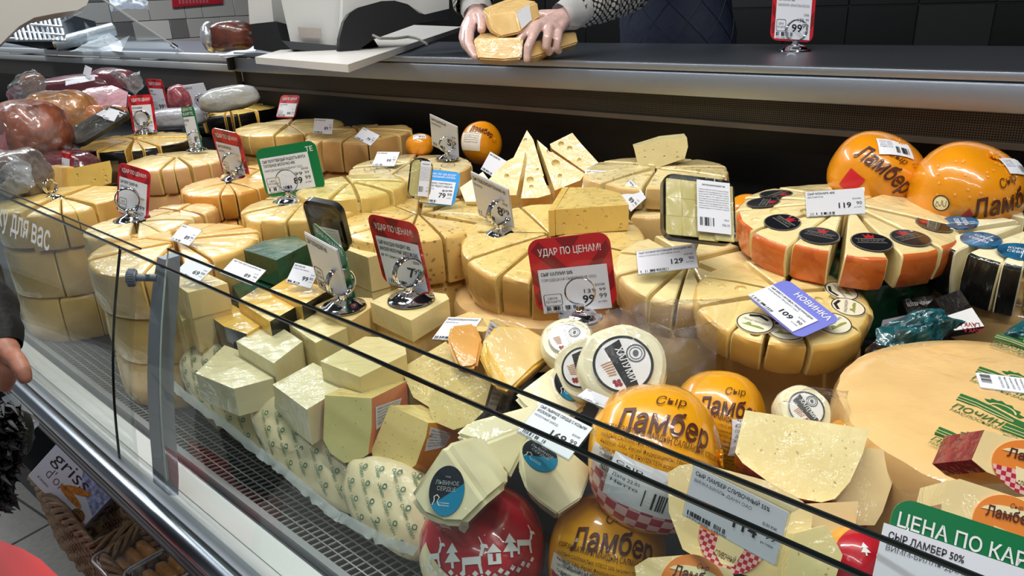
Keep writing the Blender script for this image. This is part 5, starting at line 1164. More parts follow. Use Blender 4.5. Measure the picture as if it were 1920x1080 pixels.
# ------------------------------------------------------------------ halloumi in loose bags
HAL = cheese('paste_halloumi', '#efecd4', var=.05, wr=.7, wscale=20)
def halloumi(px, t, hw, n, label, th=.028, roll=0, sticker=True):
    p = atd(px[0], px[1], t); R = hw * t / FPX; m = local_frame(n, None, roll); o = thing('round_cheese', label, 'cheese', p, 'halloumi rounds')
    M = m.to_4x4() @ Matrix.Translation((0, 0, -th)); rg = random.Random(int(hw)); bm = bmesh.new()
    lathe(bm, [(0, 0), (R * .85, 0), (R * .97, th * .15), (R, th * .5), (R * .97, th * .86), (R * .88, th), (0, th)], 36, M)
    for v in bm.verts: v.co += v.co.normalized() * (noise.noise(v.co * 35) * .0035 if v.co.length > .01 else 0)
    finish(bm, 'cheese_round', HAL, o)
    if sticker:
        g = face_map(Vector(), m); r = R * .66; z = .003
        bm = bmesh.new(); sheet(bm, ell2d(r, r, 40), -.002, z, map3=g); s = finish(bm, 'round_sticker', WHITEINK, o, 0)
        bm = bmesh.new(); frame2d(bm, ell2d(r, r, 40), r * .09, z + .0003, g)
        band = [(-r * .86, r * .05), (-r * .30, r * .80), (r * .16, r * .86), (r * .55, -r * .62), (r * .30, -r * .82), (-r * .1, -r * .55)]
        sheet(bm, [(-r * .62, r * .52), (-r * .12, r * .86), (r * .50, -r * .72), (r * .12, -r * .84)], z, z + .0004, map3=g); finish(bm, 'black_band', STB, s, 0)
        bm = bmesh.new(); text(bm, 'ХАЛУМИ', -r * .27, r * .52, r * .26, r * 1.25, rot=-66, z=z + .0007, map3=g, bold=.01); finish(bm, 'lettering', WHITEINK, s, 0)
        bm = bmesh.new(); frame2d(bm, [(r * .42 + x, r * .38 + y) for x, y in ell2d(r * .32, r * .32, 24)], r * .05, z + .0004, g); frame2d(bm, [(r * .42 + x, r * .38 + y) for x, y in ell2d(r * .22, r * .22, 24)], r * .03, z + .0004, g); sheet(bm, [(r * .42 + x, r * .38 + y) for x, y in ell2d(r * .10, r * .12, 10)], z, z + .0004, map3=g); finish(bm, 'emblem', INKG, s, 0)
        bm = bmesh.new()
        for i in range(6):
            x0 = -r * .72 + i * r * .03; sheet(bm, [(x0 + r * .02 * i, r * (-.05 - .07 * i)), (x0 + r * .36, r * (.12 - .09 * i)), (x0 + r * .36, r * (.07 - .09 * i)), (x0 + r * .02 * i, r * (-.09 - .07 * i))], z, z + .0004, map3=g)
        finish(bm, 'picture_slices', plain('ink_tan', '#c08a5c', .5), s, 0)
        bm = bmesh.new(); [sheet(bm, [(-r * .28 + u * r * .14 + x, -r * .62 + v * r * .1 + y) for x, y in ell2d(r * .07, r * .07, 10)], z, z + .0005, map3=g) for u, v in ((0, 0), (1, .3), (.5, -1), (1.4, -.8))]; finish(bm, 'picture_berries', plain('ink_berry', '#9b1f2b', .5), s, 0)
    return o
halloumi((1168, 684), .86, 86, nrm(-6, 46), 'round white halloumi with a black and white sticker in a clear bag')
halloumi((1062, 636), .97, 52, nrm(-10, 60), 'halloumi round half hidden under the red card stand')
halloumi((1092, 690), .93, 60, nrm(-25, 40), 'halloumi round squeezed behind the stickered one')
halloumi((1510, 768), .80, 52, nrm(5, 50), 'small halloumi round in a bag behind the glossy cut piece')
def crumple(name, px, t, label, n, amp=.008, seed=0, parent=None, mat=None, bulge=.02):
    """Loose clear bag: a creased film over an outline."""
    cx = sum(p[0] for p in px) / len(px); cy = sum(p[1] for p in px) / len(px); p0 = atd(cx, cy, t); P = [onplane(a, b, p0, n) for a, b in px]
    m = local_frame(n); mi = m.transposed(); Q = [mi @ (p - p0) for p in P]; bm = bmesh.new(); K = 14; N = len(Q) * 6
    ring = []
    for i in range(len(Q)):
        a, b = Q[i], Q[(i + 1) % len(Q)]
        for k in range(6): ring.append(a + (b - a) * (k / 6))
    rows = []
    for k in range(1, K + 1):
        f = k / K; row = []
        for i, q in enumerate(ring):
            v = Vector((q.x * f, q.y * f, 0)); s = Vector((v.x * 55 + seed, v.y * 55, seed))
            v.z = bulge * (1 - f * f) + amp * (noise.noise(s) * 1.3 + abs(noise.noise(s * 2.3)) * 1.1) ; v.x += amp * .5 * noise.noise(s * 1.7 + Vector((9, 0, 0))); row.append(bm.verts.new(m @ v))
        rows.append(row)
    c = bm.verts.new(m @ Vector((0, 0, bulge)))
    for i in range(N): bm.faces.new((c, rows[0][i], rows[0][(i + 1) % N]))
    for A, B in zip(rows, rows[1:]):
        for i in range(N): bm.faces.new((A[i], B[i], B[(i + 1) % N], A[(i + 1) % N]))
    o = finish(bm, name, mat or FILMC, parent, 70); o.location = p0
    if label: tag(o, label, 'plastic bag')
    return o
crumple('clear_bag', [(1085, 650), (1110, 590), (1175, 575), (1260, 620), (1345, 600), (1340, 690), (1275, 760), (1180, 790), (1120, 770)], .845, 'crumpled clear bag around the stickered halloumi', nrm(0, 45), .007, 1)
crumple('clear_bag', [(1185, 570), (1300, 560), (1390, 560), (1345, 660), (1260, 700), (1200, 650)], .95, 'creased clear film over the maasdam wedge tips', nrm(0, 50), .006, 5)
crumple('clear_bag', [(1025, 620), (1080, 595), (1130, 610), (1110, 690), (1070, 720), (1040, 670)], .92, 'crumpled film over the half hidden halloumi', nrm(-10, 50), .006, 9)
crumple('clear_bag', [(1455, 760), (1515, 725), (1590, 735), (1595, 790), (1560, 800), (1470, 795)], .79, 'clear bag end standing up behind the glossy cut piece', nrm(5, 45), .005, 12)
# ------------------------------------------------------------------ printed white bags along the front
BAGW = cheese('printed_film_white', '#eee2c6', var=.05, wr=.8, wscale=22, wrap=1.0, rough=.4); TEAL = plain('ink_teal', '#1d6b50', .5)
def inside(p, poly):
    c = False; n = len(poly)
    for i in range(n):
        (x1, y1), (x2, y2) = poly[i], poly[i - 1]
        if (y1 > p[1]) != (y2 > p[1]) and p[0] < (x2 - x1) * (p[1] - y1) / (y2 - y1) + x1: c = not c
    return c
def radial(poly, cx, cy, x, y):
    """How far out a point lies: 0 at the centre, 1 on the outline."""
    dx, dy = x - cx, y - cy; best = 9e9; n = len(poly)
    if abs(dx) + abs(dy) < 1e-9: return 0
    for i in range(n):
        (x1, y1), (x2, y2) = poly[i], poly[(i + 1) % n]; ex, ey = x2 - x1, y2 - y1; d = dx * ey - dy * ex
        if abs(d) < 1e-12: continue
        t_ = ((x1 - cx) * ey - (y1 - cy) * ex) / d; u = ((x1 - cx) * dy - (y1 - cy) * dx) / d
        if t_ > 0 and -1e-6 <= u <= 1 + 1e-6: best = min(best, t_)
    return min(1, 1 / best)
def printed_bag(px, t, n, label, roll=-58, th=.07, fringe=None, k=1.05, puff=.02):
    cx = sum(p[0] for p in px) / len(px); cy = sum(p[1] for p in px) / len(px); c = atd(cx, cy, t); m = local_frame(n); mi = m.transposed()
    poly = [tuple((mi @ (onplane(a, q, c, n) - c) * 1.16)[:2]) for a, q in px]
    rim = []
    for i in range(len(poly)):           # round the corners of the outline
        p0, p1, p2 = poly[i - 1], poly[i], poly[(i + 1) % len(poly)]
        for f in (0, .25, .5, .75):
            a = ((p0[0] + p1[0]) / 2, (p0[1] + p1[1]) / 2); b = ((p1[0] + p2[0]) / 2, (p1[1] + p2[1]) / 2)
            rim.append(tuple((1 - f) ** 2 * a[j] + 2 * f * (1 - f) * p1[j] + f * f * b[j] for j in (0, 1)))
    N = len(rim); hz = lambda x, y: puff * (1 - radial(rim, 0, 0, x, y) ** 3)
    bm = bmesh.new(); rings = []
    for sgn, dep in ((1, 0), (-1, -th)):
        for f in (.2, .45, .68, .85, .96, 1.0) if sgn > 0 else (1.0, .96, .8, .4):
            z0 = puff * (1 - f ** 3) if sgn > 0 else dep - puff * (1 - f ** 3)
            if f == 1.0: z0 = -puff * .4 if sgn > 0 else dep + puff * .4
            rings.append([bm.verts.new(m @ Vector((x * f, y * f, z0 + .006 * noise.noise(Vector((x * f * 45, y * f * 45, t * 9)))))) for x, y in rim])
    c0 = bm.verts.new(m @ Vector((0, 0, puff))); c1 = bm.verts.new(m @ Vector((0, 0, -th - puff)))
    for i in range(N):
        bm.faces.new((c0, rings[0][i], rings[0][(i + 1) % N])); bm.faces.new((c1, rings[-1][(i + 1) % N], rings[-1][i]))
    for A, B in zip(rings, rings[1:]):
        for i in range(N): bm.faces.new((A[i], B[i], B[(i + 1) % N], A[(i + 1) % N]))
    o = finish(bm, 'printed_bag', BAGW, None, 80); o.location = c; tag(o, label, 'bagged cheese', 'printed white cheese bags')
    g = lambda x, y, z: m @ Vector((x, y, hz(x, y) + .002 + z)); bm = bmesh.new()
    small = [(x * .93, y * .93) for x, y in rim]; sp = .0235 * k; i = 0
    for r in range(-6, 7):
        for q in range(-6, 7):
            x = q * sp + (r % 2) * sp * .5; y = r * sp * .85
            if inside((x, y), small) and inside((x + .011, y - .014), small):
                text(bm, 'САРМИЧ', x, y, .0042 * k, .019 * k, rot=roll, z=.0006, map3=g, bold=.01)
                frame2d(bm, [(x + .011 + a, y - .002 + bb) for a, bb in ell2d(.0032 * k, .0036 * k, 10)], .0015, .0006, g); i += 1
    if i: finish(bm, 'printed_lettering', TEAL, o, 0)
    else: bm.free()
    if fringe:
        P = [atd(a, q, tt) - c for a, q, tt in fringe]; bm = bmesh.new(); pts = []
        for a, bq in zip(P, P[1:]):
            for s in range(10): pts.append(a + (bq - a) * s / 10)
        pts.append(P[-1]); prev = None; dn = Vector((0, 0, -1)) * .014 - VR * .008
        cols = []
        for j, p in enumerate(pts):
            w_ = Vector([noise.noise(Vector((j * .7, s, 3))) for s in range(3)]) * .006
            cols.append([bm.verts.new(p + w_ * .3), bm.verts.new(p + dn * .5 + w_), bm.verts.new(p + dn - w_)])
        for a, bq in zip(cols, cols[1:]):
            for s in range(2): bm.faces.new((a[s], bq[s], bq[s + 1], a[s + 1]))
        finish(bm, 'crimped_edge', clear('crimped_film', '#e8eeec', 1.6, .06, bump=1, bscale=120, haze=.55, hazecol='#eef2f0'), o, 80)
    return o
printed_bag([(279, 622), (300, 600), (335, 594), (392, 625), (402, 660), (385, 700), (335, 694), (286, 668)], 1.38, nrm(-18, 40), 'printed white bag left of the gouda behind the glass')
printed_bag([(340, 690), (362, 655), (400, 640), (470, 700), (505, 760), (512, 848), (440, 812), (365, 748)], 1.21, nrm(-18, 40), 'printed white bag under the film wrapped block', fringe=[(300, 690, 1.27), (350, 735, 1.21), (420, 785, 1.15), (500, 850, 1.07)])
printed_bag([(472, 765), (520, 750), (590, 765), (650, 820), (690, 862), (692, 915), (652, 958), (585, 915), (512, 862)], 1.05, nrm(-18, 42), 'printed white bag below the square holed block', fringe=[(490, 840, 1.06), (540, 878, 1.03), (600, 930, .99), (640, 962, .96)])
printed_bag([(652, 880), (690, 862), (750, 872), (795, 910), (806, 1010), (775, 1045), (718, 1015), (652, 955)], .965, nrm(-18, 42), 'printed white bag at the grille beside the red ball', fringe=[(615, 945, .98), (660, 970, .95), (720, 1003, .92), (785, 1025, .90)])

# printed labels stuck on the sides of loose pieces
def stick_label(o, C, lines=5, name='side_label', mat=None, off=.0012):
    H = [ray_hit(o, *q) for q in C]
    if any(h[0] is None for h in H): return
    n = (H[1][0] - H[0][0]).cross(H[3][0] - H[0][0]).normalized(); n = n if n.dot(CAM - H[0][0]) > 0 else -n
    P = [h[0] + n * off for h in H]; mi = o.matrix_world.inverted(); g = lambda u, v, z: mi @ ((P[3] * (1 - u) + P[2] * u) * (1 - v) + (P[0] * (1 - u) + P[1] * u) * v + n * z)
    bm = bmesh.new(); bm.faces.new([bm.verts.new(g(a, b, 0)) for a, b in ((0, 0), (1, 0), (1, 1), (0, 1))]); l = finish(bm, name, mat or PAPERG, o, 0)
    bm = bmesh.new()
    for i in range(lines): text(bm, FINE[i % 5][:30], .06, .84 - .8 * i / lines, .5 / lines, .88, map3=g, z=.0004)
    finish(bm, 'lettering', INKG, l, 0)
stick_label(o_f2[0], [(703, 763), (752, 746), (742, 778), (704, 806)], 6)
stick_label(o_f3[0], [(806, 800), (846, 812), (832, 838), (795, 846)], 6)
stick_label(o_f5[0], [(925, 722), (944, 728), (926, 772), (911, 768)], 4)
# ------------------------------------------------------------------ small packets behind the largest wheel
TEALP = plain('teal_packet', '#14555c', .3, coat=.9, bump=.8, bscale=45, var=.5); DKP = plain('dark_packet', '#1a1614', .3, coat=.9, bump=.8, bscale=45); REDP = plain('packet_red', '#a6202e', .35, coat=.7)
def packet(px, z, label, mats, lines=(), n=None, t=None, th=.02, ink=WHITEINK, roll=0, lx=0, ly=0, cap=.006):
    b = block('cheese_packet', px, z, th, None, label, n=n or nrm(0, 55), t=t, mats=mats, bev=.003, cat='packet', group='small boxed cheeses')
    o, c, n = b; m = local_frame(n, None, roll); g = face_map(Vector(), m)
    for i, (s, w_, ik) in enumerate(lines):
        bm = bmesh.new(); text(bm, s, lx, ly - i * cap * 1.5, cap, w_, 'C', map3=g, z=.0008, bold=.01); finish(bm, 'lettering', ik, o, 0)
    return b
pk = packet([(1752, 560), (1800, 543), (1846, 613), (1788, 622)], .715, 'brown and white sleeve with red lettering behind the big wheel', [DKP], n=nrm(5, 50), roll=160, lines=())
bm = bmesh.new(); gm = [onplane(a, b, pk[1], pk[2]) + pk[2] * .0006 - pk[1] for a, b in ((1776, 592), (1822, 577), (1845, 612), (1789, 620))]; bm.faces.new([bm.verts.new(p) for p in gm]); wl = finish(bm, 'white_field', WHITEINK, pk[0], 0)
bm = bmesh.new(); g = face_map(onplane(1815, 605, pk[1], pk[2]) - pk[1], local_frame(pk[2], None, 172)); text(bm, 'LAVKA', 0, 0, .007, .030, 'C', map3=g, z=.0012, bold=.01); text(bm, 'LAVKA', -.004, .009, .007, .030, 'C', map3=g, z=.0012, bold=.01); finish(bm, 'lettering', REDP, wl, 0)
packet([(1690, 562), (1752, 553), (1760, 582), (1704, 594)], .70, 'black sleeve with white lettering behind the big wheel', [DKP], [('БЕЛПЕР ЧЕРНИКА', .04, WHITEINK)], roll=4)
packet([(1655, 600), (1712, 588), (1735, 583), (1728, 600), (1650, 622)], .69, 'packet with a red edge lying beside the green wheel', [plain('packet_grey', '#8d8a92', .4, coat=.6), REDP], n=nrm(-10, 60))
crumple('cheese_packet', [(1640, 620), (1700, 590), (1760, 580), (1800, 610), (1760, 640), (1690, 670), (1640, 670)], .99, None, nrm(0, 50), .012, 21, mat=TEALP, bulge=.02)
tag(bpy.data.objects['cheese_packet.003'] if 'cheese_packet.003' in bpy.data.objects else bpy.data.objects['cheese_packet'], 'crinkled teal foil packet in the gap behind the big wheel', 'packet', 'small boxed cheeses')
o_ = crumple('cheese_packet', [(1600, 680), (1640, 640), (1670, 660), (1650, 720), (1610, 770), (1590, 750)], .95, None, nrm(0, 40), .010, 25, mat=DKP, bulge=.015); tag(o_, 'dark foil packet squeezed left of the big wheel', 'packet', 'small boxed cheeses')
o_ = crumple('cheese_packet', [(1878, 628), (1912, 600), (1960, 610), (1950, 650), (1900, 640)], .93, None, nrm(0, 40), .008, 28, mat=TEALP, bulge=.015); tag(o_, 'teal foil packet at the right edge above the big wheel', 'packet', 'small boxed cheeses')
# ------------------------------------------------------------------ glass clamp and its post, lettering on the glass
clampx = at(250, 505, .842).x
cl = thing('glass_clamp', 'grey post and knurled knob clamping the front glass', 'clamp', (clampx, fy(clampx, .36), .65))
def cpt(x, off, z):
    f = (z - GZ0) / (.85 - GZ0); y = GY0 + off + (.362 - GY0) * f - .010 * math.sin(math.pi * max(0, min(1, f))); return Vector((x - clampx, y - .36, z - .65))
bm = bmesh.new(); sec = []
for k in range(12):
    z = .50 + (.846 - .50) * k / 11; wd = .016 if k < 10 else (.015 if k == 10 else .010)
    sec.append([bm.verts.new(cpt(clampx + a, .020 + b, z)) for a, b in ((-wd, 0), (wd, 0), (wd, .022), (-wd, .022))])
for a, b in zip(sec, sec[1:]):
    for i in range(4): bm.faces.new((a[i], a[(i + 1) % 4], b[(i + 1) % 4], b[i]))
bm.faces.new(sec[0][::-1]); bm.faces.new(sec[-1]); bmesh.ops.bevel(bm, geom=[e for e in bm.edges if e.calc_face_angle(0) > .8], offset=.003, segments=2, affect='EDGES'); finish(bm, 'post', MGREY, cl)
kn = cpt(clampx - .012, -.012, .828); kd = (Vector((-.55, -.8, .15))).normalized(); Mk = Matrix.Translation(kn) @ local_frame(kd).to_4x4(); bm = bmesh.new()
lathe(bm, [(0, -.030), (.005, -.030), (.005, -.006), (.0105, -.006), (.0115, -.003), (.0115, .003), (.009, .006), (0, .0065)], 24, Mk); finish(bm, 'knob', plain('knob_grey', '#5d666f', .4), cl)
bm = bmesh.new()
for k in range(24):
    a = 2 * math.pi * k / 24; tube(bm, [Mk @ Vector((.0117 * math.cos(a), .0117 * math.sin(a), -.004)), Mk @ Vector((.0117 * math.cos(a), .0117 * math.sin(a), .004))], .0007, 4)
finish(bm, 'knurling', plain('knob_grey', '#5d666f', .4), cl)
# words on the left glass
pn = Vector((0, -(.85 - GZ0), (.362 - GY0))).normalized()
pr_ = onplane(95, 470, Vector((-1.2, fy(-1.2, .362), .85)), pn); f0 = (pr_.z - GZ0) / (.85 - GZ0)
def gmap(u, v, z):
    x = pr_.x + u; f = f0 + v / .31; y = GY0 + (.362 - GY0) * f - .010 * math.sin(math.pi * f); return Vector((x, fy(x, y) - .9 - .0015, GZ0 + (.85 - GZ0) * f))
wx = 0
for word in ('вас', 'для', 'ку'):
    bm = bmesh.new(); text(bm, word, wx, 0, .040, None, 'R', map3=gmap, z=0, bold=.01); finish(bm, 'glass_lettering', WHITEINK, GL, 0); wx -= glyphs(word, .01)[2] * .040 / .73 + .018
# ------------------------------------------------------------------ things on the worktop
PEB = plain('cutting_board_white', '#e4e2dc', .4, coat=.2)
cb = block('cutting_board', [(478, 107), (652, 121), (866, 50), (700, 44)], 1.018, .018, PEB, 'white plastic cutting board under the weighing scale', cat='cutting board', bev=.004)
SCW = plain('scale_white', '#c9c9c6', .4, coat=.1); SCB = plain('scale_black', '#17181b', .4)
sc = thing('weighing_scale', 'white and black shop weighing scale on the cutting board', 'scale', at(600, 95, 1.02))
def spart(name, px, t, n, th, mat, bev=.006, taper=1, shift=None):
    cx = sum(p[0] for p in px) / len(px); cy = sum(p[1] for p in px) / len(px); p0 = atd(cx, cy, t); pts = [onplane(a, b, p0, n) - sc.location for a, b in px]
    bm = bmesh.new(); prism(bm, pts, n * -th, bev, 3, taper, shift); return finish(bm, name, mat, sc), p0
spart('body', [(518, -40), (545, 80), (628, 84), (638, 78), (640, -40)], 2.30, nrm(-12, 4), .20, SCW, .012)
spart('side_panel', [(636, 96), (637, 72), (645, 40), (655, 25), (672, 14), (715, 2), (740, 1), (765, 8), (785, 24), (797, 27), (843, 16), (844, 34), (795, 40), (700, 74), (668, 97)], 2.24, nrm(28, 5), .03, SCB, .004)
spart('rear_shell', [(640, 70), (645, -40), (842, -40), (842, 18), (797, 28), (765, 8), (715, 2), (672, 14)], 2.27, nrm(28, 5), .03, SCW, .004)
spart('base', [(528, 76), (640, 86), (700, 72), (640, 102), (545, 92)], 2.28, nrm(0, 20), .10, SCB, .006)
_, bp = spart('foot', [(634, 88), (668, 84), (664, 99), (638, 99)], 2.22, nrm(0, 5), .03, SCB, .005)
b_, p0 = spart('rating_plate', [(558, 51), (601, 53), (603, 72), (561, 70)], 2.296, nrm(-12, 4), .002, plain('rating_plate', '#a39b94', .5), 0)
spart('paper_sticker', [(683, 47), (719, 39), (721, 60), (685, 67)], 2.236, nrm(28, 5), .002, PAPERG, 0)
bm = bmesh.new(); tube(bm, [atd(a, b, t) - sc.location for a, b, t in ((699, 66, 2.21), (712, 72, 2.20), (740, 72, 2.25), (765, 69, 2.3), (782, 72, 2.3), (800, 82, 2.2))], .004, 8); finish(bm, 'cable', plain('cable_grey', '#8c8a84', .5), sc)
mc = thing('label_printer', 'light grey machine with a black base left of the scale', 'machine', at(480, 98, 1.0))
def mpart(name, px, t, n, th, mat, bev=.006):
    cx = sum(p[0] for p in px) / len(px); cy = sum(p[1] for p in px) / len(px); p0 = atd(cx, cy, t); pts = [onplane(a, b, p0, n) - mc.location for a, b in px]
    bm = bmesh.new(); prism(bm, pts, n * -th, bev, 3); return finish(bm, name, mat, mc)
mpart('upper_housing', [(462, -40), (468, 45), (497, 46), (513, 42), (505, -40)], 2.42, nrm(-10, 5), .16, SCW, .01)
mpart('lower_housing', [(470, 45), (476, 92), (500, 96), (548, 92), (545, 85), (528, 75), (518, 40)], 2.41, nrm(-5, 8), .14, SCB, .008)
# film roll, smoked meat, papers, wrapped parcel on the side counter
def on(px, py, z): return at(px, py, z)
t0 = depth(on(120, 97, .99)); a_ = atd(103, 84, t0); b_ = atd(214, 54, t0 + .12); r_ = thing('film_roll', 'roll of cling film lying on the side worktop', 'film roll', (a_ + b_) / 2); ax = (b_ - a_).normalized(); l0 = r_.location.copy()
bm = bmesh.new(); tube(bm, [a_ - l0, b_ - l0], 12.5 * t0 / FPX, 24); finish(bm, 'roll', plain('cling_film', '#c6d2d8', .14, .3, coat=1, bump=.2, bscale=30, stretch=(60, 60, 60)), r_)
bm = bmesh.new(); tube(bm, [a_ - ax * .006 - l0, b_ + ax * .006 - l0], 6 * t0 / FPX, 16); finish(bm, 'core', plain('card_core', '#b59a72', .7), r_)
crumple('loose_film', [(130, 98), (205, 62), (228, 78), (230, 96)], depth(on(180, 95, .99)) - .02, 'loose end of cling film lying below the roll', nrm(0, 60), .006, 31, mat=clear('cling_sheet', '#e4eaee', 1.45, .1, bump=.6, bscale=30, haze=.35))
def lump(name, px, z, ax_, label, mat, cat, rot=0, nz=.10, fr=12, t=None, group=None, seed=0, sub=4, parent=None, p=2.6, tilt=0):
    """Soft rounded body: half sizes (along the picture, away, up), turned by rot in plan."""
    c = atd(px[0], px[1], t) if t else at(px[0], px[1], z); bm = bmesh.new(); bmesh.ops.create_icosphere(bm, subdivisions=sub, radius=1)
    m = Matrix.Rotation(VYAW + math.radians(rot), 3, 'Z') @ Matrix.Rotation(math.radians(tilt), 3, 'Y')
    for v in bm.verts:
        d = v.co.normalized(); r = 1 / ((abs(d.x) ** p + abs(d.y) ** p + abs(d.z) ** p) ** (1 / p)); r *= 1 + nz * noise.noise(d * 1.6 + Vector((seed, 0, 0))) + nz * .3 * noise.noise(d * 5 + Vector((0, seed, 0)))
        v.co = m @ Vector((d.x * r * ax_[0], d.y * r * ax_[1], d.z * r * ax_[2]))
    o = finish(bm, name, mat, parent, 80); o.location = c if parent is None else c - parent.location
    if parent is None: tag(o, label, cat, group)
    return o
SMOKE = plain('smoked_meat', '#5c2f22', .35, coat=.7, bump=.8, bscale=25, var=.5); HAMP = plain('ham_pink', '#b9666c', .35, coat=.7, bscale=30, var=.2, bump=.2); HAMT = plain('ham_tan', '#8f5038', .32, coat=.8, bump=1.0, bscale=22, var=.6)
FOIL = plain('silver_wrap', '#c8cdd3', .22, .7, bump=.9, bscale=40)
sm = lump('smoked_meat', (432, 68), None, (.085, .05, .05), 'smoked meat chunk with a silver wrapped end on the side worktop', SMOKE, 'meat', t=2.62, nz=.14, seed=3)
bm = bmesh.new(); bmesh.ops.create_uvsphere(bm, u_segments=20, v_segments=12, radius=1, matrix=(Matrix.Translation(VR * -.07)) @ Matrix.Rotation(VYAW, 4, 'Z') @ Matrix.Diagonal((.030, .052, .053, 1))); finish(bm, 'silver_end', FOIL, sm)
packet([(410, 104), (478, 84), (480, 98), (425, 108)], .993, 'printed paper lying before the smoked meat', [PAPERG], n=UP.copy(), th=.002)
packet([(228, 97), (180, 92), (210, 84), (231, 88)], .993, 'white paper sheet beside the film roll', [PAPERG], n=UP.copy(), th=.002)
BEIGE = plain('beige_housing', '#c3c2bb', .4, coat=.3)
sl_ = block('slicer', [(-60, 120), (0, 84), (12, 72), (36, 49), (64, 33), (104, 25), (144, 19), (162, 10), (172, -12), (160, -80), (-60, -80)], None, .16, BEIGE, 'curved beige slicer housing in the upper left corner', n=nrm(36, 6), t=2.2, cat='slicer', bev=.025, seg=5)
wire = thing('wire_rack', 'grey wire rack behind the film roll', 'rack', atd(70, 70, 3.3))
for k, (a, b) in enumerate([((20 + 9 * i, 30 + (i % 3) * 4), (32 + 9 * i, 76)) for i in range(11)] + [((15, 58), (122, 66)), ((30, 44), (118, 50)), ((15, 72), (125, 76))]):
    bm = bmesh.new(); tube(bm, [atd(a[0], a[1], 3.3) - wire.location, atd(b[0], b[1], 3.25) - wire.location], .006, 6); finish(bm, 'wire', ALU, wire)
bm = bmesh.new(); prism(bm, [atd(a, b, 3.5) - wire.location for a, b in ((0, 22), (112, 22), (126, 78), (0, 78))], nrm(0, 10) * -.3, .004); finish(bm, 'dark_bin', plain('bin_dark', '#2b323c', .5), wire)
crumple('paper_bag', [(203, -10), (275, -8), (280, 18), (240, 16), (208, 22)], 3.6, 'white paper bag on the back shelf at the upper left', nrm(0, 20), .01, 40, mat=plain('bag_paper', '#c3cbd6', .6), bulge=.03)
ps = block('wall_sign', [(322, -40), (416, -40), (418, 6), (324, 14)], None, .01, REDP, 'dark red notice on the tiled wall', n=Vector((1, 0, 0)), t=(XW + .03) / ray(370, -17).x, cat='sign', bev=.001)
bm = bmesh.new(); gs = face_map(onplane(365, 2, ps[1], ps[2]) - ps[1], local_frame(ps[2]))
for i in range(9): sheet(bm, [(-.13 + .03 * i + u, v) for u, v in rect2d(.018, .035)], .0005, .0015, map3=gs)
finish(bm, 'faded_print', plain('ink_rose', '#a9555f', .5), ps[0], 0)
# leaning guard glass on the side counter
xg = on(372, 96, .99).x; pb = Vector((xg, YC + .03, .99)); rr_ = ray(195, 0); tt = (xg - CAM.x) / rr_.x; pt = CAM + rr_ * tt; pt2 = pb + (pt - pb) * 1.9
gg = thing('guard_glass', 'clear guard glass leaning over the meats at the left', 'glass panel', pb)
bm = bmesh.new(); L_ = Vector((-5.6 - xg, 0, 0)); q = [Vector(), pt2 - pb, pt2 - pb + L_, L_]; bm.faces.new([bm.verts.new(p) for p in q]); finish(bm, 'pane', GLASSHAZE, gg, 0)
bm = bmesh.new(); tube(bm, [Vector(), pt2 - pb], .004, 6); finish(bm, 'polished_edge', plain('edge_bright', '#d8dde0', .15, coat=.8), gg)
bm = bmesh.new(); tube(bm, [(pt - pb) * .10, (pt - pb) * .17], .009, 8); finish(bm, 'edge_clip', CHROME, gg)
dv = thing('divider_glass', 'thin clear divider between meats and cheeses', 'glass panel', at(512, 195, .80)); bm = bmesh.new(); p1, p2 = atd(496, 145, depth(dv.location) + .05), atd(515, 196, depth(dv.location)); tube(bm, [p1 - dv.location, p2 - dv.location], .0025, 6); finish(bm, 'edge', plain('edge_bright', '#d8dde0', .15, coat=.8), dv)
# ------------------------------------------------------------------ packed meats at the far left
MEATP = plain('meat_purple', '#7a3b46', .3, coat=1, bump=.5, bscale=22, var=.25); MEATR = plain('meat_red', '#8a434e', .5, coat=.35, bump=.6, bscale=30, var=.2); SAUS = plain('sausage_tan', '#b9764c', .28, coat=1, bump=.3, bscale=20, var=.2); SAUB = plain('sausage_brown', '#4b3029', .35, coat=.8, bump=.4, bscale=30, var=.3); GREYB = clear('grey_bag', '#c9ced0', 1.5, .08, bump=1, bscale=30, haze=.22)
MG = 'packed meats and sausages'
hm = lump('ham', (58, 246), None, (.098, .09, .085), 'large glazed ham with a pink cut side at the left edge', HAMT, 'meat', rot=-25, t=2.02, nz=.12, seed=2, group=MG)
bm = bmesh.new(); lathe(bm, [(0, 0), (.075, 0), (.082, -.01)], 28, Matrix.Translation(VR * -.075 - VA * .055 + UP * .01) @ local_frame(nrm(-30, 12)).to_4x4()); finish(bm, 'cut_face', HAMP, hm)
lump('ham', (112, 212), None, (.105, .08, .065), 'tan tied ham behind the large glazed one', plain('ham_gold', '#b1783f', .32, coat=.8, bump=1.0, bscale=24, var=.5), 'meat', rot=15, t=2.25, nz=.12, seed=5, group=MG)
lump('sausage', (62, 158), None, (.05, .035, .035), 'orange brown sausage end in a bag at the back left', SAUS, 'sausage', rot=-30, t=2.55, group=MG, seed=6)
lump('meat_loaf', (128, 168), None, (.19, .06, .045), 'long purple cured loin with a barcode label', MEATP, 'meat', rot=14, t=2.6, nz=.1, seed=7, group=MG, tilt=-4)
hull('meat_loaf', [(133, 180, 2.42), (160, 163, 2.46), (214, 157, 2.48), (246, 172, 2.44), (243, 200, 2.40), (218, 233, 2.36), (180, 226, 2.36), (150, 205, 2.38)], None, 'purple red cured meat slab in film before the loin', 'meat', mats=[MEATR], bev=.012, back=.08, group=MG)
lump('sausage', (212, 152), None, (.09, .045, .045), 'cured sausage with a pink cut end at the back', MEATP, 'sausage', rot=-15, t=2.62, group=MG, seed=9)
lump('sausage', (178, 222), None, (.035, .035, .04), 'tan sausage loop end beside the dark tray', SAUS, 'sausage', t=2.25, group=MG, seed=10)
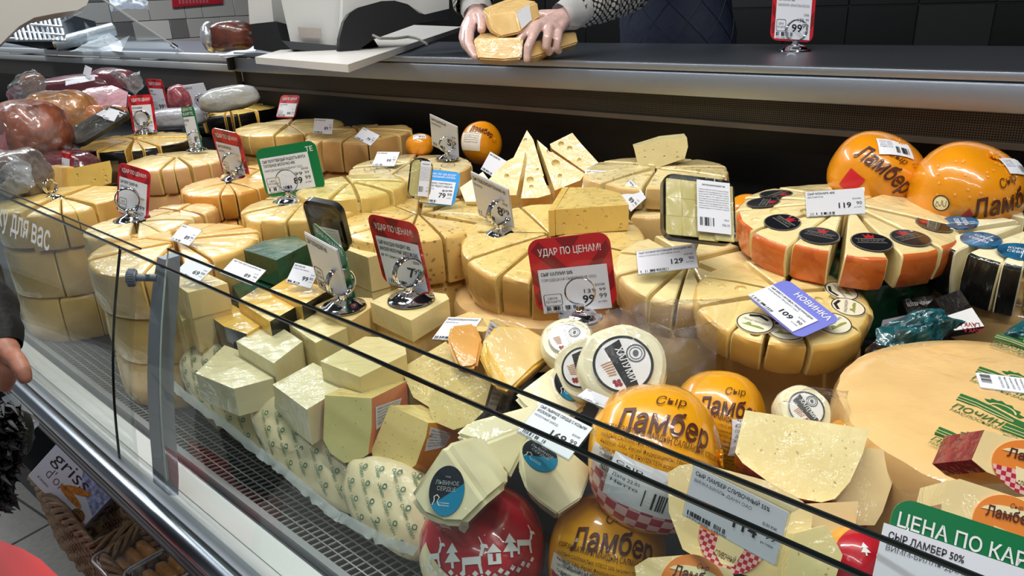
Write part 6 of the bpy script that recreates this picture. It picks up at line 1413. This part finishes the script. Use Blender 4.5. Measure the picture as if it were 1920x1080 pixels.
lump('sausage', (208, 212), None, (.05, .03, .025), 'short sausage behind the dark tray', SAUS, 'sausage', t=2.3, group=MG, seed=11)
lump('meat_pack', (20, 330), None, (.085, .07, .06), 'grey bagged meat at the left edge behind the glass', plain('bagged_meat', '#6e6460', .25, coat=1, bump=1, bscale=35, var=.4), 'meat', t=1.72, nz=.18, seed=12, group=MG)
lump('meat_pack', (115, 308), None, (.09, .06, .035), 'purple vacuum packed meat behind the yellow slab', plain('vacuum_meat', '#6b3c44', .22, coat=1, bump=.8, bscale=35, var=.3), 'meat', t=2.0, nz=.14, seed=13, group=MG)
lump('meat_pack', (40, 292), None, (.12, .06, .03), 'red brown packed meat along the left edge', plain('red_brown_meat', '#5e2f2a', .3, coat=.8, bump=.5, bscale=30, var=.3), 'meat', t=2.05, nz=.1, seed=14, group=MG)
lump('salami', (337, 184), None, (.04, .04, .045), 'cut salami behind the white card', plain('salami', '#9a4a50', .35, coat=.7, bscale=90, var=.5), 'sausage', rot=30, t=2.62, group=MG, seed=15)
lump('wrapped_roll', (430, 185), None, (.095, .045, .04), 'pale film wrapped roll behind the far black waxed wheel', plain('film_roll_meat', '#b3b6b6', .25, coat=1, bump=1.0, bscale=35), 'meat', rot=18, t=2.45, group=MG, seed=16, tilt=-6)
lump('wrapped_roll', (330, 222), None, (.10, .045, .035), 'greyish film wrapped roll behind the red card', plain('film_roll_grey', '#a9aeb6', .25, coat=1, bump=1.0, bscale=35), 'meat', rot=14, t=2.5, group=MG, seed=17)
tray([(112, 255), (205, 202), (250, 212), (150, 275)], None, 'dark film covered meat tray lying slanted at the left', t=2.1, asp=1.9, el0=60, slices=False, lab=(.25, .15, .16, .38), seed=9, wt=1.5)
crumple('clear_bag', [(200, 135), (215, 128), (245, 150), (262, 132), (270, 160), (255, 182), (235, 165)], 2.5, 'knotted clear bag end behind the cured meats', nrm(0, 20), .012, 51, mat=GREYB)
crumple('clear_bag', [(15, 165), (35, 140), (65, 130), (90, 150), (85, 200), (40, 215)], 2.4, 'clear bag around the sausage at the back left', nrm(0, 25), .012, 52, mat=GREYB)
crumple('clear_bag', [(0, 310), (30, 292), (60, 310), (65, 355), (20, 372), (0, 365)], 1.66, 'clear bag over the grey meat at the left edge', nrm(0, 30), .01, 53, mat=GREYB)
for C, lab_ in (([(160, 122), (173, 128), (168, 148), (155, 142)], 'tiny white tag standing on the cured loin'), ([(122, 153), (178, 140), (178, 152), (124, 159)], 'striped barcode label on the cured loin'), ([(204, 202), (225, 208), (214, 228), (194, 222)], 'square white tag on the dark meat tray'), ([(136, 272), (152, 276), (142, 290), (124, 286)], 'white tag beside the vacuum packed meat')):
    T_(C, None, ['МЯСО'], '', '', lab_, t=2.06 if 'tray' in lab_ or 'vacuum' in lab_ else 2.42, holder=False, asp=1.2 if 'striped' not in lab_ else 4, el0=35, group='small meat labels')

crumple('clear_bag', [(-10, 200), (40, 188), (95, 215), (118, 262), (100, 298), (40, 302), (-10, 298)], 1.88, 'glossy clear bag around the large glazed ham', nrm(0, 25), .008, 55, bulge=.03)
crumple('clear_bag', [(60, 180), (110, 168), (160, 190), (168, 225), (140, 250), (95, 250)], 2.08, 'glossy clear bag around the tan tied ham', nrm(0, 25), .008, 56, bulge=.03)
# ------------------------------------------------------------------ people
def fuse(bm, name, mat, parent, voxel=.0028, smooth=6):
    """Grow overlapping limbs into one continuous skin."""
    me = bpy.data.meshes.new('tmp'); bm.to_mesh(me); bm.free(); o = bpy.data.objects.new('tmp', me); COL.objects.link(o)
    r = o.modifiers.new('r', 'REMESH'); r.mode = 'VOXEL'; r.voxel_size = voxel; s = o.modifiers.new('s', 'SMOOTH'); s.factor = .5; s.iterations = smooth
    bpy.context.view_layer.update(); dg = bpy.context.evaluated_depsgraph_get(); nm = bpy.data.meshes.new_from_object(o.evaluated_get(dg)); bpy.data.objects.remove(o)
    for p in nm.polygons: p.use_smooth = True
    nm.materials.clear(); nm.materials.append(mat); q = bpy.data.objects.new(name, nm); COL.objects.link(q); q.parent = parent; return q
def balls(bm, pts, rad):
    """Chain of capsules with tapering radius."""
    for (a, ra), (b, rb) in zip(zip(pts, rad), zip(pts[1:], rad[1:])):
        n = max(2, int((b - a).length / .004))
        tube(bm, [a + (b - a) * k / n for k in range(n + 1)], [ra + (rb - ra) * k / n for k in range(n + 1)], 12)
    for p, r in zip(pts, rad): bmesh.ops.create_icosphere(bm, subdivisions=2, radius=r, matrix=Matrix.Translation(p))
def hand(parent, wrist, knuck, fingers, mat, name='hand', rw=.026, base=Vector(), rk=.0125, thumb=None):
    bm = bmesh.new(); W = [wrist] + knuck
    for k in knuck: balls(bm, [wrist - base, (wrist + k) / 2 - base, k - base], [rw * .85, .0165, rk])
    for a, b in zip(knuck, knuck[1:]): balls(bm, [a - base, b - base], [rk, rk]); balls(bm, [(a + wrist) / 2 - base, (b + wrist) / 2 - base], [.017, .017])
    for f, r in fingers: balls(bm, [p - base for p in f], r)
    return fuse(bm, name, mat, parent)
GLOVE = plain('clear_glove_skin', '#d6b3ab', .35, coat=.55, bump=.35, bscale=60, var=.12); SKIN = plain('skin', '#a8715c', .5, bump=.15, bscale=90, var=.1)
def hounds():
    m, nt, b = newmat('houndstooth'); L = nt.links.new; uv = nt.nodes.new('ShaderNodeUVMap'); mp = nt.nodes.new('ShaderNodeMapping'); mp.inputs['Rotation'].default_value = (0, 0, .6); mp.inputs['Scale'].default_value = (1, 1, 1)
    v = nt.nodes.new('ShaderNodeTexVoronoi'); v.voronoi_dimensions = '2D'; v.inputs['Randomness'].default_value = .12; v.inputs['Scale'].default_value = 1
    r = nt.nodes.new('ShaderNodeValToRGB'); r.color_ramp.elements[0].position = .36; r.color_ramp.elements[1].position = .44; r.color_ramp.elements[0].color = lin('#b9b6ae'); r.color_ramp.elements[1].color = lin('#131316')
    L(uv.outputs[0], mp.inputs[0]); L(mp.outputs[0], v.inputs['Vector']); L(v.outputs['Distance'], r.inputs[0]); L(r.outputs[0], b.inputs['Base Color']); b.inputs['Roughness'].default_value = .85; return m
HOUND = hounds()
def sleeve(parent, pts, rad, base, cuff=True, mat=None, cell=.0115):
    bm = bmesh.new(); lay = bm.loops.layers.uv.verify(); N = 28; rings = []; uvs = {}; P = []; Rr = []
    for (a, ra), (b, rb) in zip(zip(pts, rad), zip(pts[1:], rad[1:])):
        n = max(2, int((b - a).length / .008))
        for k in range(n): P.append(a + (b - a) * k / n); Rr.append(ra + (rb - ra) * k / n)
    P.append(pts[-1]); Rr.append(rad[-1]); prev = None; s = 0; ul = []
    for i, p in enumerate(P):
        d = (P[min(i + 1, len(P) - 1)] - P[max(i - 1, 0)]).normalized(); u = (prev - d * prev.dot(d)).normalized() if prev else d.orthogonal().normalized(); prev = u; v = d.cross(u)
        if i: s += (p - P[i - 1]).length
        ring = []
        for k in range(N):
            a = 2 * math.pi * k / N; r = Rr[i] * (1 + .07 * noise.noise(Vector((math.cos(a) * 2, math.sin(a) * 2, i * .35))) + .05 * math.sin(i * .9 + 2 * a))
            w_ = bm.verts.new(p - base + (u * math.cos(a) + v * math.sin(a)) * r); ring.append(w_)
        rings.append(ring); ul.append(s)
    cells = max(6, round(2 * math.pi * rad[0] / cell))
    for i in range(len(rings) - 1):
        for k in range(N):
            f = bm.faces.new((rings[i][k], rings[i][(k + 1) % N], rings[i + 1][(k + 1) % N], rings[i + 1][k]))
            for l, (ii, kk) in zip(f.loops, ((i, k), (i, k + 1), (i + 1, k + 1), (i + 1, k))): l[lay].uv = (kk / N * cells, ul[ii] / cell)
    bm.faces.new(rings[-1]); o = finish(bm, 'sleeve', mat or HOUND, parent, 80); return o
D = atd
sel = thing('person', 'shop assistant in a navy quilted vest and checked sleeves holding cheese packs', 'person', Vector((at(1200, 80, 1.0).x, 2.42, 0)))
sb = sel.location.copy()
# vest: lofted torso, turned to face the counter, standing behind it
NAVY = plain('navy_quilt', '#1a2338', .55, bump=.3, bscale=40, var=.12)
tc_ = at(1195, 78, 1.0); tx, ty = tc_.x, 2.40
bm = bmesh.new(); prof = [(.0, .19, .125), (.45, .185, .12), (.82, .20, .135), (.98, .205, .145), (1.1, .195, .14), (1.25, .205, .135), (1.38, .215, .12), (1.45, .18, .10), (1.50, .08, .075), (1.56, .065, .065)]
rings = []; N = 40
for z, a, b in prof:
    ox = -.10 * max(0, z - 1.0); oy = -.12 * max(0, z - 1.0)
    rings.append([bm.verts.new((tx + ox + a * math.cos(2 * math.pi * k / N) - sb.x, ty + oy + b * math.sin(2 * math.pi * k / N) - sb.y, z)) for k in range(N)])
for A, B in zip(rings, rings[1:]):
    for k in range(N): bm.faces.new((A[k], A[(k + 1) % N], B[(k + 1) % N], B[k]))
bm.faces.new(rings[0][::-1]); bm.faces.new(rings[-1]); bmesh.ops.subdivide_edges(bm, edges=bm.edges[:], cuts=2, use_grid_fill=True); finish(bm, 'vest', NAVY, sel, 80)
# stitched diamonds of the quilting
bm = bmesh.new()
def torso(a, z):
    for (z0, a0, b0), (z1, a1, b1) in zip(prof, prof[1:]):
        if z0 <= z <= z1:
            f = (z - z0) / (z1 - z0); A_ = a0 + (a1 - a0) * f; B_ = b0 + (b1 - b0) * f; ox = -.10 * max(0, z - 1.0); oy = -.12 * max(0, z - 1.0)
            return Vector((tx + ox + A_ * 1.004 * math.cos(a) - sb.x, ty + oy + B_ * 1.004 * math.sin(a) - sb.y, z))
for k in range(-9, 12):
    for s in (1, -1):
        pts = []
        for i in range(17):
            z = .84 + i * .033; a = -math.pi / 2 + (k * .11 + s * (z - 1.05) * .9) / .19
            if -math.pi - .3 < a < .6 and z < 1.38: pts.append(torso(a, z))
        if len(pts) > 2: tube(bm, pts, .0012, 4)
finish(bm, 'quilt_stitching', plain('navy_thread', '#0c1120', .6), sel)
# right of the picture: hand laid over the packs
tw = 1.84
w1 = D(1062, 30, tw + .05); k1 = [D(993, 52, tw - .02), D(1010, 46, tw - .02), D(1030, 48, tw - .01), D(1048, 56, tw)]
f1 = [([k1[0], D(980, 66, tw - .03), D(970, 80, tw - .035), D(967, 92, tw - .03)], [.0125, .0115, .0105, .009]),
      ([k1[1], D(1000, 66, tw - .04), D(990, 88, tw - .05), D(988, 112, tw - .045)], [.0130, .012, .011, .0095]),
      ([k1[2], D(1026, 72, tw - .035), D(1024, 88, tw - .03), D(1030, 98, tw - .015)], [.0130, .012, .011, .0095]),
      ([k1[3], D(1045, 76, tw - .02), D(1043, 90, tw - .015), D(1048, 96, tw)], [.0115, .0105, .010, .009]),
      ([w1, D(1015, 30, tw + .04), D(990, 42, tw + .05), D(975, 55, tw + .055)], [.018, .016, .013, .011])]
hand(sel, w1, k1, f1, GLOVE, 'gloved_hand', .028, sb)
cuffm = clear('glove_cuff', '#e9ecee', 1.45, .1, bump=.8, bscale=50, haze=.5, hazecol='#e6e6e6')
sleeve(sel, [D(1052, 32, tw + .045), D(1070, 24, tw + .055), D(1088, 12, tw + .07)], [.036, .041, .044], sb, mat=cuffm).name = 'glove_cuff'
sleeve(sel, [D(1074, 20, tw + .06), D(1120, 2, tw + .12), D(1175, -22, tw + .22), D(1230, -110, tw + .38), D(1225, -230, tw + .5)], [.042, .056, .066, .062, .072], sb)
# left of the picture: hand under the packs
w2 = D(893, 22, tw + .12); k2 = [D(880, 62, tw + .05), D(874, 58, tw + .07), D(872, 52, tw + .09), D(874, 46, tw + .11)]
f2 = [([k2[0], D(879, 82, tw + .02), D(887, 98, tw + .0), D(893, 107, tw - .015)], [.0135, .0125, .011, .0095]),
      ([k2[1], D(872, 78, tw + .05), D(880, 92, tw + .04), D(886, 102, tw + .03)], [.0135, .0125, .011, .0095]),
      ([k2[2], D(868, 70, tw + .09), D(872, 84, tw + .08), D(880, 94, tw + .07)], [.013, .012, .011, .0095]),
      ([k2[3], D(868, 62, tw + .12), D(872, 76, tw + .12)], [.0115, .0105, .009]),
      ([w2, D(903, 34, tw + .06), D(905, 46, tw + .03), D(903, 56, tw + .015)], [.018, .016, .0135, .011])]
hand(sel, w2, k2, f2, GLOVE, 'gloved_hand', .028, sb)
sleeve(sel, [D(896, 26, tw + .12), D(892, 12, tw + .13), D(890, 4, tw + .14)], [.037, .041, .043], sb, mat=cuffm).name = 'glove_cuff'
sleeve(sel, [D(890, 10, tw + .135), D(880, -20, tw + .16), D(892, -90, tw + .25), D(985, -190, tw + .40), D(1090, -240, tw + .5)], [.050, .058, .064, .064, .072], sb)
# packs in the hands
PK = cheese('pack_cheese', '#e7c58a', var=.06, wr=.5)
hull('cheese_pack', [(887, 73, 1.80), (900, 62, 1.86), (982, 60, 1.86), (981, 72, 1.79), (978, 110, 1.79), (945, 113, 1.78), (897, 110, 1.79)], None, 'lower cheese pack held on the steel worktop', mats=[PK], back=.06, bev=.004, cat='packed cheese')
hull('cheese_pack', [(984, 84, 1.81), (1040, 62, 1.88), (1080, 58, 1.92), (1084, 80, 1.90), (1000, 108, 1.80), (984, 108, 1.80)], None, 'cheese pack under the laid over gloved hand', mats=[PK], back=.06, bev=.004, cat='packed cheese')
up_ = hull('cheese_pack', [(904, 16, 1.85), (914, 26, 1.81), (965, 22, 1.79), (1007, 2, 1.83), (1013, 34, 1.83), (975, 62, 1.79), (937, 70, 1.80), (914, 54, 1.82), (960, -6, 1.88)], None, 'upper tilted cheese pack with a white label in the gloved hands', mats=[PK], back=.05, bev=.004, cat='packed cheese')
bm = bmesh.new(); lp = [ray_hit(up_[0], *q) for q in ((966, 23), (991, 9), (996, 38), (977, 56))]
if all(p[0] is not None for p in lp):
    nn = (lp[1][0] - lp[0][0]).cross(lp[3][0] - lp[0][0]).normalized(); nn = nn if nn.dot(CAM - lp[0][0]) > 0 else -nn
    bm.faces.new([bm.verts.new(p[0] + nn * .003 - up_[0].location) for p in lp]); finish(bm, 'label', PAPERG, up_[0], 0)
# ------------------------------------------------------------------ customer at the left edge
cu = thing('person', 'customer in a black furry coat with a bare hand hanging at the left edge', 'person', Vector((D(0, 700, 1.0).x, D(0, 700, 1.0).y, 0))); cbs = cu.location.copy()
tw = .98
w1 = D(2, 645, tw); k1 = [D(22, 668, tw - .01), D(12, 675, tw), D(2, 680, tw + .01), D(-8, 676, tw + .02)]
f1 = [([k1[0], D(32, 676, tw - .02), D(42, 694, tw - .03), D(47, 708, tw - .03)], [.0125, .0115, .0105, .009]),
      ([k1[1], D(17, 695, tw - .005), D(14, 712, tw), D(11, 724, tw + .005)], [.012, .0115, .0105, .009]),
      ([k1[2], D(3, 700, tw + .01), D(0, 715, tw + .015), D(-3, 724, tw + .02)], [.012, .0115, .0105, .009]),
      ([k1[3], D(-9, 695, tw + .02), D(-12, 710, tw + .03)], [.011, .010, .009])]
hand(cu, w1, k1, f1, SKIN, 'hand', .022, cbs)
COAT = plain('black_coat', '#0b0b0d', .7, bump=.6, bscale=60)
sleeve(cu, [D(4, 650, tw), D(0, 625, tw + .01), D(-20, 590, tw + .02), D(-80, 520, tw + .05)], [.022, .028, .035, .05], cbs, mat=COAT)
lump('coat_body', (-270, 860), None, (.09, .09, .25), '', COAT, '', t=.92, parent=cu, nz=.2, seed=60)
bm = bmesh.new(); rg = random.Random(4)
for i in range(900):
    x = rg.uniform(-40, 36); y = rg.choice((rg.uniform(780, 850), rg.uniform(760, 880), rg.uniform(880, 950)))
    if x > 36 - abs(y - 825) * .16 or (y > 885 and x > 18): continue
    a = D(x, y, .90 + rg.uniform(-.03, .03)); d = D(x + rg.uniform(2, 24), y + rg.uniform(-6, 22), .90 + rg.uniform(-.04, .04))
    m_ = (a + d) / 2 + Vector((rg.uniform(-.005, .005), rg.uniform(-.005, .005), rg.uniform(0, .006)))
    tube(bm, [a - cbs, m_ - cbs, d - cbs], [.0035, .003, .0004], 4, False)
finish(bm, 'fur_trim', plain('black_fur', '#0a0a0c', .6), cu, 60)['kind'] = 'stuff'
lump('fur_core', (8, 815), None, (.028, .03, .035), '', plain('black_fur', '#0a0a0c', .6), '', t=.92, parent=cu, nz=.2, seed=61)
# ------------------------------------------------------------------ baskets, boxes and the red carrier in front of the case
WICK = plain('wicker', '#7c6448', .6, bump=.5, bscale=80, var=.3)
def wbasket(path, zr, zb, label, seed=1):
    P = [at(a, b, zr) for a, b in path]; c = sum(P, Vector()) / len(P); o = thing('wicker_basket', label, 'basket', Vector((c.x, c.y, zb)), 'wicker baskets'); b0 = o.location.copy(); L = []
    n = len(P); pts = []
    for i in range(n):
        a, b = P[i], P[(i + 1) % n]; k = max(2, int((b - a).length / .008))
        for s in range(k): pts.append(a + (b - a) * s / k)
    m = len(pts)
    for s in range(4):
        bm = bmesh.new(); tube(bm, [p - b0 + Vector((0, 0, 1)) * .008 * math.sin(i * .55 + s * math.pi / 2) + (p - c).normalized() * .008 * math.cos(i * .55 + s * math.pi / 2) for i, p in enumerate(pts)], .0048, 6, closed=True); finish(bm, 'rim_cane', WICK, o)
    H = zr - zb; rows = 9
    for r in range(rows):
        z = zb + .006 + (H - .012) * r / rows; f = .86 + .14 * (z - zb) / H; bm = bmesh.new()
        tube(bm, [Vector((c.x + (p.x - c.x) * f, c.y + (p.y - c.y) * f, z)) - b0 + (p - c).normalized() * .004 * (1 if (i // 3 + r) % 2 else -1) for i, p in enumerate(pts)], .0042, 5, closed=True); finish(bm, 'woven_cane', WICK, o)
    bm = bmesh.new()
    for i in range(0, m, 3):
        p = pts[i]; tube(bm, [Vector((c.x + (p.x - c.x) * .86, c.y + (p.y - c.y) * .86, zb)) - b0, p - b0], .003, 5)
    finish(bm, 'stakes', WICK, o); bm = bmesh.new(); prism(bm, [Vector((c.x + (p.x - c.x) * .86, c.y + (p.y - c.y) * .86, zb)) - b0 for p in P], Vector((0, 0, -.006)), 0); finish(bm, 'floor_panel', WICK, o)
    return o
wbasket([(60, 898), (178, 1028), (258, 985), (222, 930), (135, 836)], .345, .20, 'wicker basket holding the cracker box below the front rail')
wbasket([(196, 1050), (250, 1120), (380, 1120), (318, 1030), (262, 992)], .345, .20, 'wicker basket holding clear packs at the bottom edge')
# box of crackers
Cb = [(110, 826), (215, 929), (147, 997), (53, 891)]; cx_, cy_ = 131, 911; ctr, m3, bw, bh = fitcard(Cb, at(cx_, cy_, .37), 1.5, 0, 55, .6)
bx = thing('cracker_box', 'white box of grissini crackers lying in the wicker basket', 'box'); bx.matrix_world = mat4(ctr, m3)
BOXW = plain('box_white', '#cdd3df', .4, coat=.3); bm = bmesh.new(); box(bm, (0, 0, -.022), (bw, bh, .044), None, .0015, 1); bo = finish(bm, 'carton', BOXW, bx)
bm = bmesh.new(); text(bm, 'griss', -bw * .40, bh * .10, bh * .30, bw * .60, z=.0006, bold=-.005, skew=.05); finish(bm, 'brand_lettering', INK, bx, 0)
bm = bmesh.new(); text(bm, "d'or", -bw * .34, -bh * .22, bh * .24, bw * .30, z=.0006, bold=-.012); text(bm, 'al sesamo', -bw * .40, -bh * .36, bh * .06, bw * .2, z=.0006); finish(bm, 'small_lettering', INKG, bx, 0); bm = bmesh.new(); text(bm, 'da tè tipo latte', bw * .02, -bh * .47, bh * .05, bw * .25, z=.0006); finish(bm, 'foot_lettering', INKG, bx, 0)
CRK = plain('cracker_gold', '#b9782c', .5, bscale=200, var=.4)
for k, (x, y, rt) in enumerate(((.12, .04, 28), (.10, -.14, -2))):
    bm = bmesh.new(); c_, s_ = math.cos(math.radians(rt)), math.sin(math.radians(rt)); sheet(bm, [(bw * x + (u * c_ - v * s_), bh * y + (u * s_ + v * c_)) for u, v in ell2d(bw * .20, bh * .075, 24)], 0, .0008); finish(bm, 'printed_cracker', CRK, bx, 0)
bm = bmesh.new(); sheet(bm, ell2d(bw * .10, bh * .13, 20), 0, .0006, map3=lambda x, y, z: Vector((x + bw * .34, y - bh * .30, z))); finish(bm, 'printed_seeds', plain('seed_print', '#7d5a32', .6, bscale=400, var=.8), bx, 0)
bm = bmesh.new(); sheet(bm, [(-bw * .05, bh * .5), (bw * .5, bh * .5), (bw * .5, -bh * .10), (bw * .33, bh * .02), (bw * .12, bh * .16)], 0, .0004); finish(bm, 'printed_photo', plain('photo_blue', '#8f9cc0', .45, bscale=120, var=.6), bx, 0)
bm = bmesh.new(); barcode(bm, -.03, -.01, .04, .018, 22, 3, map3=lambda x, y, z: Vector((bw * .5 + .0008, x * 1.0 + .0, -.022 + y)), z=0); finish(bm, 'barcode', INK, bx, 0)
def clam(px, z, rot, label):
    o = thing('clamshell_pack', label, 'plastic pack', at(px[0], px[1], z), 'clear clamshell packs', (0, 0, VYAW + math.radians(rot)))
    bm = bmesh.new(); box(bm, (0, 0, .0), (.11, .075, .045), None, .012, 3); finish(bm, 'clear_shell', FILMC, o)
    bm = bmesh.new(); out = rect2d(.118, .083, .014, 5); tube(bm, [Vector((x, y, .012)) for x, y in out], .002, 6, closed=True); finish(bm, 'rim', plain('clear_rim', '#b9bcc0', .12, coat=1), o)
    for k in range(4):
        bm = bmesh.new(); box(bm, (-.032 + .021 * k, 0, -.004), (.016, .052, .026), Matrix.Rotation(.25, 3, 'Y'), .005, 2); finish(bm, 'biscuit', plain('biscuit', '#b8823f', .6, bump=.4, bscale=60, var=.2), o)
clam((262, 1040), .33, 50, 'clear pack of biscuits in the second basket')
clam((325, 1068), .35, 50, 'clear pack of biscuits under the rail at the bottom edge')
REDC = plain('carrier_red', '#c40f12', .6)
rc = block('shopping_carrier', [(-160, 975), (-40, 1002), (0, 1013), (40, 1028), (75, 1048), (112, 1083), (140, 1180), (-160, 1180)], .42, .20, REDC, 'red plastic shopping carrier in the lower left corner', cat='carrier', bev=.012, seg=4, taper=.9)
# clear label holder hanging on the rail
lh_ = thing('label_holder', 'clear plastic label holder hanging below the rail at the left', 'label holder', D(38, 772, 1.05)); b0 = lh_.location.copy()
bm = bmesh.new(); prism(bm, [D(a, b, t) - b0 for a, b, t in ((3, 745, 1.06), (22, 737, 1.06), (62, 776, 1.03), (46, 800, 1.02))], Vector((0, 0, -.003)), 0); finish(bm, 'clear_sheet', clear('holder_sheet', '#dfe6ea', 1.5, .05, bump=.3, bscale=20, haze=.25), lh_)
bm = bmesh.new(); prism(bm, [D(a, b, t) - b0 for a, b, t in ((40, 797, 1.02), (58, 775, 1.03), (72, 788, 1.025), (52, 808, 1.015))], Vector((0, 0, -.006)), .001); finish(bm, 'clip', plain('clip_chrome', '#b8bec6', .15, .8), lh_)
